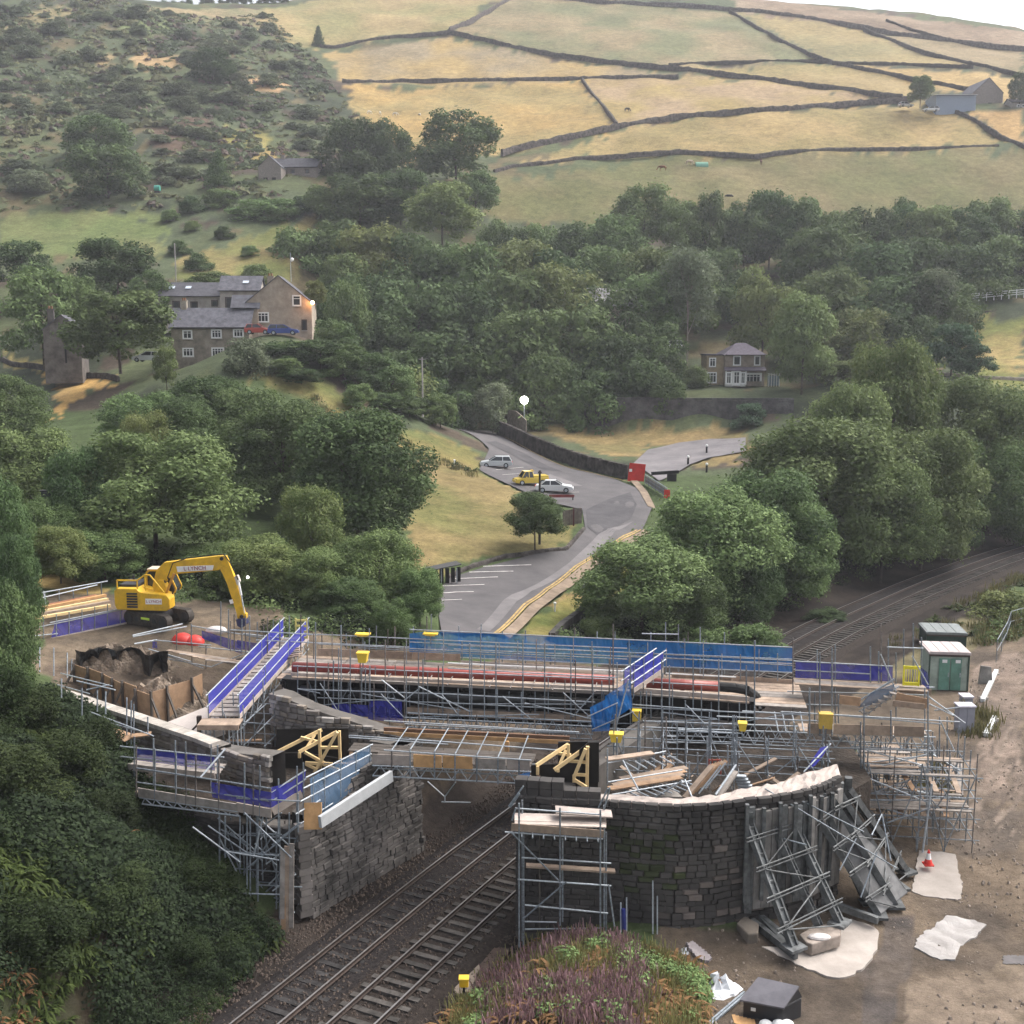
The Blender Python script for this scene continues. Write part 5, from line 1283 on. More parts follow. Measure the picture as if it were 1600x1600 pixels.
for q in [(800,1302,873,1376),(817,1436,885,1378),(797,1262,812,1240),(944,1265,953,1230),(951,1382,960,1448),(800,1282,806,1262),(795,1260,818,1228),(935,1262,950,1232)]: tube('brace', ot(q[0],q[1],-1.2), ot(q[2],q[3],-1.2), t, GALV(), .033)
plank('top_sheet', ot(868,1265,-.3), ot(956,1272,-.3), .7,.05,t,CAPM())
t2 = thing('propped_tubes', tuple(ad(978,1462,43.2)), 'thin tubes and a rolled blue net propped against the curved wall', 'tubes')
for x,yt,yb in [(979,1402,1470),(1020,1376,1466),(1027,1400,1465),(970,1410,1462)]: tube('tube', ad(x,yb,42.6), ad(x,yt,43.0), t2, GALV2(), .03)
MB().tube(ad(975,1452,42.7), ad(974,1420,42.8), .09, 8).build('rolled_net', mat('rolled_blue_net',(0.03,0.04,0.2),.8), t2)

# ---- inside the right abutment: boarded platforms, tubes, frames
t = thing('pit_scaffold', tuple(ad(1010,1220,47)), 'boarded scaffold inside the right abutment behind the curved wall', 'scaffold')
for r_ in range(4): plank('ply_board', az(952+6*r_,1232-5.0*r_,5.2), az(1064+3*r_,1214-5.0*r_,5.2), .42,.04,t,random.choice((PLY(),PLY(),BOARD())))
tube('ledger', az(950,1222,5.6), az(1066,1203,5.6), t, GALV2(), .034); tube('ledger', az(955,1242,5.1), az(1080,1220,5.1), t, GALV2(), .034)
for k in range(9): a = az(985+12*k,1238-1.6*k,5.05); tube('transom', a+Vector((-.5,.6,0)), a+Vector((.4,-.5,-.02)), t, GALV2(), .032)
for k in range(6): a = az(975+14*k,1190-2.0*k,5.9); tube('transom', a, a+Vector((.5,-.9,-.02)), t, GALV2(), .034)
tube('ledger', az(950,1192,6.0), az(1040,1174,6.0), t, GALV2(), .034)
plank('ply_board', az(948,1186,6.1), az(1020,1176,6.1), .4,.05,t,BOARD())
for q in [(973,1188,998,1235,47.0),(1024,1246,1066,1220,46.8),(1070,1218,1082,1248,46.8)]: tube('brace', ad(q[0],q[1],q[4]), ad(q[2],q[3],q[4]-.8), t, GALV2(), .036)
for x,yt,yb,v in [(949,1170,1225,47.0),(1022,1150,1210,50),(1041,1120,1210,50.5),(1058,1130,1205,50.5),(1105,1150,1210,50),(1137,1165,1200,50),(1077,1190,1236,48.4),(1090,1176,1212,49),(1000,1150,1200,50),(1008,1120,1180,51),(964,1152,1180,48),(974,1150,1178,48)]: std(t,x,yt,yb,v)
for q in [(1041,1150,1058,1151),(1041,1160,1058,1161),(1041,1170,1058,1171),(1041,1182,1058,1183)]: led(t,*q,50.5,None,.028,'rung')
for r_ in range(6): plank('ramp_board', az(1070+5*r_,1246-3.4*r_,4.9), az(1112+4.6*r_,1196-1.5*r_,5.9), .26,.05,t,random.choice((PLY(),BOARD())))
for r_ in range(2): tube('guard_rail', az(1092+10*r_,1240-8*r_,6.0), az(1126+8*r_,1196-4*r_,6.9), t, GALV(), .032)
tube('long_tube', az(1118,1242,5.0), az(1150,1195,5.9), t, GALV2(), .05); plank('kerb_board', az(1124,1244,4.9), az(1150,1206,5.4), .2,.12,t,BOARDG())
MB().prism([az(975,1246,4.3),az(990,1228,4.3),az(1010,1248,4.3)], (0,0,.05)).build('white_sheet', CAPM(), t); MB().prism([az(1010,1246,4.3),az(1050,1230,4.3),az(1066,1247,4.3)], (0,0,.05)).build('white_sheet', CONC(), t)
for k in range(6): plank('step', az(1146+2*k,1212+4.5*k,5.2-.12*k), az(1166+3*k,1213+5*k,5.2-.12*k), .25,.06,t,GALV2())
t2 = thing('red_ladder_frame', tuple(ad(1117,1215,49)), 'red steel cage frame standing inside the right abutment', 'frame')
RFm = mat('red_frame',(0.33,0.07,0.05),.6)
for x in (1108,1113,1121,1126): tube('upright', ad(x,1210,49), ad(x,1186,49), t2, RFm, .03)
for y in (1187,1194,1201): tube('crossbar', ad(1107,y+1,49), ad(1127,y,49), t2, RFm, .03)
# right lattice bridge with boards
t = thing('scaffold_bridge', tuple(av(1240,1150,V1)), 'long lattice beam scaffold bridge spanning the dug-out right approach', 'scaffold')
lattice(t, 1004,1136,1157.5, 1462,1152,1173.5, V1, 18, None, .9)
for xa,xb in [(1262,1300),(1302,1345),(1347,1395),(1397,1444)]:
    f,g = (xa-1004)/458,(xb-1004)/458; plank('ply_board', av(xa,1130+f*14,V1-.1), av(xb,1130+g*14,V1-.1), .03,.5,t,BOARD())
for r_ in range(4):
    for k in range(5): a,b = av(1250+40*k,1143+1.2*k,V1), av(1250+40*(k+.98),1143+1.2*(k+.98),V1); o_ = Vector((VX,VY,0))*(.2+r_*.27); plank('deck_board',a+o_,b+o_,.25,.05,t,random.choice((BOARDG(),BOARD())))
for q in [(1160,1111,1262,1117),(1120,1119,1240,1125),(1220,1112,1500,1128),(1300,1117,1470,1131),(1200,1124,1300,1127),(1060,1140,1160,1146)]: led(t,*q,V1-.15)
for x in (1210,1222,1237,1250): tube('raker', av(x+6,1143,V1-.1), av(x,1112,V1+.6), t, GALV2(), .033)
for x,yt,yb in [(1179,1105,1160),(1265,1075,1150),(1281,1020,1150),(1300,1030,1150),(1350,1100,1215),(1392,1110,1160),(1450,1080,1230),(1345,1128,1210)]: std(t,x,yt,yb,V1-.2)
site_box(1290,1126,V1-.3,'yellow site light on the boarded end of the right scaffold bridge',.6,.7,mat('amber_plastic',(0.6,0.4,0.08),.5),1)
for o_ in [(('netting'),(1278,1172),(1300,1166),(1256,1204),(1268,1203))]:
    sheet('netting', [ad(1282,1168,50.5),ad(1298,1164,50.8)], [ad(1258,1204,49.8),ad(1274,1196,50)], t, NETP(), .05, 5); tube('guard_rail', ad(1298,1162,50.8), ad(1256,1206,49.6), t, GALV2(), .034)

# rear right walkway with violet netting and the stair tower
t = thing('scaffold_walkway', tuple(av(1330,1060,60)), 'right end scaffold walkway with violet netting beside the green cabin', 'scaffold')
VW = 59.0
for (a,b) in [((1243,1034),(1300,1037)),((1302,1036),(1395,1041))]: sheet('netting',[av(*a,VW),av(*b,VW)],[av(a[0],a[1]+25,VW),av(b[0],b[1]+24,VW)],t,NETP(),.06,10)
toe(t,1242,1061,1396,1070,VW-.1,.26,BOARD()); toe(t,1405,1072,1456,1077,VW-.6,.3,BOARD())
for r_ in range(4): a,b = av(1242,1068,VW-.9),av(1450,1080,VW-.9); o_=Vector((VX,VY,0))*(r_*.27); plank('deck_board',a+o_,b+o_,.25,.05,t,random.choice((BOARD(),BOARDG())))
for q in [(1240,1033,1395,1041),(1242,1047,1360,1053),(1230,1080,1450,1086),(1240,1100,1310,1102),(1386,1011,1443,1013),(1400,1071,1460,1074)]: led(t,*q,VW-.05)
for x,yt,yb in [(1239,996,1115),(1277,1015,1062),(1300,1012,1130),(1305,1007,1130),(1360,1010,1070),(1373,1018,1070),(1377,974,1080),(1388,998,1070),(1400,1020,1120),(1412,983,1072),(1427,974,1070),(1440,996,1070),(1273,1080,1130),(1264,1085,1120),(1310,1085,1130)]: std(t,x,yt,yb,VW)
for q in [(1376,1022,1400,1080),(1425,1025,1450,1070),(1398,1060,1334,1100),(1405,1072,1342,1112),(1395,1085,1350,1120),(1334,1100,1398,1062)]: led(t,*q,VW-1.2,None,.034,'brace')
sheet('netting',[av(1360,1083,VW-1.3),av(1398,1068,VW-1.3)],[av(1340,1106,VW-1.3),av(1392,1094,VW-1.3)],t,NETG(),.05,6)
for k in range(6): plank('tread', av(1345+9*k,1112-6*k,VW-1.5), av(1358+9*k,1115-6*k,VW-1.5), .3,.05,t,BOARDG())
toe(t,1312,1086,1345,1090,VW-1.5,.45,PLY()); toe(t,1400,1082,1450,1092,VW-2.2,.5,PLY()); toe(t,1395,1094,1445,1100,VW-2.4,.3,BOARD())
sheet('netting',[av(1438,1042,VW-.3),av(1449,1050,VW-.6)],[av(1440,1068,VW-.3),av(1453,1080,VW-.6)],t,NETP(),.03,4)
c = av(1424,1056,VW-.4); t_ = thing('yellow_gate', tuple(c), 'bright yellow safety gate at the right end of the walkway', 'gate'); Y2 = mat('safety_yellow',(0.82,0.74,0.05),.45,0,.04)
R_ = lambda dx,dz: c+Vector((UX*dx,UY*dx,dz))
for dx in (-.37,.37): tube('post', R_(dx,-.52), R_(dx,.52), t_, Y2, .05)
for dz in (-.45,-.38,.4,.46): plank('bar', R_(-.38,dz), R_(.38,dz), .06,.1,t_,Y2)
for k in range(5): tube('mesh_wire', R_(-.25+.125*k,-.4), R_(-.25+.125*k,.4), t_, Y2, .012)
# right scaffold tower down to the yard
t = thing('scaffold_tower', tuple(ad(1420,1300,52)), 'braced scaffold tower standing on the dirt yard at the right end of the bridge', 'scaffold')
for q in [(1346,1205,1450,1178,52.5),(1340,1168,1442,1196,52.5),(1340,1209,1455,1256,51.5),(1350,1244,1422,1218,52),(1355,1250,1455,1250,51.5),(1385,1286,1455,1262,51),(1330,1195,1450,1180,53),(1400,1230,1452,1240,52),(1455,1240,1500,1210,54),(1478,1215,1502,1252,54),(1430,1250,1500,1246,53),(1456,1178,1500,1204,54),(1380,1262,1445,1282,51.5),(1335,1201,1455,1203,52.5),(1370,1238,1455,1236,52.5),(1452,1100,1490,1118,56),(1470,1128,1492,1175,56),(1460,1110,1500,1105,56),(1446,1085,1508,1130,56)]:
    tube('brace', ad(q[0],q[1],q[4]), ad(q[2],q[3],q[4]-.2), t, GALV() if q[0]%2 else GALV2(), .035)
for x,yt,yb,d in [(1448,1200,1320,51.5),(1457,1160,1300,52.5),(1453,1170,1270,54),(1346,1190,1300,53),(1352,1195,1290,54),(1402,1170,1300,54),(1484,1170,1250,55),(1500,1180,1250,55),(1468,1120,1240,55),(1480,1120,1230,56),(1445,1075,1180,55.5),(1432,1300,1350,51)]: tube('standard', ad(x,yb,d), ad(x,yt,d), t, GALV2() if x==1448 else GALV(), .045 if x==1448 else .034)
tube('standard', ad(1441,1335,50.8), ad(1456,1225,51.2), t, GALV2(), .05)
for r_ in range(5): plank('deck_board', ad(1336,1199-3*r_,53+.25*r_), ad(1452,1205-3*r_,53+.25*r_), .3,.05,t,random.choice((BOARDG(),BOARD())))
for r_ in range(3): plank('deck_board', ad(1360+8*r_,1198,54.6), ad(1385+8*r_,1165,56.5), .4,.05,t,BOARD())
for k in range(5): tube('ledger', ad(1355,1225+14*k,53.5), ad(1450,1222+14*k,53.5), t, GALV(), .03)
plank('toe_board', ad(1340,1203,52.4), ad(1448,1208,52.4), .05,.22,t,BOARDG())
t2 = thing('sleeper_stack', tuple(ad(1490,1230,57)), 'rough old timbers piled beyond the right scaffold tower', 'timber')
for k in range(6): plank('timber', ad(1478+4*k,1185+2*k,57-.3*k), ad(1500,1215+6*k,56-.5*k), .3,.25,t2,random.choice((BOARDG(),mat('dark_timber',(0.05,0.035,0.03)),PLY())))
# earth slope below the right bridge, seen through the lattice
q = ad(1250,1200,54); 
# ---- raking steel shores against the end of the wing wall
def shore(lb, top, foot, wall_lo, w=.32, m=None):
    t_ = thing('raking_shore', tuple(foot), lb, 'shore', 'raking steel shores against the wing wall'); m = m or STEELG()
    d = (foot-top).normalized(); side = Vector((d.y,-d.x,0)).normalized() if abs(d.x)+abs(d.y)>1e-3 else Vector((1,0,0))
    for s in (-.14,.14): plank('flange', top+side*s, foot+side*s, .08,.26,t_,m,up=(0,0,1))
    plank('web', top, foot, .2,.1,t_,m)
    n_ = 9
    for k in range(n_): p = top.lerp(foot,(k+.5)/n_); plank('batten', p-side*.17, p+side*.17, .12,.28,t_,m)
    plank('soldier', wall_lo, top+Vector((0,0,.5)), .3,.24,t_,m,up=(VX,VY,0))
    plank('base_plate', foot-side*.4+Vector((0,0,-.03)), foot+side*.4+Vector((0,0,-.03)), .7,.12,t_,m)
    return t_
def gz(px,py,z=.35): return az(px,py,z)
S = [('leftmost raking shore, footed by the broken concrete block', ad(1170,1286,43.7), gz(1240,1478,.9), ad(1168,1425,43.8)),
     ('second raking shore from the left, footed on the pale slab corner', ad(1232,1268,44.8), gz(1312,1440,.9), ad(1228,1400,44.9)),
     ('third raking shore, with a pale steel sleeve halfway down', ad(1268,1262,45.2), gz(1372,1428,.4), ad(1262,1385,45.3)),
     ('fourth raking shore, rising to the cut end of the wall', ad(1296,1240,45.9), gz(1398,1412,.4), ad(1292,1360,46.2)),
     ('fifth and rightmost raking shore beside the scaffold tower', ad(1325,1232,46.8), gz(1415,1360,.4), ad(1318,1320,47.2))]
for s in S: shore(*s)
for lb, a_, b_, c_ in [('slim inner shore between the two leftmost raking shores', ad(1205,1280,44.2), gz(1282,1452,.6), ad(1200,1410,44.3)), ('slim inner shore behind the pale steel sleeve', ad(1284,1256,45.5), gz(1352,1405,.4), ad(1278,1372,45.7)), ('slim inner shore left of the rightmost raking shore', ad(1312,1240,46.4), gz(1404,1385,.4), ad(1306,1340,46.6))]: shore(lb, a_, b_, c_)
SH = [s[1] for s in S]; SF = [s[2] for s in S]
t = thing('shore_bracing', tuple(SF[2]), 'cross bracing tubes tying the raking shores together', 'scaffold')
for i,j in ((0,1),(2,3),(3,4)):
    for k in range(4):
        f = .12+.24*k; a,b = SH[i].lerp(SF[i],f), SH[j].lerp(SF[j],f); e = (b-a)*.22
        for o_ in (0,.16): tube('ledger', a-e+Vector((0,-.22,o_)), b+e+Vector((0,-.22,o_)), t, STEELG(), .034)
        c_ = SH[j].lerp(SF[j],min(1,f+.22)); tube('brace', (a if k%2 else SH[i].lerp(SF[i],min(1,f+.22)))+Vector((0,-.3,0)), (c_ if k%2 else b)+Vector((0,-.3,0)), t, STEELG(), .03)
for (a,b) in [((1195,1232),(1400,1356)),((1254,1252),(1350,1300)),((1185,1300),(1260,1320)),((1378,1272),(1392,1345)),((1378,1272),(1362,1305)),((1338,1310),(1312,1360)),((1370,1332),(1345,1402))]: tube('brace', ad(*a,44.6), ad(*b,43.6), t, GALV(), .03)
# concrete facing on the far end of the wall behind the shores
t = thing('wall_facing', tuple(WO[8]), 'grey concrete panels with vertical ribs facing the end of the wing wall', 'panel')
seg = resample(np.array([p[:2] for p in WO[6:]]), 15)
for i in range(14):
    a,b = seg[i],seg[i+1]; zt = 5.45+random.uniform(-.25,.1)
    MB().box(((a[0]+b[0])/2, (a[1]+b[1])/2-.2, zt/2+.6), (np.linalg.norm(b-a)-.03,.16,zt-1.2), math.atan2(b[1]-a[1],b[0]-a[0])).build('panel', random.choice((CONCD(),STEELG(),CONCD())), t)
    if i%2==0: MB().box((a[0],a[1]-.36,zt/2+.9),(.14,.2,zt-1.4)).build('rib', STEELG(), t)
for i in range(3): p = SF[2]+Vector((-1.2+.9*i,.9+.5*i,1.2)); 
c_ = gz(1300,1330,.4)
t = thing('sloping_sheet', tuple(c_), 'grey sloping sheet lying under the right-hand shores', 'sheet')
MB().prism([ad(1285,1270,46.3),ad(1325,1262,46.8),gz(1418,1395,.45),gz(1375,1430,.45)], (0,0,.05)).build('sheet', mat('grey_sheet',(0.13,0.13,0.132),.8,0,.3,.8), t)
# lower long grey beams of the shores lying along the ground
t = thing('ground_beam', tuple(gz(1200,1440)), 'long grey steel beams lying from the wall foot to the pale slab', 'beam')
for a,b in [((1172,1418),(1240,1490)),((1182,1428),(1250,1484)),((1260,1398),(1372,1438)),((1176,1440),(1244,1494))]: plank('beam', gz(*a,.7), gz(*b,.5), .2,.28,t,STEELG())

# ---- square scaffold cages: standards, ledgers and transoms on a real grid, braced on the faces
def cage(t, u0, u1, v0, v1, z0, z1, du, dv, dz, brace=True, top=.9):
    nu, nv, nz = max(1, round((u1-u0)/du)), max(1, round((v1-v0)/dv)), max(1, round((z1-z0)/dz))
    U = [u0+(u1-u0)*i/nu for i in range(nu+1)]; V = [v0+(v1-v0)*i/nv for i in range(nv+1)]; Z = [z0+(z1-z0)*(i+.6)/nz for i in range(nz)]
    for u in U:
        for v in V: tube('standard', uv(u,v,z0), uv(u,v,z1+random.uniform(.1,top)), t, GALV() if random.random()<.7 else RUSTY(), .03)
    for z in Z:
        for v in V: tube('ledger', uv(u0-.3,v,z), uv(u1+.3,v,z+random.uniform(-.05,.05)), t, GALV(), .028)
        for u in U: tube('transom', uv(u+.05,v0-.25,z-.06), uv(u+.05,v1+.25,z-.06), t, GALV(), .028)
    if brace:
        for i in range(nu):
            za, zb = (z0,z1) if i%2 else (z1,z0); tube('brace', uv(U[i],v0-.06,za+.2), uv(U[i+1],v0-.06,zb-.2), t, GALV(), .028)
t = thing('scaffold_cage', tuple(uv(12,55,.3)), 'dense square scaffold cage on the dirt under the right end of the bridge', 'scaffold')
cage(t, 9.3,14.2,53.4,57.0,.25,4.3,1.2,1.2,1.0); cage(t, 6.3,13.4,57.8,59.6,.2,3.6,1.45,.9,1.2)
for k in range(16): u = random.uniform(9.5,14); v = random.uniform(53.5,57); tube('brace', uv(u,v,random.uniform(.3,2)), uv(u+random.uniform(-1.8,1.8),v+random.uniform(-1,1),random.uniform(2.5,4.4)), t, GALV(), .028)
for k in range(9): u = 9.5+.5*k; z = 1.9 if k%2 else 3.1; plank('loose_board', uv(u,53.5,z), uv(u+random.uniform(-.3,.6),56.8,z+.05), .24,.05, t, random.choice((BOARD(),BOARDG(),PLY())))
for z_, v_ in ((2.2, 53.5), (3.9, 53.5)):  # extra boards, added so the cage beneath falls into shade
    for r_ in range(12):
        if random.random() < .8: plank('deck_board', uv(9.4,v_+.28*r_,z_), uv(random.choice((11.8,14.1)),v_+.28*r_,z_+.04), .24,.05, t, random.choice((BOARDG(),BOARDG(),BOARD())))
t = thing('scaffold_cage', tuple(uv(0,51,4)), 'scaffold cage in the pit behind the right black shutter', 'scaffold')
cage(t, -2.4,3.0,50.2,52.6,4.0,6.2,1.1,1.2,.9); cage(t, 3.2,7.2,51.2,53.2,4.0,5.6,1.3,1.0,.9)
for k in range(14): u = random.uniform(-2,6.5); v = random.uniform(48.5,52); plank('loose_board', uv(u,v,4.1+.05*(k%4)), uv(u+random.uniform(-1.5,1.5),v+random.uniform(-1,1),4.2+random.uniform(0,.8)), .23,.05, t, random.choice((BOARD(),BOARDG(),PLY(),PLY())))
t = thing('scaffold_cage', tuple(uv(-17,44,2)), 'tangle of support tubes under the grey scaffold platform on the left', 'scaffold')
cage(t, -18.4,-15.2,43.9,45.3,1.4,3.7,.8,.7,.8,True,.1); cage(t, -17.3,-15.3,44.1,45.1,0.1,1.5,1.0,.9,.8,True,.1)
t = thing('scaffold_cage', tuple(uv(-14,52,4)), 'scaffold round the foot of the blue ramp and the stone remnant', 'scaffold')
cage(t, -21.5,-19.4,51.6,54.4,3.9,6.0,1.0,1.3,1.0); cage(t, -18.6,-13.2,56.0,57.4,4.0,6.3,1.1,1.2,1.0)
for k in range(12): u = random.uniform(-22,-14); v = random.uniform(50.5,56); plank('loose_board', uv(u,v,4.0+.06*(k%4)), uv(u+random.uniform(-2,2),v+random.uniform(-1,1),4.1+random.uniform(0,.3)), .23,.05, t, random.choice((BOARD(),BOARDG(),BOARDP(),PLY())))
t = bpy.data.objects['bridge_scaffold']
for k in range(34):
    x = 462+21*k+random.uniform(-5,5); y0 = 1040+.052*(x-480); std(t, x, y0+random.choice((-30,0,22,24)), y0+random.choice((66,80,84)), V2+random.choice((-.9,-.4,.2)), None, .028)
for k in range(8):
    x = 480+85*k; y0 = 1040+.052*(x-480); led(t, x, y0+random.uniform(30,75), x+random.uniform(90,200), y0+random.uniform(36,80), V2-random.uniform(.2,1.0), GALV(), .028)
for k in range(7): x = 500+95*k; y0 = 1060+.052*(x-480); led(t, x, y0+random.uniform(0,20), x+random.uniform(25,50), y0+random.uniform(30,60), V2-.7, GALV(), .028, 'brace')
t = bpy.data.objects['guard_scaffold']
for k in range(26): x = 490+29*k; y0 = 1018+.046*(x-480); std(t, x, y0-random.uniform(25,48), y0+12, V4-random.choice((.3,.7,1.1)), None, .028)
for q in [(496,1006,980,1030),(560,1012,900,1030),(700,1008,1240,1030),(980,1024,1240,1040)]: led(t, *q, V4-.8, GALV(), .028)

# ---- loose stone: ballast along the rails, rubble in the yard, both far too many to count
def pebbles(name, pts, smin, smax, m, rg):
    n = len(pts); s = rg.uniform(smin, smax, (n,1)); base = np.array([(-1,-.8,-.6),(1,-.7,-.5),(.1,1,-.6),(-.6,-.5,.7),(.7,-.4,.55),(0,.6,.65)])
    V = base[None] * s[:,:,None] * rg.uniform(.7,1.3,(n,6,3)); a = rg.uniform(0,6.28,n); c, d = np.cos(a)[:,None], np.sin(a)[:,None]
    X = V[...,0]*c - V[...,1]*d; Y = V[...,0]*d + V[...,1]*c; V = np.stack([X,Y,V[...,2]],2) + pts[:,None,:]
    F = np.array([(0,1,4),(0,4,3),(1,2,5),(1,5,4),(2,0,3),(2,3,5),(3,4,5)]); F = (F[None] + (np.arange(n)*6)[:,None,None]).reshape(-1,3)
    me = bpy.data.meshes.new(name); me.vertices.add(n*6); me.vertices.foreach_set('co', V.reshape(-1)); me.loops.add(F.size); me.loops.foreach_set('vertex_index', F.ravel())
    me.polygons.add(len(F)); me.polygons.foreach_set('loop_start', np.arange(0,F.size,3)); me.polygons.foreach_set('loop_total', np.full(len(F),3)); me.update(); me.validate(); me.materials.append(m)
    return tag(link(name, me), kind='stuff')
rgp = np.random.default_rng(5)
i_ = rgp.integers(find_i(31), find_i(66), 16000); o_ = rgp.uniform(-4.6,4.6,16000); ok = (np.abs(np.abs(o_)-1.52) > .95) | (rgp.random(16000) < .35); i_, o_ = i_[ok], o_[ok]
B_ = TR[i_] + TN[i_]*o_[:,None] + rgp.uniform(-.35,.35,(len(i_),2)); bz = np.where(np.abs(np.abs(o_)-1.52) < 1.3, -.06, np.where(np.abs(o_) < .4, -.12, -.27))
pebbles('ballast_stones', np.c_[B_, bz], .03, .075, mat('loose_ballast', (0.022,0.018,0.016), .95, 0, .3, 11, 0, .1, col2=(0.115,0.09,0.076)), rgp)
Y_ = hits([(1040,1425),(1160,1465),(1330,1340),(1430,1300),(1500,1060),(1640,1000),(1640,1640),(1090,1640),(1070,1540),(1010,1490)]); a_, b_ = Y_.min(0), Y_.max(0)
X = rgp.uniform(a_[0], b_[0], 9000); Yy = rgp.uniform(a_[1], b_[1], 9000); ok = inside(Y_, X, Yy) & (vnoise(X, Yy, 2.2, 61) > .42); X, Yy = X[ok], Yy[ok]
pebbles('yard_rubble', np.c_[X, Yy, H(X, Yy)+.02], .02, .085, mat('yard_stone', (0.07,0.058,0.048), .95, 0, .3, 5, 0, .1, col2=(0.24,0.2,0.17)), rgp)

# ------------------------------------------------------------------ the digger
def excavator():
    c = az(243, 972, 6.0); c.z = 6.02
    t = thing('excavator', tuple(c), 'yellow tracked excavator with its boom raised over the dig', 'excavator')
    Y, K = YELLOW(), mat('dark_machine_grey', (0.04, 0.04, 0.042), .7, .1, .2, 4)
    TRK = mat('muddy_track', (0.055, 0.048, 0.042), .9, 0, .3, 5, .4)
    def L(x, y, z): return c + Vector((x, y, z))
    th = math.radians(-28)                                # undercarriage heading in plan
    d = Vector((math.cos(th), math.sin(th), 0)); n = Vector((-d.y, d.x, 0))
    for s in (-1, 1):
        o = c + n * (s * .95) + d * .35; ln_, r = 1.45, .42
        prof = [o + d * x + Vector((0, 0, z)) for x, z in [(-ln_ + r * math.cos(a), r + r * math.sin(a)) for a in np.linspace(math.pi / 2, 3 * math.pi / 2, 9)] + [(ln_ + r * math.cos(a), r + r * math.sin(a)) for a in np.linspace(-math.pi / 2, math.pi / 2, 9)]]
        MB().prism([p - n * .24 for p in prof], n * .48).build('track', TRK, t)
        for x in (-1.45, -.75, 0, .75, 1.45):
            MB().tube(o + d * x + Vector((0, 0, .4)) - n * .27, o + d * x + Vector((0, 0, .4)) + n * .27, .3 if abs(x) > 1 else .17, 12).build('roller', K, t)
        mb = MB()
        for i in range(22):
            x = -1.6 + 3.2 * i / 21
            for z in (.0, .85): mb.beam(o + d * x + Vector((0, 0, z)) - n * .25, o + d * x + Vector((0, 0, z)) + n * .25, .06, .04)
        tag(mb.build('track_shoes', TRK, t), kind='stuff')
        if s < 0: plank('step_stripe', o - n * .26 + d * -.35 + Vector((0, 0, .5)), o - n * .26 + d * .35 + Vector((0, 0, .5)), .03, .14, t, mat('lime_stripe', (0.6, 0.8, 0.1), .5, 0, .05))
    MB().tube(L(.3, 0, .55), L(.3, 0, 1.0), .6, 16).build('slew_ring', K, t)
    plank('car_body', c + n * -.8 + d * .35 + Vector((0, 0, .6)), c + n * .8 + d * .35 + Vector((0, 0, .6)), 1.0, .3, t, K)
    # house: heading slightly towards the viewer on the right
    h = math.radians(-4); e = Vector((math.cos(h), math.sin(h), 0)); f = Vector((-e.y, e.x, 0))
    def B(x, y, z): return c + e * x + f * y + Vector((0, 0, z))
    # bodywork: profile in (x,z) swept across
    prof = [(-2.0, 1.05), (-2.12, 1.35), (-2.12, 2.25), (-1.95, 2.42), (-.7, 2.42), (-.45, 2.2), (1.25, 2.05), (1.45, 1.75), (1.45, 1.15), (1.2, 1.0)]
    o = MB().prism([B(x, -1.22, z) for x, z in prof], f * .95).build('side_body', Y, t, bevel=.05)
    prof2 = [(-2.0, 1.05), (-2.2, 1.35), (-2.2, 2.2), (-1.9, 2.4), (-.9, 2.45), (.3, 2.1), (.9, 2.0), (.9, 1.05)]
    MB().prism([B(x, -.25, z) for x, z in prof2], f * 1.4).build('engine_body', Y, t, bevel=.05)
    plank('engine_cover', B(-1.95, .2, 2.5), B(-.75, .2, 2.5), 1.8, .16, t, K)
    for k in range(6): plank('louvre', B(-1.3, -1.24, 1.25 + .17 * k), B(-.62, -1.24, 1.25 + .17 * k), .04, .11, t, K)
    MB().tube(B(-1.5, .5, 2.5), B(-1.5, .5, 2.95), .08, 8).build('exhaust', K, t)
    plank('name_panel', B(-.1, -1.24, 1.62), B(.95, -1.24, 1.62), .02, .36, t, WHITE())
    text_part('lettering', 'L LYNCH', t, tuple(B(.43, -1.262, 1.62) - c), .24, (math.pi / 2, 0, h), mat('lettering_red', (0.3, 0.03, 0.06), .5))
    # cab: frame posts, glass and roof
    cb = [(-.55, 2.3), (-.55, 3.15), (-.35, 3.32), (.75, 3.32), (.95, 3.1), (1.35, 2.15), (1.25, 1.9)]
    MB().prism([B(x, .28, z) for x, z in cb], f * .92).build('cab_glass', GLASS(), t)
    for a, b in zip(cb[:-1], cb[1:]):
        for y in (.25, 1.23): plank('cab_post', B(a[0], y, a[1]), B(b[0], y, b[1]), .09, .1, t, Y)
    plank('cab_roof', B(-.5, .74, 3.36), B(.85, .74, 3.36), 1.05, .09, t, mat('pale_roof', (0.55, 0.45, 0.35), .6)); plank('cab_post', B(.35, .25, 2.2), B(.35, .25, 3.3), .08, .1, t, Y, up=(0, 1, 0))
    for (a, b) in [((-1.9, -1.2, 2.4), (-1.9, -1.2, 2.95)), ((-.6, -1.2, 2.4), (-.6, -1.2, 2.95)), ((-1.9, -1.2, 2.95), (-.6, -1.2, 2.95)), ((-.1, -1.15, 2.3), (-.1, -1.15, 3.3)), ((-.1, -1.15, 3.3), (.2, -1.1, 3.3)), ((.2, -1.1, 3.3), (1.1, -1.15, 2.2)), ((-.6, -1.2, 2.95), (-.1, -1.15, 3.3))]: tube('handrail', B(*a), B(*b), t, Y, .05)
    # boom, stick, rams: on a plane just in front of the cab
    yb = -.35
    Q = lambda px, py, dy=0.0: on(B(0, yb + dy, 0), B(5, yb + dy, 0), px, py)
    def arm(name, pts_top, pts_bot, w, m):
        poly = [Q(*p) for p in pts_top] + [Q(*p) for p in reversed(pts_bot)]
        return MB().prism([p - f * w / 2 for p in poly], f * w).build(name, m, t, bevel=.03)
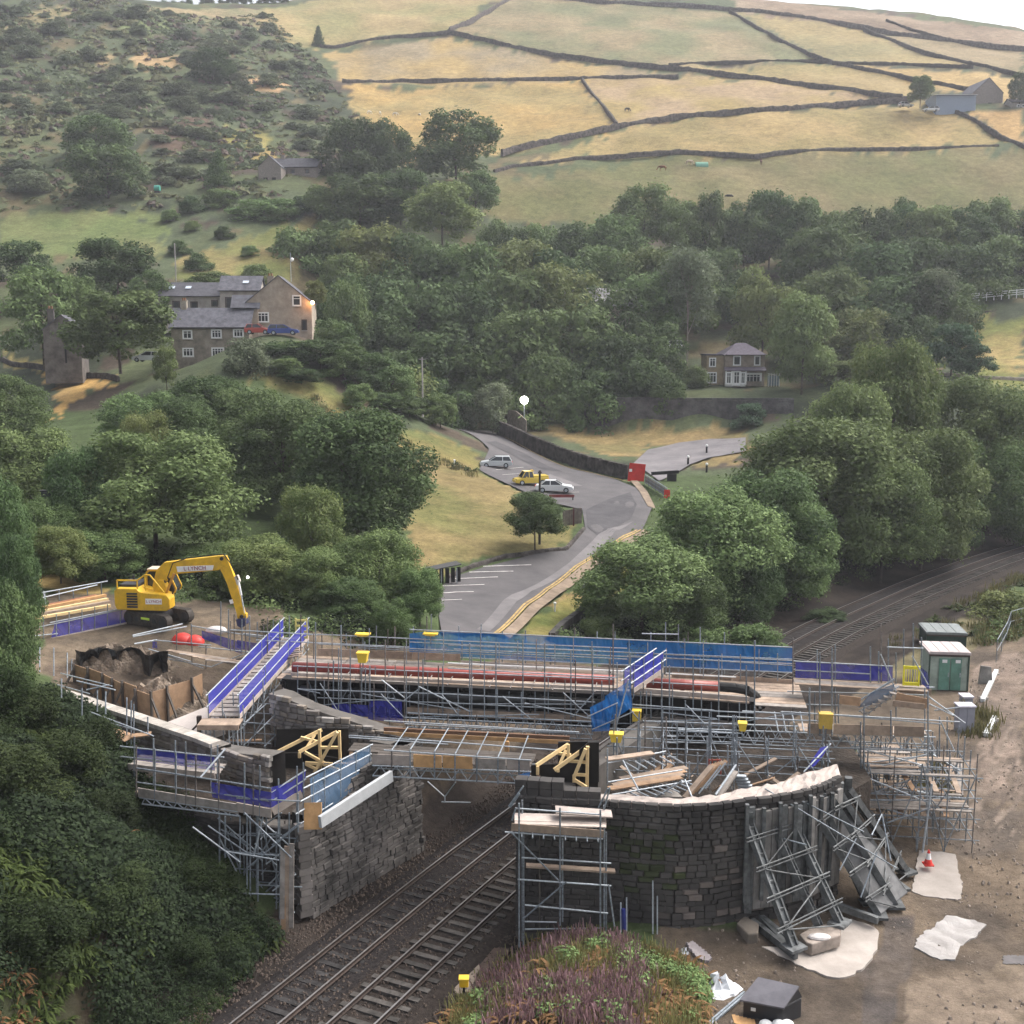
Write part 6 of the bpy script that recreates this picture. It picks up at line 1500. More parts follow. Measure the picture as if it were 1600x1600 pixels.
    arm('boom', [(243, 928), (240, 914), (246, 890), (258, 878), (290, 874), (345, 868), (353, 873)], [(254, 931), (256, 916), (264, 903), (276, 896), (300, 894), (343, 890), (352, 884)], .42, Y)
    arm('stick', [(343, 868), (354, 868), (369, 906), (384, 962)], [(345, 889), (349, 896), (356, 912), (373, 964)], .36, Y)
    arm('boom_panel', [(277, 884), (336, 882)], [(279, 893), (334, 890)], .45, WHITE())
    p, q = Q(283, 888), Q(330, 886); text_part('lettering', 'L LYNCH', t, tuple((p + q) / 2 - f * .245 - c), .36, (math.pi / 2, -math.atan2(q.z - p.z, (q - p).xy.length), h), mat('lettering_red', (0.3, 0.03, 0.06), .5))
    arm('boom_foot', [(236, 936), (250, 905), (258, 905), (262, 916)], [(246, 944), (262, 930)], .6, Y)
    tube('ram_rod', Q(322, 873), Q(346, 870), t, WHITE(), .055); tube('ram_barrel', Q(280, 879), Q(324, 873), t, Y, .1)
    for dy in (-.35, .35): tube('boom_ram', Q(258, 932, dy), Q(272, 896, dy), t, mat('ram_orange', (0.5, 0.25, 0.05), .4), .085)
    tube('ram_barrel', Q(372, 906, -.1), Q(377, 930, -.1), t, WHITE(), .08); tube('ram_rod', Q(377, 930, -.1), Q(382, 958, -.1), t, GALV2(), .05)
    arm('link', [(370, 955), (386, 958), (386, 966)], [(372, 966), (378, 970)], .3, Y)
    arm('bucket', [(371, 966), (385, 964), (387, 974)], [(373, 976), (380, 980)], .7, mat('bucket_blue', (0.03, 0.035, 0.09), .6))
    MB().ball(tuple(Q(387, 902, -.2)), .09, 8, 6).build('work_lamp', mat_emit('work_lamp', (1, 1, .9), 3.0), t)
    arm('hose_guard', [(364, 902), (372, 898), (376, 908)], [(366, 912), (372, 914)], .3, mat('dusty_white', (0.5, 0.45, 0.4)))
    HO = RUBBER()
    for dy in (-.2, -.12): MB().path([Q(262,902,dy), Q(270,880,dy), Q(292,872,dy), Q(330,867.5,dy), Q(350,866,dy), Q(360,880,dy), Q(372,906,dy)], .035, 6).build('hose', HO, t)
    MB().path([B(1.3,-.3,1.9), B(1.45,-.35,2.2), Q(262,902,-.3)], .05, 6).build('hose', HO, t)
    for q_ in ((348,872),(258,908),(379,962)): MB().tube(Q(*q_)-f*.26, Q(*q_)+f*.26, .12, 10).build('pivot_pin', K, t)
    plank('decal', Q(362, 936) - f * .19, Q(364, 942) - f * .19, .02, .22, t, WHITE())
    return t
excavator()
# small dark machine half hidden in the trees on the left
c = ad(82, 786, 92); t = thing('dumper', (c.x, c.y, c.z - 1), 'dark cabbed site dumper half hidden among the left trees', 'dumper')
MB().box((c.x, c.y, c.z + .35), (1.3, 1.3, 1.3)).build('cab', GLASS(), t, bevel=.1); MB().box((c.x, c.y, c.z + 1.05), (1.4, 1.4, .1)).build('cab_roof', mat('dark_machine_grey', (0.04, 0.04, 0.042)), t)
MB().box((c.x - .7, c.y - .2, c.z - .5), (1.6, 1.3, .7)).build('skip', mat('dull_orange', (0.5, 0.17, 0.05), .6), t, bevel=.08)
for dx in (-1.1, .4): MB().tube((c.x + dx, c.y - .8, c.z - .8), (c.x + dx, c.y + .8, c.z - .8), .45, 12).build('wheel', RUBBER(), t)

# ------------------------------------------------------------------ cars
def car(px, py, yaw, col, lb, kind='hatch', group='parked cars', L_=4.2, d=None):
    if d is None: p = hits([(px, py)])[0]; z = Hs(*p) + .1
    else: q = ad(px, py, d); p = (q.x, q.y); z = max(q.z, Hs(q.x, q.y)) + .05
    t = thing('parked_car' if kind != 'pickup' else 'parked_pickup', (p[0], p[1], z), lb, 'car' if kind != 'pickup' else 'pickup', group, math.radians(yaw))
    body = mat('car_' + col[0], col[1], .3, .1, .03, 2, 0, .6)
    h = L_ / 2; W = .86
    low = [(-h, .35), (-h + .03, .75), (-h * .92, .88), (-h * .5, .92), (h * .42, .92), (h * .9, .76), (h, .58), (h, .32), (h * .8, .24), (-h * .85, .24)]
    if kind == 'saloon': cab = [(-h * .72, .9), (-h * .45, 1.38), (h * .05, 1.42), (h * .42, .92)]
    elif kind == 'pickup': cab = [(-.1 * h, .9), (-.02 * h, 1.6), (h * .4, 1.62), (h * .62, .92)]
    else: cab = [(-h * .96, .88), (-h * .8, 1.40), (h * .0, 1.45), (h * .44, .92)]
    def loft(prof, w0, w1, name, m, bev):
        mb = MB(); zs = [z for _, z in prof]; z0, z1 = min(zs), max(zs)
        wf = lambda z: w0 + (w1 - w0) * (z - z0) / (z1 - z0)
        n = len(prof)
        P = [(x, -wf(z), z) for x, z in prof] + [(x, wf(z), z) for x, z in prof]
        F = [tuple(range(n)), tuple(reversed(range(n, 2 * n)))] + [(i, (i + 1) % n, n + (i + 1) % n, n + i) for i in range(n)]
        mb.add(P, F); return mb.build(name, m, t, False, bevel=bev)
    loft(low, W, W * .97, 'body', body, .06)
    loft(cab, W * .95, W * .74, 'glasshouse', GLASS(), .04)
    # roof and pillars over the glass
    xr0, xr1 = cab[1][0], cab[2][0]; zr = cab[1][1]
    MB().box(((xr0 + xr1) / 2, 0, zr + .02), (xr1 - xr0 + .12, W * 1.5, .06)).build('roof', body, t, False, bevel=.025)
    for s in (-1, 1):
        for (a, b) in ((cab[0], cab[1]), (cab[3], cab[2])):
            MB().beam((a[0], s * W * .94, a[1]), (b[0], s * W * .745, b[1] + .01), .07, .07).build('pillar', body, t, False)
        xm = (xr0 + xr1) / 2
        MB().beam((xm, s * W * .955, .9), (xm, s * W * .75, zr), .08, .05).build('pillar', body, t, False)
        for x in (-h * .6, h * .62):
            w = MB().tube((x, s * W * .78, .31), (x, s * W * 1.02, .31), .315, 16).build('wheel', RUBBER(), t, False)
            hb = MB().tube((x, s * W * 1.0, .31), (x, s * W * 1.035, .31), .19, 12).mesh('rim', GALV2()); o = bpy.data.objects.new('rim', hb); COL.objects.link(o); o.parent = w
        MB().box((h * .93, s * W * .72, .66), (.16, .3, .13)).build('headlight', GLASS(), t, False)
        MB().box((-h * .985, s * W * .72, .72), (.08, .26, .2)).build('tail_light', RED(), t, False)
        MB().box((h * .36, s * W * 1.06, .98), (.12, .16, .12)).build('mirror', body, t, False)
    if kind == 'pickup':
        MB().box((-h * .55, 0, .95), (h * .85, W * 1.8, .3)).build('load_bed', body, t, False, bevel=.03); MB().box((-h*.1, 0, 1.7), (.1, 1.2, .1)).build('light_bar', YELLOW(), t, False)
    return t
SILV, WHT = ('silver', (0.5, 0.53, 0.55)), ('white', (0.66, 0.67, 0.68))
car(775, 731, 183, SILV, 'silver hatchback, the farthest car parked in the lane bays')
car(866, 770, -4, WHT, 'white saloon parked beside the dark post in the lane bays', 'saloon', L_=4.5)
car(829, 758, 196, ('yellow', (0.62, 0.45, 0.06)), 'yellow pickup parked behind the white saloon', 'pickup')
car(1415, 168, 10, WHT, 'white car at the left of the farm, by the round tree', d=352)
car(1454, 175, 175, WHT, 'white car right below the corner of the blue barn', d=347, L_=4.6)
car(1048, 546, 180, WHT, 'white car glimpsed between trunks left of the house with white windows', d=201)
car(712, 480, 180, WHT, 'white car roof glimpsed through leaves, deep in the wood', d=212) if False else None

# ------------------------------------------------------------------ houses
def window(t, x, y, z, w, h, face, m_frame=None, bars=1, trans=True):
    """frame proud of the wall and a pane set back in it; face is the outward unit vector in local space"""
    m_frame = m_frame or WHITE(); fx, fy = face; sx, sy = -fy, fx
    def bx(cx, cz, ww, hh, dep, out): 
        return ((x + sx * cx + fx * out, y + sy * cx + fy * out, z + cz), (abs(sx) * ww + abs(fx) * dep, abs(sy) * ww + abs(fy) * dep, hh))
    fr = MB(); e = .2
    for cx, cz, ww, hh in [(0, h / 2, w + e, e), (0, -h / 2, w + e, e), (-w / 2, 0, e, h), (w / 2, 0, e, h)] + [(-w / 2 + w * (i + 1) / (bars + 1), 0, .08, h) for i in range(bars)] + ([(0, h * .2, w, .07)] if trans else []):
        fr.box(*bx(cx, cz, ww, hh, .12, .04))
    o = fr.build('window', m_frame, t, False)
    pn = MB().box(*bx(0, 0, w, h, .04, .015)).mesh('pane', GLASS()); p = bpy.data.objects.new('pane', pn); COL.objects.link(p); p.parent = o
    sl = MB().box(*bx(0, -h / 2 - .12, w + .3, .12, .22, .06)).mesh('sill', CONC()); p = bpy.data.objects.new('sill', sl); COL.objects.link(p); p.parent = o
    return o
def house(name, px, py, d, w, dep, eaves, ridge, yaw, lb, cat='house', wall=None, roof=None, gable='side', front=(), side_r=(), chimneys=(), door=None, hip=0.0, sky=(), group=None, z=None):
    """front wall centred at the pixel; local x along the front, -y towards the viewer"""
    p = ad(px, py, d); zz = z if z is not None else p.z
    t = thing(name, (p.x, p.y, zz), lb, cat, group, math.radians(yaw)); wall = wall or HSTONE(); roof = roof or SLATE()
    hw = w / 2
    if gable == 'side':
        pent = [(0, eaves), (dep / 2, ridge), (dep, eaves)]
        mb = MB(); mb.prism([(-hw, 0, -3), (-hw, 0, eaves)] + ([(-hw, dep / 2, ridge)] if not hip else []) + [(-hw, dep, eaves), (-hw, dep, -3)], (w, 0, 0))
        mb.build('wall', wall, t, False)
        ov, th = .3, .14; r = MB(); sl = (ridge - eaves) / (dep / 2)
        if hip:
            a = [(-hw - ov, -ov, eaves - ov * sl * .6), (hw + ov, -ov, eaves - ov * sl * .6), (hw + ov, dep + ov, eaves - ov * sl * .6), (-hw - ov, dep + ov, eaves - ov * sl * .6)]
            b = [(-hw + hip, dep / 2, ridge), (hw - hip, dep / 2, ridge)]
            r.add(a + b, [(0, 1, 5, 4), (1, 2, 5), (2, 3, 4, 5), (3, 0, 4), (3, 2, 1, 0)])
        else:
            for (ya, za, yb_, zb2) in ((-ov, eaves - ov * sl, dep / 2, ridge), (dep + ov, eaves - ov * sl, dep / 2, ridge)):
                r.add([(-hw - ov, ya, za), (hw + ov, ya, za), (hw + ov, yb_, zb2), (-hw - ov, yb_, zb2), (-hw - ov, ya, za + th), (hw + ov, ya, za + th), (hw + ov, yb_, zb2 + th), (-hw - ov, yb_, zb2 + th)], [(0, 1, 2, 3), (4, 7, 6, 5), (0, 4, 5, 1), (1, 5, 6, 2), (2, 6, 7, 3), (3, 7, 4, 0)])
        ro = r.build('roof', roof, t, False)
        zr = lambda x, y: eaves + (min(y, dep - y)) * sl
    else:
        mb = MB(); mb.prism([(-hw, 0, -3), (-hw, 0, eaves), (0, 0, ridge), (hw, 0, eaves), (hw, 0, -3)], (0, dep, 0)); mb.build('wall', wall, t, False)
        ov, th = .12, .14; r = MB(); sl = (ridge - eaves) / hw
        for s in (-1, 1):
            r.add([(s * (hw + ov), -ov, eaves - ov * sl), (0, -ov, ridge), (0, dep + ov, ridge), (s * (hw + ov), dep + ov, eaves - ov * sl), (s * (hw + ov), -ov, eaves - ov * sl + th), (0, -ov, ridge + th), (0, dep + ov, ridge + th), (s * (hw + ov), dep + ov, eaves - ov * sl + th)], [(0, 1, 2, 3), (4, 7, 6, 5), (0, 4, 5, 1), (1, 5, 6, 2), (2, 6, 7, 3), (3, 7, 4, 0)])
        ro = r.build('roof', roof, t, False); zr = lambda x, y: eaves + (hw - abs(x)) * sl
    for (x, y, s, h_) in chimneys:
        c = MB().box((x, y, zr(x, y) + h_ / 2 - .4), (s, s * .8, h_ + .8)); c.box((x, y, zr(x, y) + h_), (s * 1.15, s * .95, .12)); o = c.mesh('chimney', wall); q = bpy.data.objects.new('chimney', o); COL.objects.link(q); q.parent = ro
        for k in (-.2, .2): 
            pm = MB().tube((x + k * s, y, zr(x, y) + h_), (x + k * s, y, zr(x, y) + h_ + .45), .13, 8).mesh('chimney_pot', mat('terracotta', (0.3, 0.15, 0.08))); q2 = bpy.data.objects.new('chimney_pot', pm); COL.objects.link(q2); q2.parent = ro
    for (x, f_) in sky:
        y = dep / 2 * f_; q = MB().beam((x - .45, y, zr(x, y) + .22), (x + .45, y, zr(x, y) + .22), .9, .06, (0, -.5, 1)).mesh('skylight', mat('bright_glass', (0.45, 0.5, 0.58), .15, 0, .05)); o = bpy.data.objects.new('skylight', q); COL.objects.link(o); o.parent = ro
    for wv in front: window(t, wv[0], 0, wv[1], wv[2], wv[3], (0, -1), *(wv[4:] if len(wv) > 4 else ()))
    for wv in side_r: window(t, hw, wv[0], wv[1], wv[2], wv[3], (1, 0), *(wv[4:] if len(wv) > 4 else ()))
    if door: MB().box((door[0], -.03, door[1] / 2), (1.0, .1, door[1])).build('door', mat('dark_door', (0.05, 0.045, 0.05), .6), t, False)
    MB().beam((-hw, -.35, eaves - .12), (hw, -.35, eaves - .12), .1, .1).build('gutter', BLACK(), t, False) if gable == 'side' else None
    return t
DW = mat('brown_frame', (0.06, 0.045, 0.04), .7)
RSTONE = mat('rendered_stone', (0.37, 0.31, 0.25), .9, 0, .15, .9, .3)
house('cottage', 330, 566, 166, 11.0, 6.0, 5.0, 7.6, 2, 'stone cottage row with grey slate roof and white windows in front of the farm buildings', front=[(-3.2,1.4,1.4,1.1,None,2),(1.0,1.4,1.6,1.2,None,3),(-3.2,3.9,1.2,1.1,None,1),(0.9,4.0,1.3,1.1,None,2),(4.0,4.1,1.3,1.0,None,2)], door=(3.6,2.0), chimneys=[(-4.2,3,.8,1.1)])
house('farm_row', 312, 490, 186, 13.5, 6.5, 2.8, 4.9, 3, 'long pale stone row with slate roof and two skylights behind the cottages', front=[(-3.6,1.4,1.0,1.0,DW,0,False),(-.8,1.0,1.0,1.6,DW,0,False),(2.4,1.6,.8,.9,DW,0,False)], sky=[(-4.6,.55),(-2.0,.55)], wall=mat('pale_stone',(0.4,0.36,0.32),.9,0,.15,.9,.3))
house('farm_barn', 375, 490, 182, 6.0, 6.0, 3.6, 5.8, 3, 'dark slate roofed barn between the pale row and the tall gabled house', front=[(-1.6,1.5,1.0,1.9,DW,0,False),(1.4,1.8,.9,1.5,DW,0,False)], sky=[(.8,.5)], wall=mat('pale_stone',(0.4,0.36,0.32)))
th_ = house('farmhouse', 437, 523, 170, 9.4, 7.0, 4.6, 8.4, 4, 'tall gabled farmhouse with an orange lamp glowing on its wall', gable='front', wall=RSTONE, front=[(-2.3,2.5,1.5,1.3,None,2),(2.6,4.9,1.1,1.4,None,0),(3.6,1.4,.6,1.4,DW,0,False)], chimneys=[(-1.4,2.6,.9,1.2)])
lp = mat_emit('warm_lamp', (1.0, .42, .12), 14); MB().ball((4.9,-.5,4.6), .28, 8, 6).build('wall_lamp', lp, th_, False); MB().beam((4.6,0,4.6),(4.9,-.5,4.6),.06,.06).build('lamp_bracket', BLACK(), th_, False)
MB().tube((1.4,4.0,7.8),(1.4,4.0,12.0),.05,6).build('aerial_mast', GALV2(), th_, False); MB().ball((1.6,4.0,11.0),.28,8,5).build('aerial_dish', WHITE(), th_, False)
ld_ = bpy.data.lights.new('wall_lamp_light', 'POINT'); ld_.energy = 45; ld_.color = (1, .45, .15); ld_.shadow_soft_size = .25; lo_ = bpy.data.objects.new('wall_lamp_light', ld_); COL.objects.link(lo_); lo_.parent = th_; lo_.location = (4.6, -1.2, 4.6)
house('lean_to', 384, 512, 169, 3.6, 4.0, 2.9, 4.6, 4, 'lean-to wing with a small square window joined to the tall farmhouse', wall=RSTONE, front=[(.1,1.3,.9,1.0,None,1)])
house('gable_cottage', 99, 566, 166, 5.0, 9.0, 4.6, 6.6, 14, 'grey gabled cottage with a tall chimney at the end of the straw track', gable='front', wall=mat('dark_grey_stone',(0.13,0.115,0.105),.9,0,.25,.9,.4), chimneys=[(-1.4,.6,.9,2.0)])
tg = bpy.data.objects['gable_cottage']; MB().box((.4,-.05,2.2),(.25,.1,4.6)).build('drainpipe', BLACK(), tg, False)
car(404, 523, 0, ('red', (0.4, 0.06, 0.04)), 'red car parked in front of the tall farmhouse', d=163, group='cars at the farmhouse', L_=3.6)
car(443, 524, 5, ('blue', (0.03, 0.06, 0.25)), 'dark blue car parked in front of the tall farmhouse', d=163, group='cars at the farmhouse', L_=4.3)
car(232, 566, 170, WHT, 'white car under the big tree beside the cottage row', d=161, group='cars at the farmhouse')
# house with white windows across the lane
CR = mat('brown_brick_stone', (0.25, 0.205, 0.165), .9, 0, .2, 1.2, .4)
PURP = mat('purple_slate', (0.075, 0.065, 0.085), .8, 0, .2, 1.5, .3)
hm = house('white_windowed_house', 1163, 603, 199, 6.9, 7.0, 5.4, 7.3, 2, 'brown stone house with purple hipped roof and white framed windows above the hedge', wall=CR, roof=PURP, hip=2.6, front=[(-1.4,4.3,1.15,1.5,None,0,False),(2.1,4.3,.9,1.5,None,0,False),(1.5,1.35,2.4,1.3,None,3,True)])
MB().prism([(-3.6,-.9,2.55),(3.5,-.9,2.55),(3.5,0,3.1),(-3.6,0,3.1)], (0,0,.14)).build('porch_roof', PURP, hm, False)
for x,w_ in ((-2.9,.8),(-1.55,1.0),(-.45,.7)): window(hm, x, -.75, 1.3, w_, 2.0 if x != -1.55 else 2.3, (0,-1), WHITE(), 1, True)
MB().box((-1.7,-.4,.25),(3.4,.8,.6)).build('porch_base', WHITE(), hm, False)
for x in (-3.4,-2.35,-.95,.05): MB().box((x,-.8,1.4),(.2,.14,2.3)).build('porch_post', WHITE(), hm, False)
for x in (.2,2.8): MB().box((x,-.12,1.35),(.26,.2,1.6)).build('bay_post', WHITE(), hm, False)
MB().box((1.5,-.12,2.12),(2.9,.22,.22)).build('bay_head', WHITE(), hm, False); MB().box((1.5,-.12,.6),(2.9,.24,.24)).build('bay_sill', WHITE(), hm, False)
MB().box((1.5,-.3,.4),(2.7,.6,.8)).build('bay_base', CR, hm, False)
hv = MB().prism([(-6.4,1.0,-3),(-6.4,1.0,5.2),(-6.4,6.0,5.2),(-6.4,6.0,-3)], (3.0,0,0)).build('wing_wall', mat('buff_stone',(0.27,0.21,0.13),.9,0,.2,1.2,.4), hm, False)
MB().box((-4.9,3.5,5.3),(3.3,5.4,.22)).build('wing_roof', PURP, hm, False)
window(hm, -5.4, 1.0, 4.0, 1.0, 1.4, (0,-1), WHITE(), 1); window(hm, -5.5, 1.0, 1.4, 1.6, 1.7, (0,-1), WHITE(), 2)
for k in range(5): MB().box((4.2+.45*k,-.1,1.0),(.08,.08,2.2)).build('conservatory_bar', WHITE(), hm, False)
MB().beam((4.0,-.1,2.1),(6.1,-.1,1.7),.1,.1).build('conservatory_rail', WHITE(), hm, False); MB().box((5.1,.3,.9),(2.0,.5,1.7)).build('conservatory_glass', mat('pale_glass',(0.25,0.32,0.36),.1,0,.1), hm, False)
# far buildings on the hill
house('hillside_house', 455, 293, 286, 12.5, 7.0, 4.8, 7.2, -3, 'old grey stone farmhouse with slate roof below the golden slope', wall=mat('grey_stone',(0.23,0.2,0.18)), front=[(-1.8,1.4,.9,1.2,DW,0,False),(1.5,1.4,1.0,1.1,DW,0,False),(4.6,1.4,1.0,1.1,DW,0,False),(.5,3.7,.9,.9,DW,0,False),(4.0,3.7,.9,.9,DW,0,False)], chimneys=[(-2.6,3.5,.9,.9),(6.4,3.5,.7,.6)])
house('hillside_wing', 422, 292, 281, 5.4, 5.0, 4.6, 7.0, -3, 'gabled wing at the left of the old grey farmhouse', gable='front', wall=mat('grey_stone',(0.23,0.2,0.18)), front=[(-1.0,1.4,.8,1.3,DW,0,False),(1.0,1.4,.8,1.3,DW,0,False)])
BB = mat('pale_blue_cladding', (0.3, 0.36, 0.46), .6, 0, .04, 2)
bt = house('blue_barn', 1493, 173, 350, 11.6, 9.0, 4.4, 5.0, 0, 'pale blue clad farm barn with a white roof edge on the hill', cat='barn', wall=BB, roof=mat('white_sheet_roof',(0.6,0.6,0.62)))
for k in range(11): MB().box((-5.3+1.06*k,-.04,2.1),(.06,.06,4.2)).build('cladding_rib', BB, bt, False)
house('stone_barn', 1543, 172, 358, 9.2, 12.0, 5.0, 9.2, 6, 'big grey stone gabled barn beside the pale blue one', cat='barn', gable='front', wall=mat('grey_stone',(0.23,0.2,0.18)), front=[(.6,1.4,.9,1.2,DW,0,False)])
house('farm_bungalow', 1596, 176, 352, 6.0, 6.0, 3.0, 4.4, 0, 'white windowed farm building cut by the right frame edge', wall=mat('pale_stone',(0.4,0.36,0.32)), front=[(-1.0,1.9,.8,.6,None,0,False),(.4,1.9,.8,.6,None,0,False)])
house('wood_house', 968, 506, 208, 9.0, 7.0, 3.2, 6.2, 28, 'grey roofed house glimpsed among the trees of the wood', roof=mat('pale_tile_roof',(0.3,0.29,0.3),.8,0,.1,2), sky=[(1.5,.5)])
house('wood_cottage', 900, 482, 222, 5.5, 5.0, 2.6, 4.6, 5, 'small pale roofed cottage behind the wood, left of the grey roofed house', roof=mat('pale_tile_roof',(0.3,0.29,0.3)))
house('wood_cottage', 1170, 418, 262, 4.0, 4.0, 2.4, 3.6, 5, 'tiny bright roofed hut between the tall trees right of centre', wall=WHITE(), roof=mat('pale_tile_roof',(0.3,0.29,0.3)), front=[(0,1.2,1.4,.8,None,1,False)])
# green arched shelter on the pasture
c = ad(1096, 265, 313); t = thing('field_shelter', (c.x, c.y, c.z), 'green arched field shelter on the pasture', 'shelter')
pr = [(1.3*math.cos(a), 1.5*math.sin(a)+.4) for a in np.linspace(0, math.pi, 12)]
MB().prism([(c.x-1.6, c.y+a, c.z+b) for a,b in [(1.3,-.5)]+pr+[(-1.3,-.5)]], (3.2,0,0)).build('shell', mat('shelter_green',(0.12,0.3,0.22),.6,0,.08), t); MB().prism([(c.x+1.62, c.y+a*.85, c.z+b*.85) for a,b in [(1.3,-.5)]+pr+[(-1.3,-.5)]], (.04,0,0)).build('opening_shade', BLACK(), t)  # black end plate stands in for the shaded inside of the shelter
c = ad(246, 298, 268); t = thing('green_tank', tuple(c), 'small teal tank on the left hillside beside the round tree', 'tank'); MB().tube((c.x-.6,c.y,c.z+.5),(c.x+.6,c.y,c.z+.5),.7,12).build('tank_body', mat('teal_paint',(0.06,0.3,0.24),.5), t); MB().box((c.x,c.y,c.z-.2),(1.2,.8,.5)).build('stand', BLACK(), t)
# animals: one skin each, grown from a jointed skeleton
def beast(name, px, py, d, yaw, col, lb, cat, size=1.0, graze=True, group=None, lying=False):
    q = ad(px, py, d); z = Hs(q.x, q.y) if not lying else Hs(q.x, q.y) - .45 * size
    V = [(-.75,0,1.1),(-.2,0,1.08),(.35,0,1.12),(.75,0,1.2),(1.1,0,1.05 if graze else 1.6),(1.35,0,.55 if graze else 1.85),(1.6,0,.3 if graze else 1.75),
         (.55,.2,.75),(.58,.2,.4),(.55,.2,.03),(.55,-.2,.75),(.65,-.2,.4),(.66,-.2,.03),(-.7,.2,.8),(-.85,.2,.45),(-.78,.2,.03),(-.7,-.2,.8),(-.8,-.2,.45),(-.7,-.2,.03),(-1.0,0,.95),(-1.1,0,.5)]
    R_ = [.3,.33,.32,.26,.17,.13,.09,.14,.075,.06,.14,.075,.06,.17,.08,.06,.17,.08,.06,.06,.05]
    E_ = [(0,1),(1,2),(2,3),(3,4),(4,5),(5,6),(2,7),(7,8),(8,9),(2,10),(10,11),(11,12),(0,13),(13,14),(14,15),(0,16),(16,17),(17,18),(0,19),(19,20)]
    me = bpy.data.meshes.new(name); me.from_pydata([tuple(size*a for a in v) for v in V], E_, [])
    o = bpy.data.objects.new(name, me); COL.objects.link(o); o.location = (q.x, q.y, z); o.rotation_euler = (0,0,math.radians(yaw))
    me.materials.append(mat('coat_'+col[0], col[1], .8, 0, .15, 4))
    o.modifiers.new('skin','SKIN'); 
    for i, r in enumerate(R_): me.skin_vertices[0].data[i].radius = (r*size, r*size); me.skin_vertices[0].data[i].use_root = (i == 1)
    o.modifiers.new('sub','SUBSURF').levels = 1
    return tag(o, lb, cat, group)
beast('horse', 1035, 268, 308, 165, ('chestnut',(0.17,0.06,0.03)), 'chestnut brown horse grazing on the pasture', 'horse')
beast('horse', 1077, 256, 312, 20, ('pale',(0.5,0.4,0.3)), 'pale cream horse beside the green field shelter', 'horse')
beast('horse', 1189, 256, 313, 80, ('brown',(0.09,0.04,0.03)), 'dark brown horse seen end on by the lowest field wall', 'horse', .9, False)
beast('cow', 1140, 313, 292, 175, ('black',(0.02,0.02,0.022)), 'black cow lying near the pasture edge above the trees', 'cow', 1.0, True, None, True)
for i,(x,y,lb) in enumerate([(617,160,'right-hand white sheep of the pair above the twin dark trees'),(577,181,'white sheep low in the golden field left of the twin trees'),(594,181,'white sheep just right of another low in the golden field'),(655,162,'lone white sheep higher on the golden field')]):
    beast('sheep', x, y, 360, 40*i, ('fleece',(0.6,0.55,0.48)), lb, 'sheep', .75, True, 'sheep in the golden field')
beast('sheep', 980, 175, 362, 30, ('dark',(0.04,0.035,0.03)), 'dark sheep alone in the middle golden field', 'sheep', .9, True)
# white rail fence at the right edge
a, b = ad(1518, 468, 228), ad(1612, 460, 226)
t = thing('white_fence', tuple(a), 'white rail fence at the top of the bank on the right edge', 'fence')
for k in range(9): p = a.lerp(b,k/8); MB().box((p.x,p.y,p.z+.35),(.14,.14,1.7)).build('post', WHITE(), t)
for dz in (.25,.65,1.05): plank('rail', a+Vector((0,-.1,dz)), b+Vector((0,-.1,dz)), .05,.14, t, WHITE())
t = thing('bank_wall', tuple(a), 'grey stone wall under the white rail fence', 'wall'); 
for k in range(14):
    p, q = ad(1505,512,226).lerp(ad(1615,506,224),k/14), ad(1505,512,226).lerp(ad(1615,506,224),(k+1)/14); 
    for j in range(5): MB().box(((p.x+q.x)/2,p.y-.1*j*0,p.z-.4+.75*j),((q-p).length-.05,.8,.72+random.uniform(-.05,.02)),-.01).build('stone', DRY, t)
stone_run('lane_wall', [(1440,585),(1490,588),(1540,592),(1600,594)], .8, .5, mat('pale_drystone',(0.3,0.26,0.22),.9,0,.25,1.2,.5), 'low pale wall running behind the tall yellow-green tree', 'wall', n=30)

# ------------------------------------------------------------------ the yard
YZ = 0.31
def gy(px, py, z=YZ): return az(px, py, z)
def pad(lb, pix, m, name='concrete_pad', th=.07, cat='concrete pad', wrinkle=0.0, z=.3):
    """a thin slab or sheet lying on the ground, following it, with a ragged edge"""
    P = np.array([az(x, y, z)[:2] for x, y in pix]); P = resample(np.vstack([P, P[:1]]), 61)[:-1]; c = P.mean(0); rg = random.Random(len(lb)); rows = []
    rag = np.array([rg.uniform(-.07, .07) for _ in P])
    for f, dz in ((0, -.12), (0.0, th), (.12, th + .004), (.3, th + .004), (.5, th + .004), (.7, th), (.88, th), (1, th)):
        Q = P + (c - P) * f; e = (Q - c); e /= np.linalg.norm(e, axis=1)[:, None] + 1e-6; Q = Q + e * (rag * (1 - f))[:, None]
        Z = H(Q[:, 0], Q[:, 1]) + dz + (wrinkle * np.abs(np.sin(Q[:, 0] * 3.1 + Q[:, 1] * 1.7) * np.sin(Q[:, 0] * .9 - Q[:, 1] * 2.3)) if wrinkle and dz > 0 else 0)
        row = [(q[0], q[1], w) for q, w in zip(Q, Z)]; rows.append(row + row[:1])
    return tag(MB().grid(rows).build(name, m), lb, cat)
CP1 = mat('pale_yard_concrete', (0.27,0.24,0.215), .9, 0, .2, .8, .3, col2=(0.42,0.375,0.34))
pad('square pale concrete pad with the traffic cone standing on it', [(1436,1330),(1470,1331),(1494,1335),(1496,1352),(1503,1372),(1502,1400),(1470,1398),(1424,1390),(1428,1370)], CP1)
pad('irregular pale concrete slab under the feet of the raking shores', [(1190,1484),(1240,1494),(1300,1442),(1330,1432),(1373,1446),(1372,1475),(1360,1498),(1330,1522),(1300,1526),(1262,1512)], CP1)
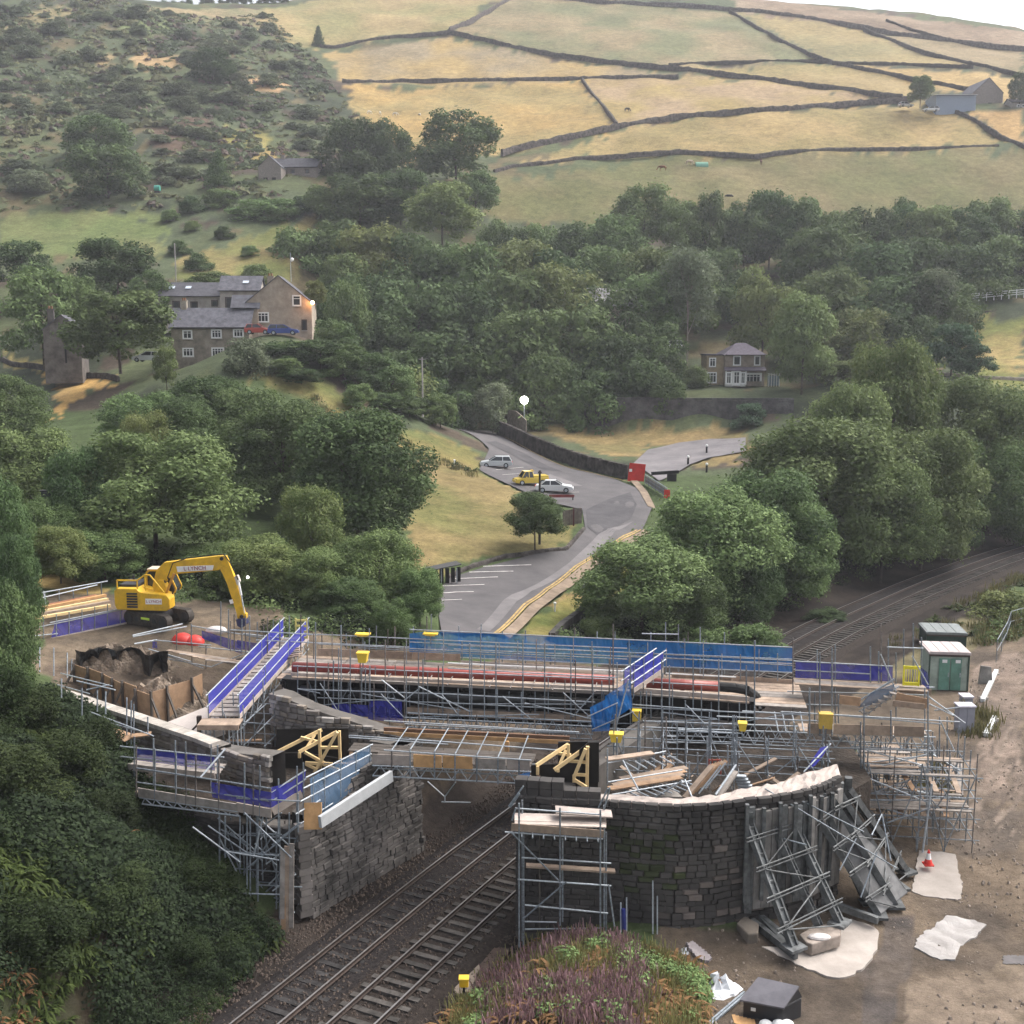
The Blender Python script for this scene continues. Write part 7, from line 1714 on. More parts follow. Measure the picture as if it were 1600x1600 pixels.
pad('crumpled white tarpaulin spread flat on the dirt', [(1429,1472),(1436,1456),(1458,1443),(1480,1422),(1510,1428),(1541,1437),(1528,1454),(1502,1472),(1492,1494),(1465,1491)], mat('white_tarpaulin',(0.19,0.175,0.165),.7,0,.2,.9,.6,col2=(0.33,0.315,0.305)), 'white_tarpaulin', .04, 'tarpaulin', .07)
pad('dark grey steel plate lying at the right edge of the yard', [(1566,1486),(1620,1488),(1620,1502),(1567,1500)], mat('dull_plate',(0.12,0.11,0.11),.6,.2,.1), 'steel_plate', .05, 'steel plate')
pad('pale concrete strip beside the right-hand track', [(708,1514),(722,1480),(740,1460),(763,1458),(748,1490),(735,1530),(712,1532)], mat('tan_concrete',(0.26,0.21,0.165),.9,0,.15,1.5,.3), 'concrete_strip', .08, 'concrete strip')
pad('brown rubber mat between the pale strip and the heather', [(765,1460),(797,1462),(775,1500),(757,1532),(737,1531),(750,1490)], mat('brown_mat',(0.07,0.048,0.038),.9,0,.2,2,.3), 'rubber_mat', .07, 'mat')
pad('flat pale stone at the edge of the bracken', [(1072,1484),(1085,1482),(1112,1498),(1105,1504),(1086,1500)], mat('lilac_stone',(0.27,0.24,0.245),.9), 'flat_stone', .12, 'stone')
# traffic cone
p = gy(1450,1351,.42); t = thing('traffic_cone', (p.x,p.y,.42), 'red and white traffic cone on the square concrete pad', 'traffic cone')
MB().box((p.x,p.y,.45),(.42,.42,.06)).build('base', RED(), t); MB().tube((p.x,p.y,.46),(p.x,p.y,.70),.2,12,.13).build('cone', RED(), t); MB().tube((p.x,p.y,.702),(p.x,p.y,.98),.128,12,.075).build('sleeve', WHITE(), t); MB().tube((p.x,p.y,.982),(p.x,p.y,1.12),.073,12,.035).build('tip', RED(), t)
# green cabin with pinkish roof
def cabin(name, px0, px1, py, hpx, dep, lb, wall, roof, doors=True, z=.33):
    a, b = az(px0,py,z), az(px1,py+2,z); w = (b-a).length; h = hpx/scale_at(a.y, z); c = (a+b)/2; yw = math.atan2(b.y-a.y,b.x-a.x)
    t = thing(name, (c.x,c.y,z), lb, 'cabin', None, yw)
    MB().box((0,dep/2,h/2),(w,dep,h)).build('body', wall, t, False, bevel=.03)
    MB().box((0,dep/2,h+.09),(w+.2,dep+.25,.16)).build('roof', roof, t, False)
    for k in range(4): MB().box((-w/2+w*(k+.5)/4,dep/2,h+.185),(w/4-.05,dep+.22,.03)).build('roof_panel', roof, t, False)
    for x in (-w/2,w/2): MB().box((x,-.02,h/2),(.1,.08,h)).build('corner_post', mat('dark_green_trim',(0.03,0.06,0.045),.6), t, False)
    MB().box((0,-.03,h-.06),(w+.1,.08,.16)).build('fascia', mat('dark_brown_trim',(0.06,0.045,0.04),.7), t, False)
    if doors:
        for x,ww in ((-w*.12,w*.28),(w*.18,w*.28)):
            dr = MB().box((x,-.05,h*.46),(ww-.03,.08,h*.86)).build('door', mat('faded_green_door',(0.13,0.27,0.21),.7,0,.2,1.2,.2), t, False)
            hd = MB().box((x+ww*.38,-.11,h*.45),(.05,.06,.3)).mesh('handle', GALV2()); o = bpy.data.objects.new('handle', hd); COL.objects.link(o); o.parent = dr
        for x in (-.12,.22): MB().box((x*w,-.1,h*.82),(.32,.02,.22)).build('notice', WHITE(), t, False)
    return t
cabin('site_cabin', 1450, 1511, 1078, 58, 2.6, 'faded green steel site cabin with a pinkish white roof', mat('faded_green_steel',(0.36,0.43,0.37),.7,0,.15,1.2,.2), mat('pinkish_roof',(0.46,0.4,0.39),.8,0,.06))
cabin('store_cabin', 1448, 1508, 1012, 22, 2.8, 'dark green store cabin with a grey roof behind the faded green one', mat('dark_green_steel',(0.025,0.05,0.04),.7,0,.15), mat('grey_felt_roof',(0.2,0.22,0.22),.8,0,.1), False)
for (px,py,hp,wp,lb) in [(1509,1146,42,25,'taller grey equipment cabinet, nearer the scaffold tower'),(1512,1106,16,15,'small grey equipment cabinet behind the taller one')]:
    p = gy(px,py); h = hp/scale_at(p.y,0); w = wp/scale_at(p.y,0); t = thing('equipment_cabinet', (p.x,p.y,YZ), lb, 'cabinet', 'grey trackside cabinets')
    MB().box((p.x,p.y+.35,YZ+h/2),(w,.7,h)).build('body', mat('cabinet_grey',(0.27,0.28,0.33),.6,0,.05), t, bevel=.02); MB().box((p.x,p.y+.35,YZ+h+.05),(w+.1,.85,.1)).build('lid', mat('lilac_white',(0.6,0.58,0.66),.6), t)
    for k in range(2): MB().box((p.x-w/4+w/2*k,p.y-.01,YZ+h/2),(w/2-.04,.04,h*.9)).build('door', mat('cabinet_grey',(0.27,0.28,0.33)), t)
for a,b,lb in [((1535,1094),(1557,1048),'long white barrier pole lying on the yard by the grey cabinets'),((1540,1148),(1555,1120),'short white barrier pole lying nearer the scaffold tower')]:
    p,q = gy(*a,.5), gy(*b,.5); t = thing('barrier_pole', tuple(p), lb, 'barrier'); plank('beam', p, q, .28,.22,t,mat('weathered_white',(0.55,0.57,0.57),.7))
    for f in (.1,.9): r_ = p.lerp(q,f); MB().box((r_.x,r_.y,.4),(.5,.3,.25)).build('foot', CONC(), t)
t = thing('mesh_fence', tuple(gy(1560,1040)), 'leaning wire mesh fence panels beside the bramble on the right', 'fence')
for a,b in [((1556,1038),(1572,1008)),((1572,1008),(1578,990)),((1578,990),(1640,972))]:
    p,q = gy(*a), gy(*b)
    for k in range(3): r_ = p.lerp(q,k/2); tube('post', r_, r_+Vector((0,0,1.9)), t, GALV(), .03)
    for z in (.1,1.0,1.85): tube('rail', p+Vector((0,0,z)), q+Vector((0,0,z)), t, GALV(), .025)
    for k in range(8): r_ = p.lerp(q,k/8); tube('wire', r_+Vector((0,0,.1)), r_+Vector((0,0,1.85)), t, GALV(), .01)
p = gy(1540,1070); MB().prism([p+Vector((-.5,0,0)),p+Vector((.5,0,0)),p+Vector((.4,.2,1.2)),p+Vector((-.3,.2,1.3))],(0,.15,0)).build('leaning_board', CONCD()); tag(bpy.data.objects['leaning_board'],'pale board leaning beside the green cabin','board')
# concrete base block with white sack
t = thing('concrete_block', tuple(gy(1285,1478)), 'broken chamfered concrete block at the foot of the leftmost raking shore', 'concrete block')
MB().prism([gy(*p) for p in [(1248,1478),(1265,1468),(1300,1458),(1314,1470),(1312,1480),(1268,1494),(1258,1490)]],(0,0,.5)).build('block', mat('stained_concrete',(0.26,0.22,0.19),.9,0,.25,1.5,.4), t, bevel=.05)
p = gy(1280,1464,.85); tag(MB().ball((p.x,p.y,p.z),.33,10,6,(1.4,.7,.4)).build('white_sack', mat('white_woven',(0.62,0.58,0.56))), 'small white sack on top of the broken concrete block', 'sack')
t = thing('stone_block', tuple(gy(1165,1465)), 'mossy fallen stone block at the foot of the wing wall', 'stone block'); MB().prism([gy(*p) for p in [(1150,1462),(1162,1450),(1185,1462),(1184,1478),(1168,1480)]],(0,0,.55)).build('block', STONEL(), t, bevel=.06)
# bin box, pallet, rails, bags at the bottom edge
p = gy(1205,1592,.3); t = thing('black_skip', (p.x,p.y,.3), 'black lidded skip box at the bottom edge of the yard', 'skip')
BK = mat('black_plastic',(0.025,0.026,0.03),.45,0,.15,2,0,.5)
A_s = [gy(1160,1594),gy(1222,1606),gy(1252,1590),gy(1196,1574)]
MB().prism(A_s,(0,0,.75)).build('body', BK, t, bevel=.04)
top_ = [q+Vector((0,0,.78)) for q in A_s]
MB().prism([top_[0]+Vector((-.15,-.1,0)),top_[1]+Vector((.0,-.15,0)),top_[1].lerp(top_[2],.75)+Vector((.05,.0,.45)),top_[0].lerp(top_[3],.75)+Vector((-.1,.0,.45))],(0,0,.06)).build('lid', mat('grey_lid',(0.13,0.125,0.14),.35,0,.12,1.5), t)
MB().prism([top_[1],top_[2],top_[1].lerp(top_[2],.75)+Vector((0,0,.42))],(-.05,0,0)).build('lid_end', BK, t)
plank('label_plate', A_s[0].lerp(A_s[1],.2)+Vector((0,-.03,.5)), A_s[0].lerp(A_s[1],.32)+Vector((0,-.03,.5)), .02,.12,t,WHITE())
t = thing('orange_pallet', tuple(gy(1165,1600)), 'orange wooden pallet beside the black skip box', 'pallet')
for k in range(6): plank('slat', gy(1146+6*k,1586+1.5*k,.5), gy(1152+6*k,1606+1.5*k,.5), .12,.04,t,ORANGEPLY())
for k in range(2): plank('bearer', gy(1146,1590+12*k,.4), gy(1182,1600+12*k,.4), .1,.1,t,ORANGEPLY())
t = thing('white_rubble_bag', tuple(gy(1200,1604)), 'white paper bags in front of the black skip box', 'bags')
for dx in (0,.45,.75): q = gy(1196,1600,.5)+Vector((dx,0,0)); MB().ball(tuple(q),.22,8,6,(1.1,.8,.7)).build('bag', WHITE(), t)
t = thing('long_rails', tuple(gy(1130,1590)), 'pair of long grey bars lying from the white bulk bag to the frame edge', 'bars')
for k in range(2): plank('bar', gy(1100+5*k,1604+1*k,.6), gy(1163+5*k,1550+1*k,.6), .07,.07,t,GALV())
def crumple(name, lb, cat, pts, m, h=.5, seed=1):
    rg = random.Random(seed); P = [gy(*p) for p in pts]; c = sum(P,Vector())/len(P); rows=[]
    n = 18
    for j in range(6):
        f = j/5; row=[]
        for i in range(n+1):
            s_ = (i%n)/n*len(P); k=int(s_); q = P[k%len(P)].lerp(P[(k+1)%len(P)],s_-k)
            r_ = q.lerp(c,f); r_.z = YZ + h*math.sin(f*1.5)*(1+rg.uniform(-.5,.4)) - .05*(1-f); r_ += Vector((rg.uniform(-.08,.08),rg.uniform(-.08,.08),0)) if 0<j<5 and i not in (0,n) else Vector(); row.append(tuple(r_))
        row[-1]=row[0]; rows.append(row)
    return tag(MB().grid(rows).build(name, m), lb, cat)
WB = mat('white_bulk_bag',(0.55,0.57,0.6),.75,0,.06,3,.5)
crumple('bulk_bag','collapsed white bulk bag on the yard above the long bars','bag',[(1090,1555),(1094,1535),(1108,1530),(1126,1545),(1150,1536),(1163,1545),(1150,1560),(1130,1572),(1096,1572)],WB,.55,3)
crumple('plastic_scrap','small torn white plastic scrap in the bracken','plastic',[(1058,1488),(1068,1484),(1082,1496),(1078,1502),(1064,1496)],WB,.25,5)
crumple('dark_sheet','dark grey stone slab under the white bulk bag','stone',[(1078,1580),(1085,1570),(1112,1572),(1108,1588),(1084,1590)],CONCD(),.3,8)
# trackside yellow lamp box
p = az(725,1548,.1); t = thing('trackside_box', tuple(p), 'small yellow box beside the right-hand track', 'box'); MB().box((p.x,p.y,.45),(.34,.3,.3)).build('housing', YELLOW(), t, bevel=.03); MB().tube((p.x,p.y,-.1),(p.x,p.y,.3),.05,6).build('post', BLACK(), t); MB().box((p.x,p.y,.62),(.38,.34,.05)).build('lid', YB, t)

# ------------------------------------------------------------------ trees and undergrowth
def leaf_mesh(name, C, N_, size, m, tone, elong=1.0, rg=None, droop=0.0):
    """leaf-sized quads at points C, roughly facing N_, with a per-leaf tone"""
    rg = rg or RNG; n = len(C)
    N_ = N_ + rg.normal(0, .55, (n, 3)); N_ /= np.linalg.norm(N_, axis=1)[:, None] + 1e-9
    a = np.cross(N_, rg.normal(0, 1, (n, 3))); a /= np.linalg.norm(a, axis=1)[:, None] + 1e-9
    b = np.cross(N_, a)
    s = (size * rg.uniform(.55, 1.35, n))[:, None]
    V = np.empty((n, 4, 3)); V[:, 0] = C - a * s * elong; V[:, 1] = C - b * s * .62; V[:, 2] = C + a * s * elong; V[:, 3] = C + b * s * .62
    if droop: V[:, 0, 2] -= droop * s[:, 0]; V[:, 2, 2] -= droop * s[:, 0]
    me = bpy.data.meshes.new(name)
    me.vertices.add(n * 4); me.vertices.foreach_set('co', V.reshape(-1))
    me.loops.add(n * 4); me.loops.foreach_set('vertex_index', np.arange(n * 4))
    me.polygons.add(n); me.polygons.foreach_set('loop_start', np.arange(0, n * 4, 4)); me.polygons.foreach_set('loop_total', np.full(n, 4))
    me.update(); me.validate()
    at = me.attributes.new('tone', 'FLOAT', 'FACE'); at.data.foreach_set('value', np.clip(tone, 0, 1).astype(np.float32))
    me.materials.append(m)
    return me
def crown_points(n, lobes, rg, shell=.5):
    """points through the outer part of a cloud of lobes (centre, radii)"""
    vol = np.array([r[0] * r[1] + r[1] * r[2] + r[0] * r[2] for _, r in lobes]); pick = rg.choice(len(lobes), n, p=vol / vol.sum())
    c = np.array([l[0] for l in lobes])[pick]; r = np.array([l[1] for l in lobes])[pick]
    d = rg.normal(0, 1, (n, 3)); d /= np.linalg.norm(d, axis=1)[:, None]
    f = (1 - rg.random(n) ** 1.8 * shell)[:, None]
    f = f * (1 + .10 * np.sin(d[:, :1] * 7 + pick[:, None]) + .08 * np.sin(d[:, 1:2] * 9 + pick[:, None] * 2))
    P = c + d * r * f
    return P, d, pick
def make_crown(name, n, leaf, m, seed, nl=38, shape='dome', flat=1.0):
    """unit crown: about 1 wide (radius .5) and 0..1 high"""
    rg = np.random.default_rng(seed); lobes = []
    if shape == 'dome':
        lobes.append(((0, 0, .5), (.24, .24, .28)))
        for i in range(nl):
            t = rg.uniform(0, 2 * math.pi); zz = rg.uniform(.16, .9); rad = math.sqrt(max(0, 1 - ((zz - .45) / .5) ** 2)) * .37 * rg.uniform(.72, 1.08)
            s = rg.uniform(.07, .145); lobes.append(((rad * math.cos(t), rad * math.sin(t), zz), (s * 1.15, s * 1.15, s * .85 * flat)))
    elif shape == 'tall':
        for i in range(nl):
            zz = rg.uniform(.12, .93); t = rg.uniform(0, 2 * math.pi); rad = .34 * (1 - abs(zz - .42) ** 1.3 * 1.15) * rg.uniform(.3, 1.05); s = rg.uniform(.08, .16)
            lobes.append(((rad * math.cos(t), rad * math.sin(t), zz), (s * 1.1, s * 1.1, s)))
    elif shape == 'cone':
        for i in range(nl):
            zz = (i + .5) / nl; rad = .44 * (1 - zz) ** .85; t = i * 2.4; s = .06 + .1 * (1 - zz)
            lobes.append(((rad * .6 * math.cos(t), rad * .6 * math.sin(t), .06 + zz * .9), (s * 1.5, s * 1.5, s * .75)))
    elif shape == 'shrub':
        for i in range(nl):
            t = rg.uniform(0, 2 * math.pi); zz = rg.uniform(.1, .8); rad = .42 * math.sqrt(max(0, 1 - (zz / .95) ** 2)) * rg.uniform(.3, 1.0); s = rg.uniform(.11, .2)
            lobes.append(((rad * math.cos(t), rad * math.sin(t), zz), (s, s, s)))
    P, d, pick = crown_points(n, lobes, rg)
    if shape == 'cone': d = d * .6 + np.array((0, 0, -.1))
    lt = rg.random(len(lobes))[pick]
    tone = .1 + .42 * rg.random(n) + .42 * lt
    # a few loose sprays break the outline
    k = n // 14; idx = rg.choice(n, k); P[idx] += d[idx] * rg.uniform(.02, .075, k)[:, None]
    N_ = d * .8 + np.array((0, 0, .45))
    return leaf_mesh(name, P, N_, leaf, m, tone, 1.15, rg)
def make_trunk(name, m, seed, h=.62, r=.028, limbs=7):
    rg = random.Random(seed); mb = MB()
    mb.tube((0, 0, -.08), (.01, 0, h * .45), r, 8, r * .75); mb.tube((.01, 0, h * .45), (.015, .01, h), r * .75, 7, r * .4)
    for i in range(limbs):
        z = h * rg.uniform(.35, .95); t = i * 2.4 + rg.random(); L_ = rg.uniform(.2, .34)
        p = Vector((.01, 0, z)); q = p + Vector((math.cos(t) * L_, math.sin(t) * L_, L_ * rg.uniform(.5, 1.0)))
        mb.tube(p, p.lerp(q, .5) + Vector((0, 0, -.01)), r * .5, 6, r * .33); mb.tube(p.lerp(q, .5) + Vector((0, 0, -.01)), q, r * .33, 5, r * .14)
    return mb.mesh(name, m)
L_DARK = mat_leaf('dark_foliage', (0.03, 0.052, 0.024), (0.12, 0.175, 0.066))
L_MID = mat_leaf('mid_foliage', (0.058, 0.092, 0.034), (0.185, 0.25, 0.096))
L_LIGHT = mat_leaf('light_foliage', (0.0732, 0.1074, 0.0342), (0.2135, 0.24, 0.0915))
L_GREY = mat_leaf('greyish_foliage', (0.07, 0.09, 0.055), (0.19, 0.22, 0.13))
L_BLUE = mat_leaf('bluish_foliage', (0.0268, 0.0586, 0.0342), (0.0976, 0.1586, 0.0793))
KIND = {}
def kinds(tagname, m, n, leaf, seeds, **kw):
    KIND[tagname] = [make_crown('crown_' + tagname, n, leaf, m, s, **kw) for s in seeds]
kinds('dark', L_DARK, 11000, .019, (1, 2, 3)); kinds('mid', L_MID, 11000, .019, (4, 5, 6)); kinds('light', L_LIGHT, 11000, .019, (7, 8)); kinds('grey', L_GREY, 9000, .018, (9,), shape='tall', nl=30)
kinds('tall', L_DARK, 11000, .018, (10, 11), shape='tall', nl=34); kinds('blue', L_BLUE, 10000, .019, (12,)); kinds('cone', L_DARK, 6000, .022, (13,), shape='cone', nl=26)
kinds('near', L_MID, 42000, .0115, (14, 15), nl=64); kinds('neardark', L_DARK, 42000, .0115, (16, 17), nl=64); L_ROW = mat_leaf('bank_tree_foliage', (0.072, 0.11, 0.042), (0.215, 0.28, 0.11)); kinds('row', L_ROW, 42000, .0115, (31,), nl=64); kinds('nearlight', L_LIGHT, 38000, .0115, (18,), nl=58)
kinds('shrub', L_MID, 9000, .022, (19, 20), shape='shrub'); kinds('shrubdark', L_DARK, 9000, .022, (21,), shape='shrub'); kinds('shrublight', L_LIGHT, 9000, .022, (22,), shape='shrub')
kinds('gorse', L_DARK, 2600, .036, (23, 24), shape='shrub', nl=22); kinds('gorsemid', L_GREY, 2600, .036, (25,), shape='shrub', nl=22)
TRUNK = [make_trunk('trunk_mesh', BARK(), s) for s in (1, 2, 3)]
PALE = make_trunk('trunk_mesh_pale', mat('pale_bark', (0.24, 0.2, 0.17), .9, 0, .2, 3, .3), 5, .8, .016, 9)
_rot = random.Random(99)
def tree(px, ytop, d, wpx, kind, label, group=None, base=None, name='tree', cat='tree', lift=.0, trunk=None, ybase=None, depth=1.0):
    """a tree whose crown top is seen at (px, ytop) at distance d, standing on the ground there"""
    p = ad(px, ytop, d); g = Hs(p.x, p.y)
    if ybase is not None: g = ad(px, ybase, d).z
    h = max(1.2, p.z - g)
    if group in (G_WOOD, G_BACK): h = max(h, 1.15 * wpx / scale_at(d, p.z - h * .4)); g = p.z - h      # on the steep bank the lower crown sinks behind the slope
    w = wpx / scale_at(d, p.z - h * .4) * (1.12 if group in (G_WOOD, G_BACK) else 1)
    t = thing(name, (p.x, p.y, g), label, cat, group, _rot.uniform(0, 6.28))
    t.rotation_euler.z = _rot.uniform(0, 6.28)
    me = _rot.choice(KIND[kind])
    o = bpy.data.objects.new('crown', me); COL.objects.link(o); o.parent = t
    o.location = (0, 0, h * lift); o.scale = (w * 1.06, w * 1.06 * depth, h * (1 - lift) * 1.03)
    tm = PALE if trunk == 'pale' else _rot.choice(TRUNK)
    o = bpy.data.objects.new('trunk', tm); COL.objects.link(o); o.parent = t; o.scale = (max(w * .55, h * .4),) * 2 + (h,)
    return t
G_WOOD, G_BACK, G_ROW, G_CLUMP = 'trees of the wood behind the lane', 'trees along the top edge of the wood', 'rounded trees between the railway and the lane', 'trees left of the meadow'
T = tree
# hillside landmarks
T(497,40,448,24,'cone','lone dark cypress standing beside the hill field wall',name='cypress_tree',ybase=76)
T(552,184,292,120,'dark','left half of the big dark tree pair below the golden field',ybase=300)
T(606,184,296,82,'dark','right half of the big dark tree pair below the golden field',ybase=290)
T(712,172,285,142,'dark','huge round dark tree standing alone in the golden field',ybase=285,lift=.03)
T(340,235,278,52,'cone','dark pointed conifer left of the old grey farmhouse',name='conifer_tree',ybase=295)
T(165,222,272,145,'dark','broad round tree alone on the lower left hillside',ybase=318,depth=.8)
T(150,180,295,110,'mid','soft green tree behind the broad round one on the left hillside',ybase=260)
T(330,75,372,75,'dark','dark scrubby tree clump high on the left hillside',ybase=130)
T(1440,118,348,46,'mid','round tree left of the pale blue barn',ybase=165)
T(1596,112,352,36,'dark','dark tree at the right frame edge above the farm',ybase=165)
T(560,270,262,150,'dark','wide dark tree right of the old grey farmhouse, under the tree pair',ybase=370)
T(625,265,262,100,'dark','dark tree below the golden field, between the tree pair and the pale green tree',ybase=345)
T(690,282,252,125,'light','pale green feathery tree under the huge round tree',ybase=380)
T(742,268,272,80,'mid','round green tree at the left end of the olive pasture',ybase=340)
T(500,290,262,60,'mid','small tree just right of the old grey farmhouse',ybase=345)
T(420,310,262,130,'mid','leafy bushes in front of the old grey farmhouse',ybase=360,name='bush',cat='bush')
T(350,296,268,70,'mid','bush left below the old grey farmhouse',ybase=340,name='bush',cat='bush')
# the back edge of the wood
ROWS = [[] for _ in range(5)]
for i,(x,y,d,w,k) in enumerate([(1008,288,258,100,'mid'),(960,335,250,110,'mid'),(905,345,254,100,'dark'),(1065,312,252,80,'mid'),(1110,305,250,70,'tall'),(1165,310,254,90,'dark'),(1205,298,256,90,'dark'),(1250,312,256,90,'mid'),(1310,330,250,100,'mid'),(1360,322,252,100,'dark'),(1405,318,254,80,'dark'),(1450,325,250,100,'mid'),(1505,322,252,100,'dark'),(1545,312,258,90,'mid'),(1590,322,258,90,'dark'),(1640,325,258,90,'mid'),(840,350,258,80,'mid'),(800,355,256,70,'dark'),(770,345,262,60,'mid'),(1420,312,268,60,'mid')]):
    ROWS[0].append((x,y,d,w,k))
# second and third rows
for i,(x,y,d,w,k) in enumerate([(585,352,230,140,'light'),(655,360,226,150,'dark'),(735,385,222,140,'mid'),(805,372,228,140,'light'),(870,385,226,130,'dark'),(940,385,226,120,'mid'),(1000,385,228,110,'light'),(1060,395,226,110,'mid'),(1120,385,236,110,'dark'),(1285,358,236,140,'mid'),(1360,380,232,150,'dark'),(1430,372,236,140,'dark'),(1500,380,236,120,'dark'),(1570,372,240,120,'mid'),(1630,380,238,110,'dark'),
   (520,340,238,100,'dark'),(470,360,236,110,'mid'),(540,400,222,90,'mid'),(570,425,212,120,'dark'),(645,430,208,150,'dark'),(725,440,206,150,'dark'),(800,425,210,150,'mid'),(880,410,211,140,'light'),(950,440,208,110,'dark'),(1010,430,214,120,'mid'),
   (1300,425,214,140,'mid'),(1380,430,212,150,'dark'),(1440,425,212,110,'dark'),(1340,480,200,130,'light'),
   (580,490,198,120,'dark'),(655,515,194,140,'dark'),(735,500,198,150,'dark'),(815,490,199,150,'mid'),(895,480,200,150,'mid'),(960,520,196,120,'dark'),(1020,500,200,110,'dark'),(520,470,200,90,'dark'),(495,520,190,80,'dark'),
   (560,560,187,100,'dark'),(625,570,185,130,'light'),(690,590,186,100,'dark'),(850,555,192,120,'dark'),(920,570,192,130,'mid'),(985,560,193,120,'dark'),(1035,580,190,80,'dark'),(1420,490,198,110,'dark'),(1550,430,232,110,'mid'),(1480,440,220,110,'dark')]):
    ROWS[1 if d > 216 else 2 if d > 201.5 else 3 if d > 193.5 else 4].append((x,y,d,w,k))
ORD = 'first second third fourth fifth sixth seventh eighth ninth tenth eleventh twelfth thirteenth fourteenth fifteenth sixteenth seventeenth eighteenth nineteenth twentieth'.split()
RNAME = ['top row of the wood','second row of the wood','middle row of the wood','lower row of the wood','front fringe of the wood']
TONE = {'dark':'dark green','mid':'mid green','light':'yellow-green','tall':'slender dark'}
for r_, row in enumerate(ROWS):
    for i, (x,y,d,w,k) in enumerate(sorted(row)):
        T(x,y,d,w,k,'%s tree, %s from the left in the %s' % (TONE[k], ORD[i], RNAME[r_]), G_BACK if r_ == 0 else G_WOOD, ybase=y+115 if r_ == 0 else None)
T(1078,388,210,115,'grey','tall grey-green tree with a pale bare trunk beside the house with white windows',trunk='pale',lift=.36)
T(1195,418,213,110,'light','bright green tree rising behind the house with white windows')
T(1258,458,192,120,'mid','leafy tree overhanging the right end of the house with white windows')
T(1465,420,210,90,'grey','thin half bare tree with pale branches in the wood at the right',trunk='pale',lift=.3)
T(1490,506,186,95,'blue','round bluish green tree below the white rail fence')
T(1530,540,184,60,'blue','small bluish bush beside the round bluish green tree',name='bush',cat='bush')
T(770,598,184,78,'grey','pale feathery tree overhanging the top of the lane',ybase=672)
T(715,620,186,70,'grey','scruffy grey bush at the bend above the meadow',ybase=672,name='bush',cat='bush')
T(1120,612,197,130,'shrub','clipped green hedge along the top of the retaining wall',name='hedge',cat='hedge',ybase=640,depth=.3)
T(1170,630,183,115,'blue','dark blue-green hedge in front of the retaining wall',name='hedge',cat='hedge',ybase=678,depth=.5)
T(1090,570,198,50,'shrub','shrub by the left wall of the house with white windows',name='bush',cat='bush',ybase=606)
T(1330,560,184,60,'light','bright green shrub up the slope right of the house',name='bush',cat='bush',ybase=580)
# round the farmhouse
T(182,455,158,175,'mid','big rounded tree in front of the left end of the cottage row',ybase=575)
T(180,372,196,130,'dark','spreading dark tree behind the big rounded cottage tree',ybase=470)
T(60,420,178,130,'mid','leafy tree behind the grey gabled cottage',ybase=565)
T(30,374,206,110,'dark','dark tree at the far left edge above the gabled cottage',ybase=450)
T(120,430,182,90,'mid','rounded tree between the leafy tree and the spreading dark one',ybase=560)
T(232,420,186,70,'dark','dark tree tucked behind the left end of the pale stone row',ybase=500)
T(258,540,150,42,'light','small pale green pointed tree in front of the cottage row',ybase=610)
T(385,528,152,100,'grey','dusky spreading tree in front of the cottage doors',ybase=640)
T(440,530,158,90,'dark','dark tree in front of the tall farmhouse',ybase=610)
T(492,438,176,40,'light','yellow-green bush at the right corner of the tall farmhouse',ybase=480,name='bush',cat='bush')
T(330,425,200,80,'mid','bush behind the farm roofs on the slope',ybase=460,name='bush',cat='bush')
T(280,440,205,60,'grey','bare brownish thicket behind the pale stone row',ybase=470,name='bush',cat='bush')
T(500,560,176,80,'dark','dark tree at the top of the meadow, left of the wood',ybase=640)
T(540,440,196,80,'mid','green tree right of the tall farmhouse')
T(515,495,176,95,'dark','dark tree standing between the tall farmhouse and the wood')
T(472,548,160,100,'mid','green tree below the farmhouse courtyard')
T(548,560,182,90,'dark','dark tree at the upper tip of the meadow')
T(410,548,156,80,'dark','shadowy tree below the red and blue cars')
T(345,600,138,120,'mid','green tree below the cottage doors')
for i,(x,y,d,w,k) in enumerate([(500,530,172,80,'dark'),(535,538,178,90,'mid'),(575,550,181,90,'dark'),(612,565,184,90,'mid'),(650,618,186,60,'dark'),(688,615,188,60,'mid'),(560,600,176,60,'mid'),(470,575,165,70,'dark'),(445,560,158,60,'mid'),(600,612,182,60,'dark'),(640,622,185,60,'mid')]):
    d = min(d, float(hits([(x, {445:585,470:600,500:575,535:595,560:640,575:615,600:640,612:632,640:652,650:650,688:668}[x])])[0][1]))
    T(x,y,d,w,k,'%s shrubby tree, %s from the left along the crest of the meadow' % (TONE[k], ORD[sorted([445,470,500,535,560,575,600,612,640,650,688]).index(x)]),'shrubby trees along the crest of the meadow',ybase=None)
# left clump
T(385,610,124,150,'near','green tree in the gap between the two dark ones',G_CLUMP)
T(285,625,116,140,'neardark','dark tree behind the broad mid green one',G_CLUMP)
T(60,780,86,120,'near','green tree at the left below the dark gap',G_CLUMP)
T(555,640,105,235,'neardark','big dark glossy tree with the widest crown beside the meadow',G_CLUMP)
T(440,625,112,190,'neardark','dark tree just left of the widest crowned one',G_CLUMP)
T(325,588,128,150,'neardark','tall dark narrow tree below the cottage row',G_CLUMP)
T(235,672,92,280,'near','broad mid green tree in the centre of the left clump',G_CLUMP)
T(225,612,124,150,'near','rounded tree right of the straw coloured track',G_CLUMP)
T(225,640,112,90,'nearlight','small pale tree in the hollow between the dark tree and the track',G_CLUMP)
T(40,672,100,170,'near','large tree at the left edge below the straw track',G_CLUMP)
T(5,585,132,130,'near','leafy tree at the left edge right under the lane wall',G_CLUMP)
T(120,700,90,120,'neardark','dark tree in the gap at the left, above the digger',G_CLUMP)
T(485,755,88,120,'nearlight','slim yellow-green tree in front of the big dark one',G_CLUMP)
T(590,828,83,140,'near','rounded tree behind the scaffold beside the bin shelter',G_CLUMP)
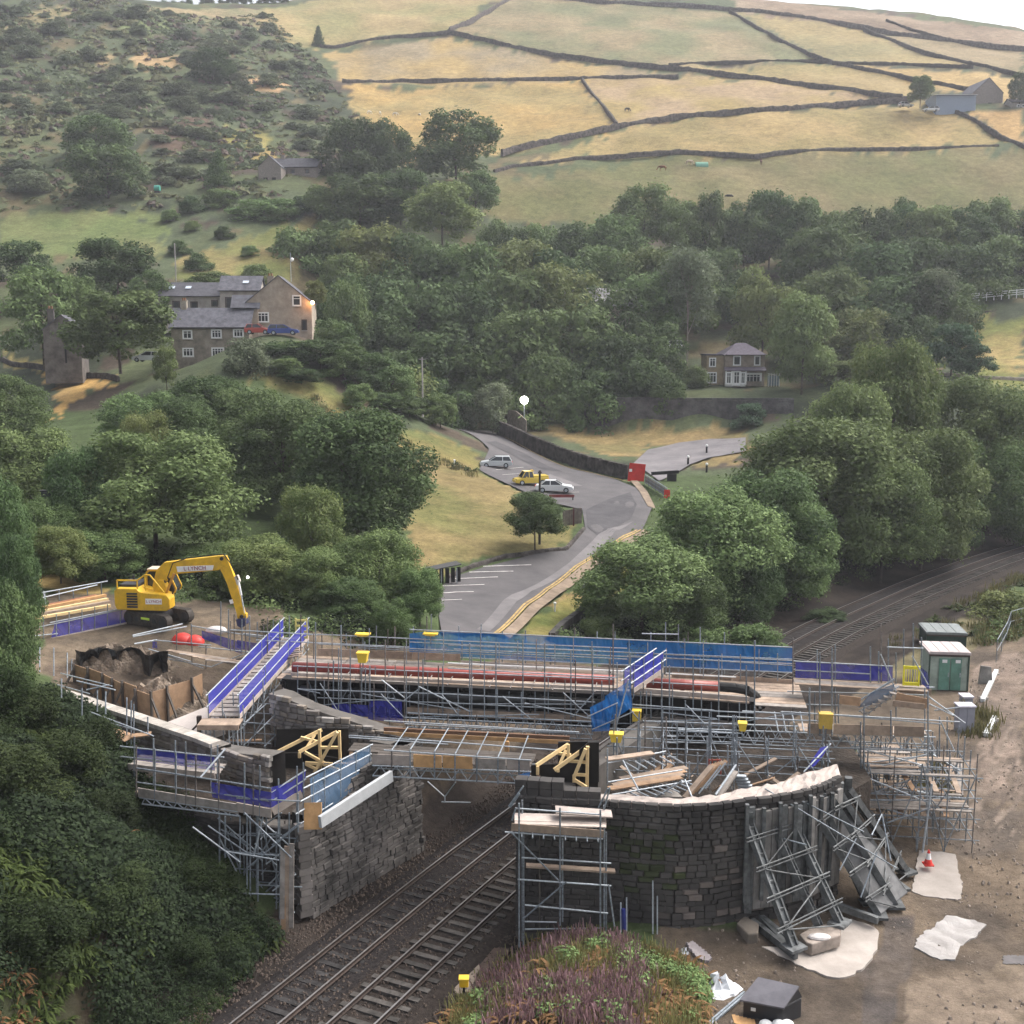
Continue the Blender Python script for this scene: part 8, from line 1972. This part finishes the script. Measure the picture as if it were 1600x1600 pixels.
T(655,890,80,80,'near','small rounded tree left of the parking lines',G_CLUMP)
T(500,860,80,110,'near','bushy tree right behind the blue ramp',G_CLUMP)
T(400,838,82,150,'nearlight','pale bushy tree behind the digger boom',G_CLUMP)
T(545,905,77,110,'neardark','low dark tree behind the left end of the bridge scaffold',G_CLUMP)
T(330,850,88,120,'near','leafy bush behind the digger cab',G_CLUMP)
T(-22,738,74,130,'neardark','tallest dark tree at the left frame edge, level with the digger',G_CLUMP,ybase=960)
T(22,835,68,80,'neardark','lower dark tree at the left frame edge beside the stacked timbers',G_CLUMP,ybase=985)
T(8,760,78,80,'near','leafy tree peeping behind the tallest left edge tree',G_CLUMP,ybase=930)
T(-12,905,60,125,'neardark','dark tree cut by the left frame edge beside the walkway',ybase=1120)
T(160,830,84,130,'near','bushy green tree above the digger body',G_CLUMP)
T(90,820,80,100,'nearlight','pale shrubby tree above the upper left walkway',G_CLUMP,ybase=905)
T(610,935,74,70,'near','bush behind the rear guard rail',name='bush',cat='bush',ybase=1005)
# the row between railway and lane
for (x,y,d,w,k,lb) in [(1005,846,89,205,'row','nearest rounded tree of the row, above the blue netting'),(1115,768,97,225,'row','second rounded tree of the row from the bridge'),(1205,735,103,200,'neardark','dark tree filling the gap behind the second rounded one'),(1295,655,117,270,'row','widest tallest rounded tree in the middle of the row'),(1385,725,114,170,'near','rounded tree leaning over the railway'),(1450,672,120,200,'row','rounded tree right of the widest one'),(1545,690,134,160,'near','rounded tree near the right end of the row'),(1600,610,138,190,'row','tree at the right frame edge end of the row'),(1500,590,142,190,'row','tree behind the right end of the row'),(1400,527,138,165,'nearlight','tall yellow-green tree rising above the row'),(1335,600,132,150,'row','tree under the tall yellow-green one'),(1605,735,134,110,'neardark','low dark tree over the railway at the right edge'),(1235,785,102,170,'row','low rounded tree at the railway edge below the widest one'),(1080,890,88,120,'neardark','low dark tree beside the nearest rounded one'),(1480,742,127,110,'neardark','low dark bush tree over the railway curve'),(1165,850,95,120,'neardark','low dark tree along the railway fence')]:
    T(x,y,d,w,k,lb,G_ROW)
T(836,770,108,98,'neardark','small dark spreading tree beside the dark post in the car park',ybase=856,lift=.15)
T(1570,925,96,110,'shrublight','grassy bramble clump behind the yard at the right',name='bush',cat='bush',ybase=985)
for (x,y,w,k,lb) in [(1290,985,70,'shrubdark','dark scrub patch beside the far rails'),(1180,985,90,'shrub','bushy scrub at the foot of the tree row by the rails'),(1100,985,90,'shrub','bushy scrub behind the blue netting'),(930,975,60,'shrub','bush hanging over the canal wall')]:
    T(x,y-12,86 if x<1200 else 98,w,k,lb,name='bush',cat='bush')
# gorse and young trees dotted over the left hillside
_gr = random.Random(4); k_ = 0
LEFTHILL = [(0,0),(300,20),(400,20),(480,75),(545,165),(540,200),(500,255),(400,240),(330,290),(250,300),(0,320)]
while k_ < 120:
    x, y = _gr.uniform(0, 545), _gr.uniform(2, 325)
    if not inside(LEFTHILL, np.array([x]), np.array([y]))[0]: continue
    if (200 < x < 290 and 80 < y < 108) or (335 < x < 440 and 190 < y < 262) or (80 < x < 250 and 200 < y < 320): continue
    q = hits([(x, y)])[0]; w = _gr.uniform(4, 11); h = w * _gr.uniform(.35, .55)
    o = bpy.data.objects.new('bush', _gr.choice(KIND['gorsemid'])); COL.objects.link(o)
    o.location = (q[0], q[1], Hs(*q) - .3); o.scale = (w, w, h); o.rotation_euler = (0, 0, _gr.uniform(0, 6))
    tag(o, 'scrubby dark bush dotted over the steep left hillside', 'bush', 'scrub bushes on the left hillside'); k_ += 1
for i,(x,y) in enumerate([(300,330),(430,345),(450,390),(390,400),(350,370),(300,360),(470,330),(265,345),(310,420),(400,440),(280,395),(500,400)]):
    q = hits([(x, y)])[0]; o = bpy.data.objects.new('bush', KIND['shrub' if i % 2 else 'shrubdark'][0]); COL.objects.link(o); o.location = (q[0], q[1], Hs(*q) - .3); w = 4 + 3 * _gr.random(); o.scale = (w, w, w * .6)
    tag(o, 'low bush on the slope between the old grey farmhouse and the farm roofs', 'bush', 'bushes on the slope above the farm')
# skyline trees
for i in range(16):
    x = 225 + i * 15 + _gr.uniform(-5, 5); q = ad(x, 9, 522); o = bpy.data.objects.new('tree', KIND['gorse'][0]); COL.objects.link(o); o.location = (q.x, q.y, Hs(q.x, q.y) - .4); w = _gr.uniform(3, 6); o.scale = (w, w, _gr.uniform(3, 6))
    tag(o, 'tiny tree on the pale skyline above the left hill', 'tree', 'skyline trees')

# ---- undergrowth on the near bank: bramble, fern and grass, one mass nobody could count
def scatter_mesh(name, spots, protos, mats_, rg):
    """joins many turned and scaled copies of a few leafy tufts into one mesh"""
    Vs, Ts, Ms = [], [], []
    for (x, y, z, s, k) in spots:
        V, tone, mi = protos[k]; a = rg.uniform(0, 6.28); c, sn = math.cos(a), math.sin(a)
        W = V.copy(); W[..., 0], W[..., 1] = V[..., 0] * c - V[..., 1] * sn, V[..., 0] * sn + V[..., 1] * c
        W = W * s + np.array((x, y, z)); Vs.append(W); Ts.append(np.clip(tone + rg.uniform(-.16, .16), 0, 1)); Ms.append(np.full(len(V), mi))
    V = np.concatenate(Vs); n = len(V); me = bpy.data.meshes.new(name)
    me.vertices.add(n * 4); me.vertices.foreach_set('co', V.reshape(-1)); me.loops.add(n * 4); me.loops.foreach_set('vertex_index', np.arange(n * 4))
    me.polygons.add(n); me.polygons.foreach_set('loop_start', np.arange(0, n * 4, 4)); me.polygons.foreach_set('loop_total', np.full(n, 4))
    for m in mats_: me.materials.append(m)
    me.polygons.foreach_set('material_index', np.concatenate(Ms).astype(int)); me.update(); me.validate()
    at = me.attributes.new('tone', 'FLOAT', 'FACE'); at.data.foreach_set('value', np.concatenate(Ts).astype(np.float32))
    return tag(link(name, me), kind='stuff')
def tuft_leafy(n, leaf, rg, h=.8, w=1.0):
    d = rg.normal(0, 1, (n, 3)); d[:, 2] = np.abs(d[:, 2]); d /= np.linalg.norm(d, axis=1)[:, None]
    P = d * (1 - rg.random(n)[:, None] ** 2 * .5) * np.array((w / 2, w / 2, h)); N_ = d + rg.normal(0, .5, (n, 3)) + np.array((0, 0, .4)); N_ /= np.linalg.norm(N_, axis=1)[:, None]
    a = np.cross(N_, rg.normal(0, 1, (n, 3))); a /= np.linalg.norm(a, axis=1)[:, None]; b = np.cross(N_, a); s = (leaf * rg.uniform(.6, 1.4, n))[:, None]
    V = np.stack([P - a * s, P - b * s * .6, P + a * s, P + b * s * .6], 1); return V, .15 + .55 * rg.random(n) + .15 * d[:, 2]  # top light painted into the tone: upper leaves come out lighter
def tuft_fern(fronds, rg, L_=.9, w=.13, segs=4):
    Q, T_ = [], []
    for i in range(fronds):
        t = rg.uniform(0, 2 * math.pi); c, s = math.cos(t), math.sin(t); el = rg.uniform(.5, 1.0); ll = L_ * rg.uniform(.7, 1.2); pts = []
        for k in range(segs + 1):
            f = k / segs; r_ = ll * f * .75; z = ll * (el * f * 1.3 - f * f * .95); pts.append(np.array((c * r_, s * r_, z)))
        side = np.array((-s, c, 0)); tn = rg.uniform(.25, .9)
        for k in range(segs):
            w0, w1 = w * (1 - k / segs) + .015, w * (1 - (k + 1) / segs) + .01
            Q.append([pts[k] - side * w0, pts[k] + side * w0, pts[k + 1] + side * w1, pts[k + 1] - side * w1]); T_.append(tn + .1 * k / segs)
    return np.array(Q), np.array(T_)
def tuft_spike(n, rg, h=.5, w=.5, wd=.03):
    """upright sprigs (heather, grass)"""
    Q = []; x = rg.normal(0, w / 3, (n, 2)); lean = rg.normal(0, .18, (n, 2)); hh = h * rg.uniform(.5, 1.1, n); t = rg.uniform(0, 6.28, n)
    for i in range(n):
        a = np.array((x[i, 0], x[i, 1], 0)); b = a + np.array((lean[i, 0] * h, lean[i, 1] * h, hh[i])); s = np.array((math.cos(t[i]), math.sin(t[i]), 0)) * wd
        Q.append([a - s, a + s, b + s * .5, b - s * .5])
    return np.array(Q), rg.random(n)
rgu = np.random.default_rng(77)
F_LEAF = mat_leaf('bank_foliage', (0.012, 0.0216, 0.0084), (0.045, 0.063, 0.0216))
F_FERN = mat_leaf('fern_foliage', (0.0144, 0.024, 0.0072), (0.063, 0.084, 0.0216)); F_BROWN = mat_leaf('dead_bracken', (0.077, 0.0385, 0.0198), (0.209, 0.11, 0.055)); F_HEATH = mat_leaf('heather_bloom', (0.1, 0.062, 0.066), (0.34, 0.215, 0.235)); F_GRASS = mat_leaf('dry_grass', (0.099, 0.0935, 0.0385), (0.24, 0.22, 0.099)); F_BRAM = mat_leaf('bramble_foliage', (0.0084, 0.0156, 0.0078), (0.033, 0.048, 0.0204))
pro = []
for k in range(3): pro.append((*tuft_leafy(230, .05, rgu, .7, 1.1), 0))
for k in range(3): pro.append((*tuft_fern(34, rgu, .55, .045), 1))
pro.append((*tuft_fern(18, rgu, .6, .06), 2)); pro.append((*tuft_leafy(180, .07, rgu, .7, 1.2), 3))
BANK = hits([(-120,1080),(60,1085),(120,1120),(200,1190),(215,1260),(300,1290),(350,1370),(400,1440),(435,1478),(400,1500),(370,1540),(330,1590),(300,1625),(-200,1650)])
x0, y0 = BANK.min(0); x1, y1 = BANK.max(0); X = rgu.uniform(x0, x1, 9000); Y = rgu.uniform(y0, y1, 9000); ok = inside(BANK, X, Y); X, Y = X[ok][:3300], Y[ok][:3300]
Z = H(X, Y); nz = vnoise(X, Y, 2.6, 31); nz2 = vnoise(X, Y, 3.5, 37); spots = []
for x, y, z, a, b in zip(X, Y, Z, nz, nz2):
    r = rgu.random(); near_edge = abs(track_offset(np.array([x]), np.array([y]))[0]) < 6.5
    if b > .74 and r < .35: k = 6
    elif a > .64: k = 3 + int(rgu.integers(3))
    elif a < .34 or r < .75 * np.clip((46 - y) / 9, 0, 1): k = 7  # dark bramble crowds the near end, painting in shade from trees and slope
    else: k = int(rgu.integers(3)) if r < .75 else 3 + int(rgu.integers(3))
    s = rgu.uniform(.65, 1.25) * (0.6 if near_edge else 1.0) * (1.35 if b < .35 else 1.0)
    spots.append((x, y, z - .1 + (rgu.uniform(0, .5) if b < .4 else 0), s, k))
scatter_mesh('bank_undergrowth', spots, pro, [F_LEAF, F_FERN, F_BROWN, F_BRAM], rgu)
kinds('bank', F_LEAF, 15000, .016, (41, 42), shape='shrub', nl=30)
for (x, y, w, h, k, lb) in [(50,1130,3.6,2.4,'bank','leafy bush at the left edge under the walkway'),(150,1185,3.2,2.4,'bank','dark bush beside the plywood sheet'),(100,1215,3.6,2.6,'bank','bush on the bank left of the scaffold platform'),(240,1290,3.4,2.4,'bank','dark bush under the scaffold platform'),(320,1390,2.6,1.8,'bank','dark bush beside the raking tubes'),(30,1250,4.0,3.0,'bank','dark tall bush at the left frame edge of the near bank'),(180,1420,3.4,2.0,'bank','dark low bush in the middle of the near bank'),(60,1480,3.6,2.2,'bank','dark bush at the lower left of the near bank'),(280,1500,2.4,1.6,'bank','small dark bush above the ballast'),(0,1120,3.4,3.0,'bank','dark tree bush under the left edge tree'),(165,1290,3.0,2.0,'bank','rounded bush in the middle of the near bank')]:
    q = hits([(x, y)])[0]; o = bpy.data.objects.new('bush', _gr.choice(KIND[k])); COL.objects.link(o); o.location = (q[0], q[1], Hs(*q) - .3); o.scale = (w, w, h); o.rotation_euler = (0, 0, _gr.uniform(0, 6)); tag(o, lb, 'bush')
# heather and bracken mound at the bottom
hp = []
for k in range(3): hp.append((*tuft_spike(60, rgu, .55, .75, .028), 0))
for k in range(2): hp.append((*tuft_fern(18, rgu, .75, .08), 1))
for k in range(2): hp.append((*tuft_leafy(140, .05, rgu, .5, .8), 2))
hp.append((*tuft_spike(70, rgu, .5, .7, .02), 3))
MOUND = hits([(690,1640),(720,1580),(770,1545),(810,1508),(855,1480),(900,1474),(960,1485),(1020,1495),(1075,1515),(1105,1540),(1090,1600),(1085,1640)])
x0, y0 = MOUND.min(0); x1, y1 = MOUND.max(0); X = rgu.uniform(x0, x1, 7000); Y = rgu.uniform(y0, y1, 7000); ok = inside(MOUND, X, Y); X, Y = X[ok][:1500], Y[ok][:1500]; Z = H(X, Y)
n1, n2 = vnoise(X, Y, 1.5, 41), vnoise(X, Y, 1.1, 43); spots = []
for x, y, z, a, b in zip(X, Y, Z, n1, n2):
    zc = proj_y = None; u = (x - x0) / (x1 - x0); v = (y - y0) / (y1 - y0); r = rgu.random()
    if a > .48 and u < .72 and r < .8: k = int(rgu.integers(3)) if r < .46 else (7 if r < .62 else 5)
    elif b > .55: k = 3 + int(rgu.integers(2))
    elif b < .3: k = 5 + int(rgu.integers(2))
    else: k = 7 if r < .6 else 3
    spots.append((x, y, z - .05, rgu.uniform(.75, 1.45), k))
scatter_mesh('heather_mound', spots, hp, [F_HEATH, F_BROWN, L_MID, F_GRASS], rgu)
# rough bracken and grass over the left hillside
LH = hits([(-60,40),(120,-8),(215,8),(330,30),(420,20),(490,90),(545,165),(590,215),(500,260),(420,330),(270,330),(-60,330)]); a_, b_ = LH.min(0), LH.max(0)
X = rgu.uniform(a_[0], b_[0], 26000); Y = rgu.uniform(a_[1], b_[1], 26000); ok = inside(LH, X, Y); X, Y = X[ok][:6200], Y[ok][:6200]; Z = H(X, Y); n1 = vnoise(X, Y, 16, 71) * .6 + vnoise(X, Y, 5, 72) * .4
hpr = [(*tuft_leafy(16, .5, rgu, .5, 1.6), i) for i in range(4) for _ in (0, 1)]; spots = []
for x, y, z, a in zip(X, Y, Z, n1):
    if a > .6 and rgu.random() < .8: continue
    k = (0 if a < .4 else 1 if a < .52 else 2) * 2 + int(rgu.integers(2))
    if rgu.random() < .12: k = 6
    spots.append((x, y, z - .25, rgu.uniform(.8, 1.9), k))
scatter_mesh('hillside_scrub', spots, hpr, [mat_leaf('hill_scrub', (0.074, 0.094, 0.054), (0.11, 0.136, 0.074)), mat_leaf('hill_bracken', (0.09, 0.113, 0.06), (0.13, 0.158, 0.08)), mat_leaf('hill_grass', (0.12, 0.125, 0.066), (0.175, 0.175, 0.09)), mat_leaf('hill_heather', (0.07, 0.055, 0.05), (0.14, 0.105, 0.085))], rgu)
# scrub and grass along the far railway verge, the yard edge and the meadow fringe
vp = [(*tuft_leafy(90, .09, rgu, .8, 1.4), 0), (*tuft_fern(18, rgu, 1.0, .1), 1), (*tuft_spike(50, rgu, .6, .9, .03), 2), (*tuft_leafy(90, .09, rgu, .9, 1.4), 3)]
spots = []
for poly, cnt, ks in [([(1000,1010),(1090,985),(1200,965),(1330,912),(1450,862),(1590,800),(1590,785),(1420,840),(1250,905),(1100,940),(960,985)], 420, (0, 3, 1, 3)), ([(1500,985),(1600,960),(1640,985),(1560,1005),(1530,1010)], 70, (1, 2, 0)), ([(1380,1010),(1450,960),(1520,930),(1600,900),(1640,920),(1560,950),(1450,1005)], 60, (2, 1)), ([(60,880),(400,850),(680,900),(660,960),(430,960),(190,930)], 260, (0, 3, 1, 0)), ([(420,985),(640,990),(650,1010),(430,1012)], 60, (0, 3))
      , ([(300,1620),(440,1480),(420,1470),(330,1560)], 40, (0, 1)), ([(850,1000),(930,975),(1000,985),(1000,1005),(900,1012)], 60, (0, 1)), ([(490,620),(640,690),(745,735),(735,745),(620,700),(480,640)], 60, (2, 1)), ([(1430,1250),(1470,1180),(1480,1200),(1450,1300)], 14, (2, 2)), ([(1500,1110),(1560,1120),(1545,1160),(1495,1150)], 20, (2, 2))]:
    PP = hits(poly); a, b = PP.min(0), PP.max(0); X = rgu.uniform(a[0], b[0], cnt * 8); Y = rgu.uniform(a[1], b[1], cnt * 8); ok = inside(PP, X, Y); X, Y = X[ok][:cnt], Y[ok][:cnt]
    for x, y, z in zip(X, Y, H(X, Y)):
        if abs(track_offset(np.array([x]), np.array([y]))[0]) < 4.8: continue
        spots.append((x, y, z - .1, rgu.uniform(.7, 1.6), ks[int(rgu.integers(len(ks)))]))
scatter_mesh('verge_scrub', spots, vp, [L_MID, F_FERN, F_GRASS, F_BRAM], rgu)

# ------------------------------------------------------------------ the air: thin haze between the viewer and the hill
hz = bpy.data.materials.new('haze_air'); hz.use_nodes = True
nt = hz.node_tree; nt.nodes.remove(nt.nodes['Principled BSDF'])
pv = nt.nodes.new('ShaderNodeVolumePrincipled'); pv.inputs['Color'].default_value = (0.86, 0.88, 0.95, 1); pv.inputs['Density'].default_value = HAZE; pv.inputs['Anisotropy'].default_value = 0.2
nt.links.new(pv.outputs[0], nt.nodes['Material Output'].inputs['Volume'])
if HAZE > 0:
    zt = max(float(GZ.max()), 190) + 12; zb = min(float(GZ.min()), -1) - 1.5
    ho = MB().box((0, 740, (zt + zb) / 2), (2600, 1620, zt - zb)).build('haze', hz); tag(ho, kind='stuff'); ho.display_type = 'WIRE'
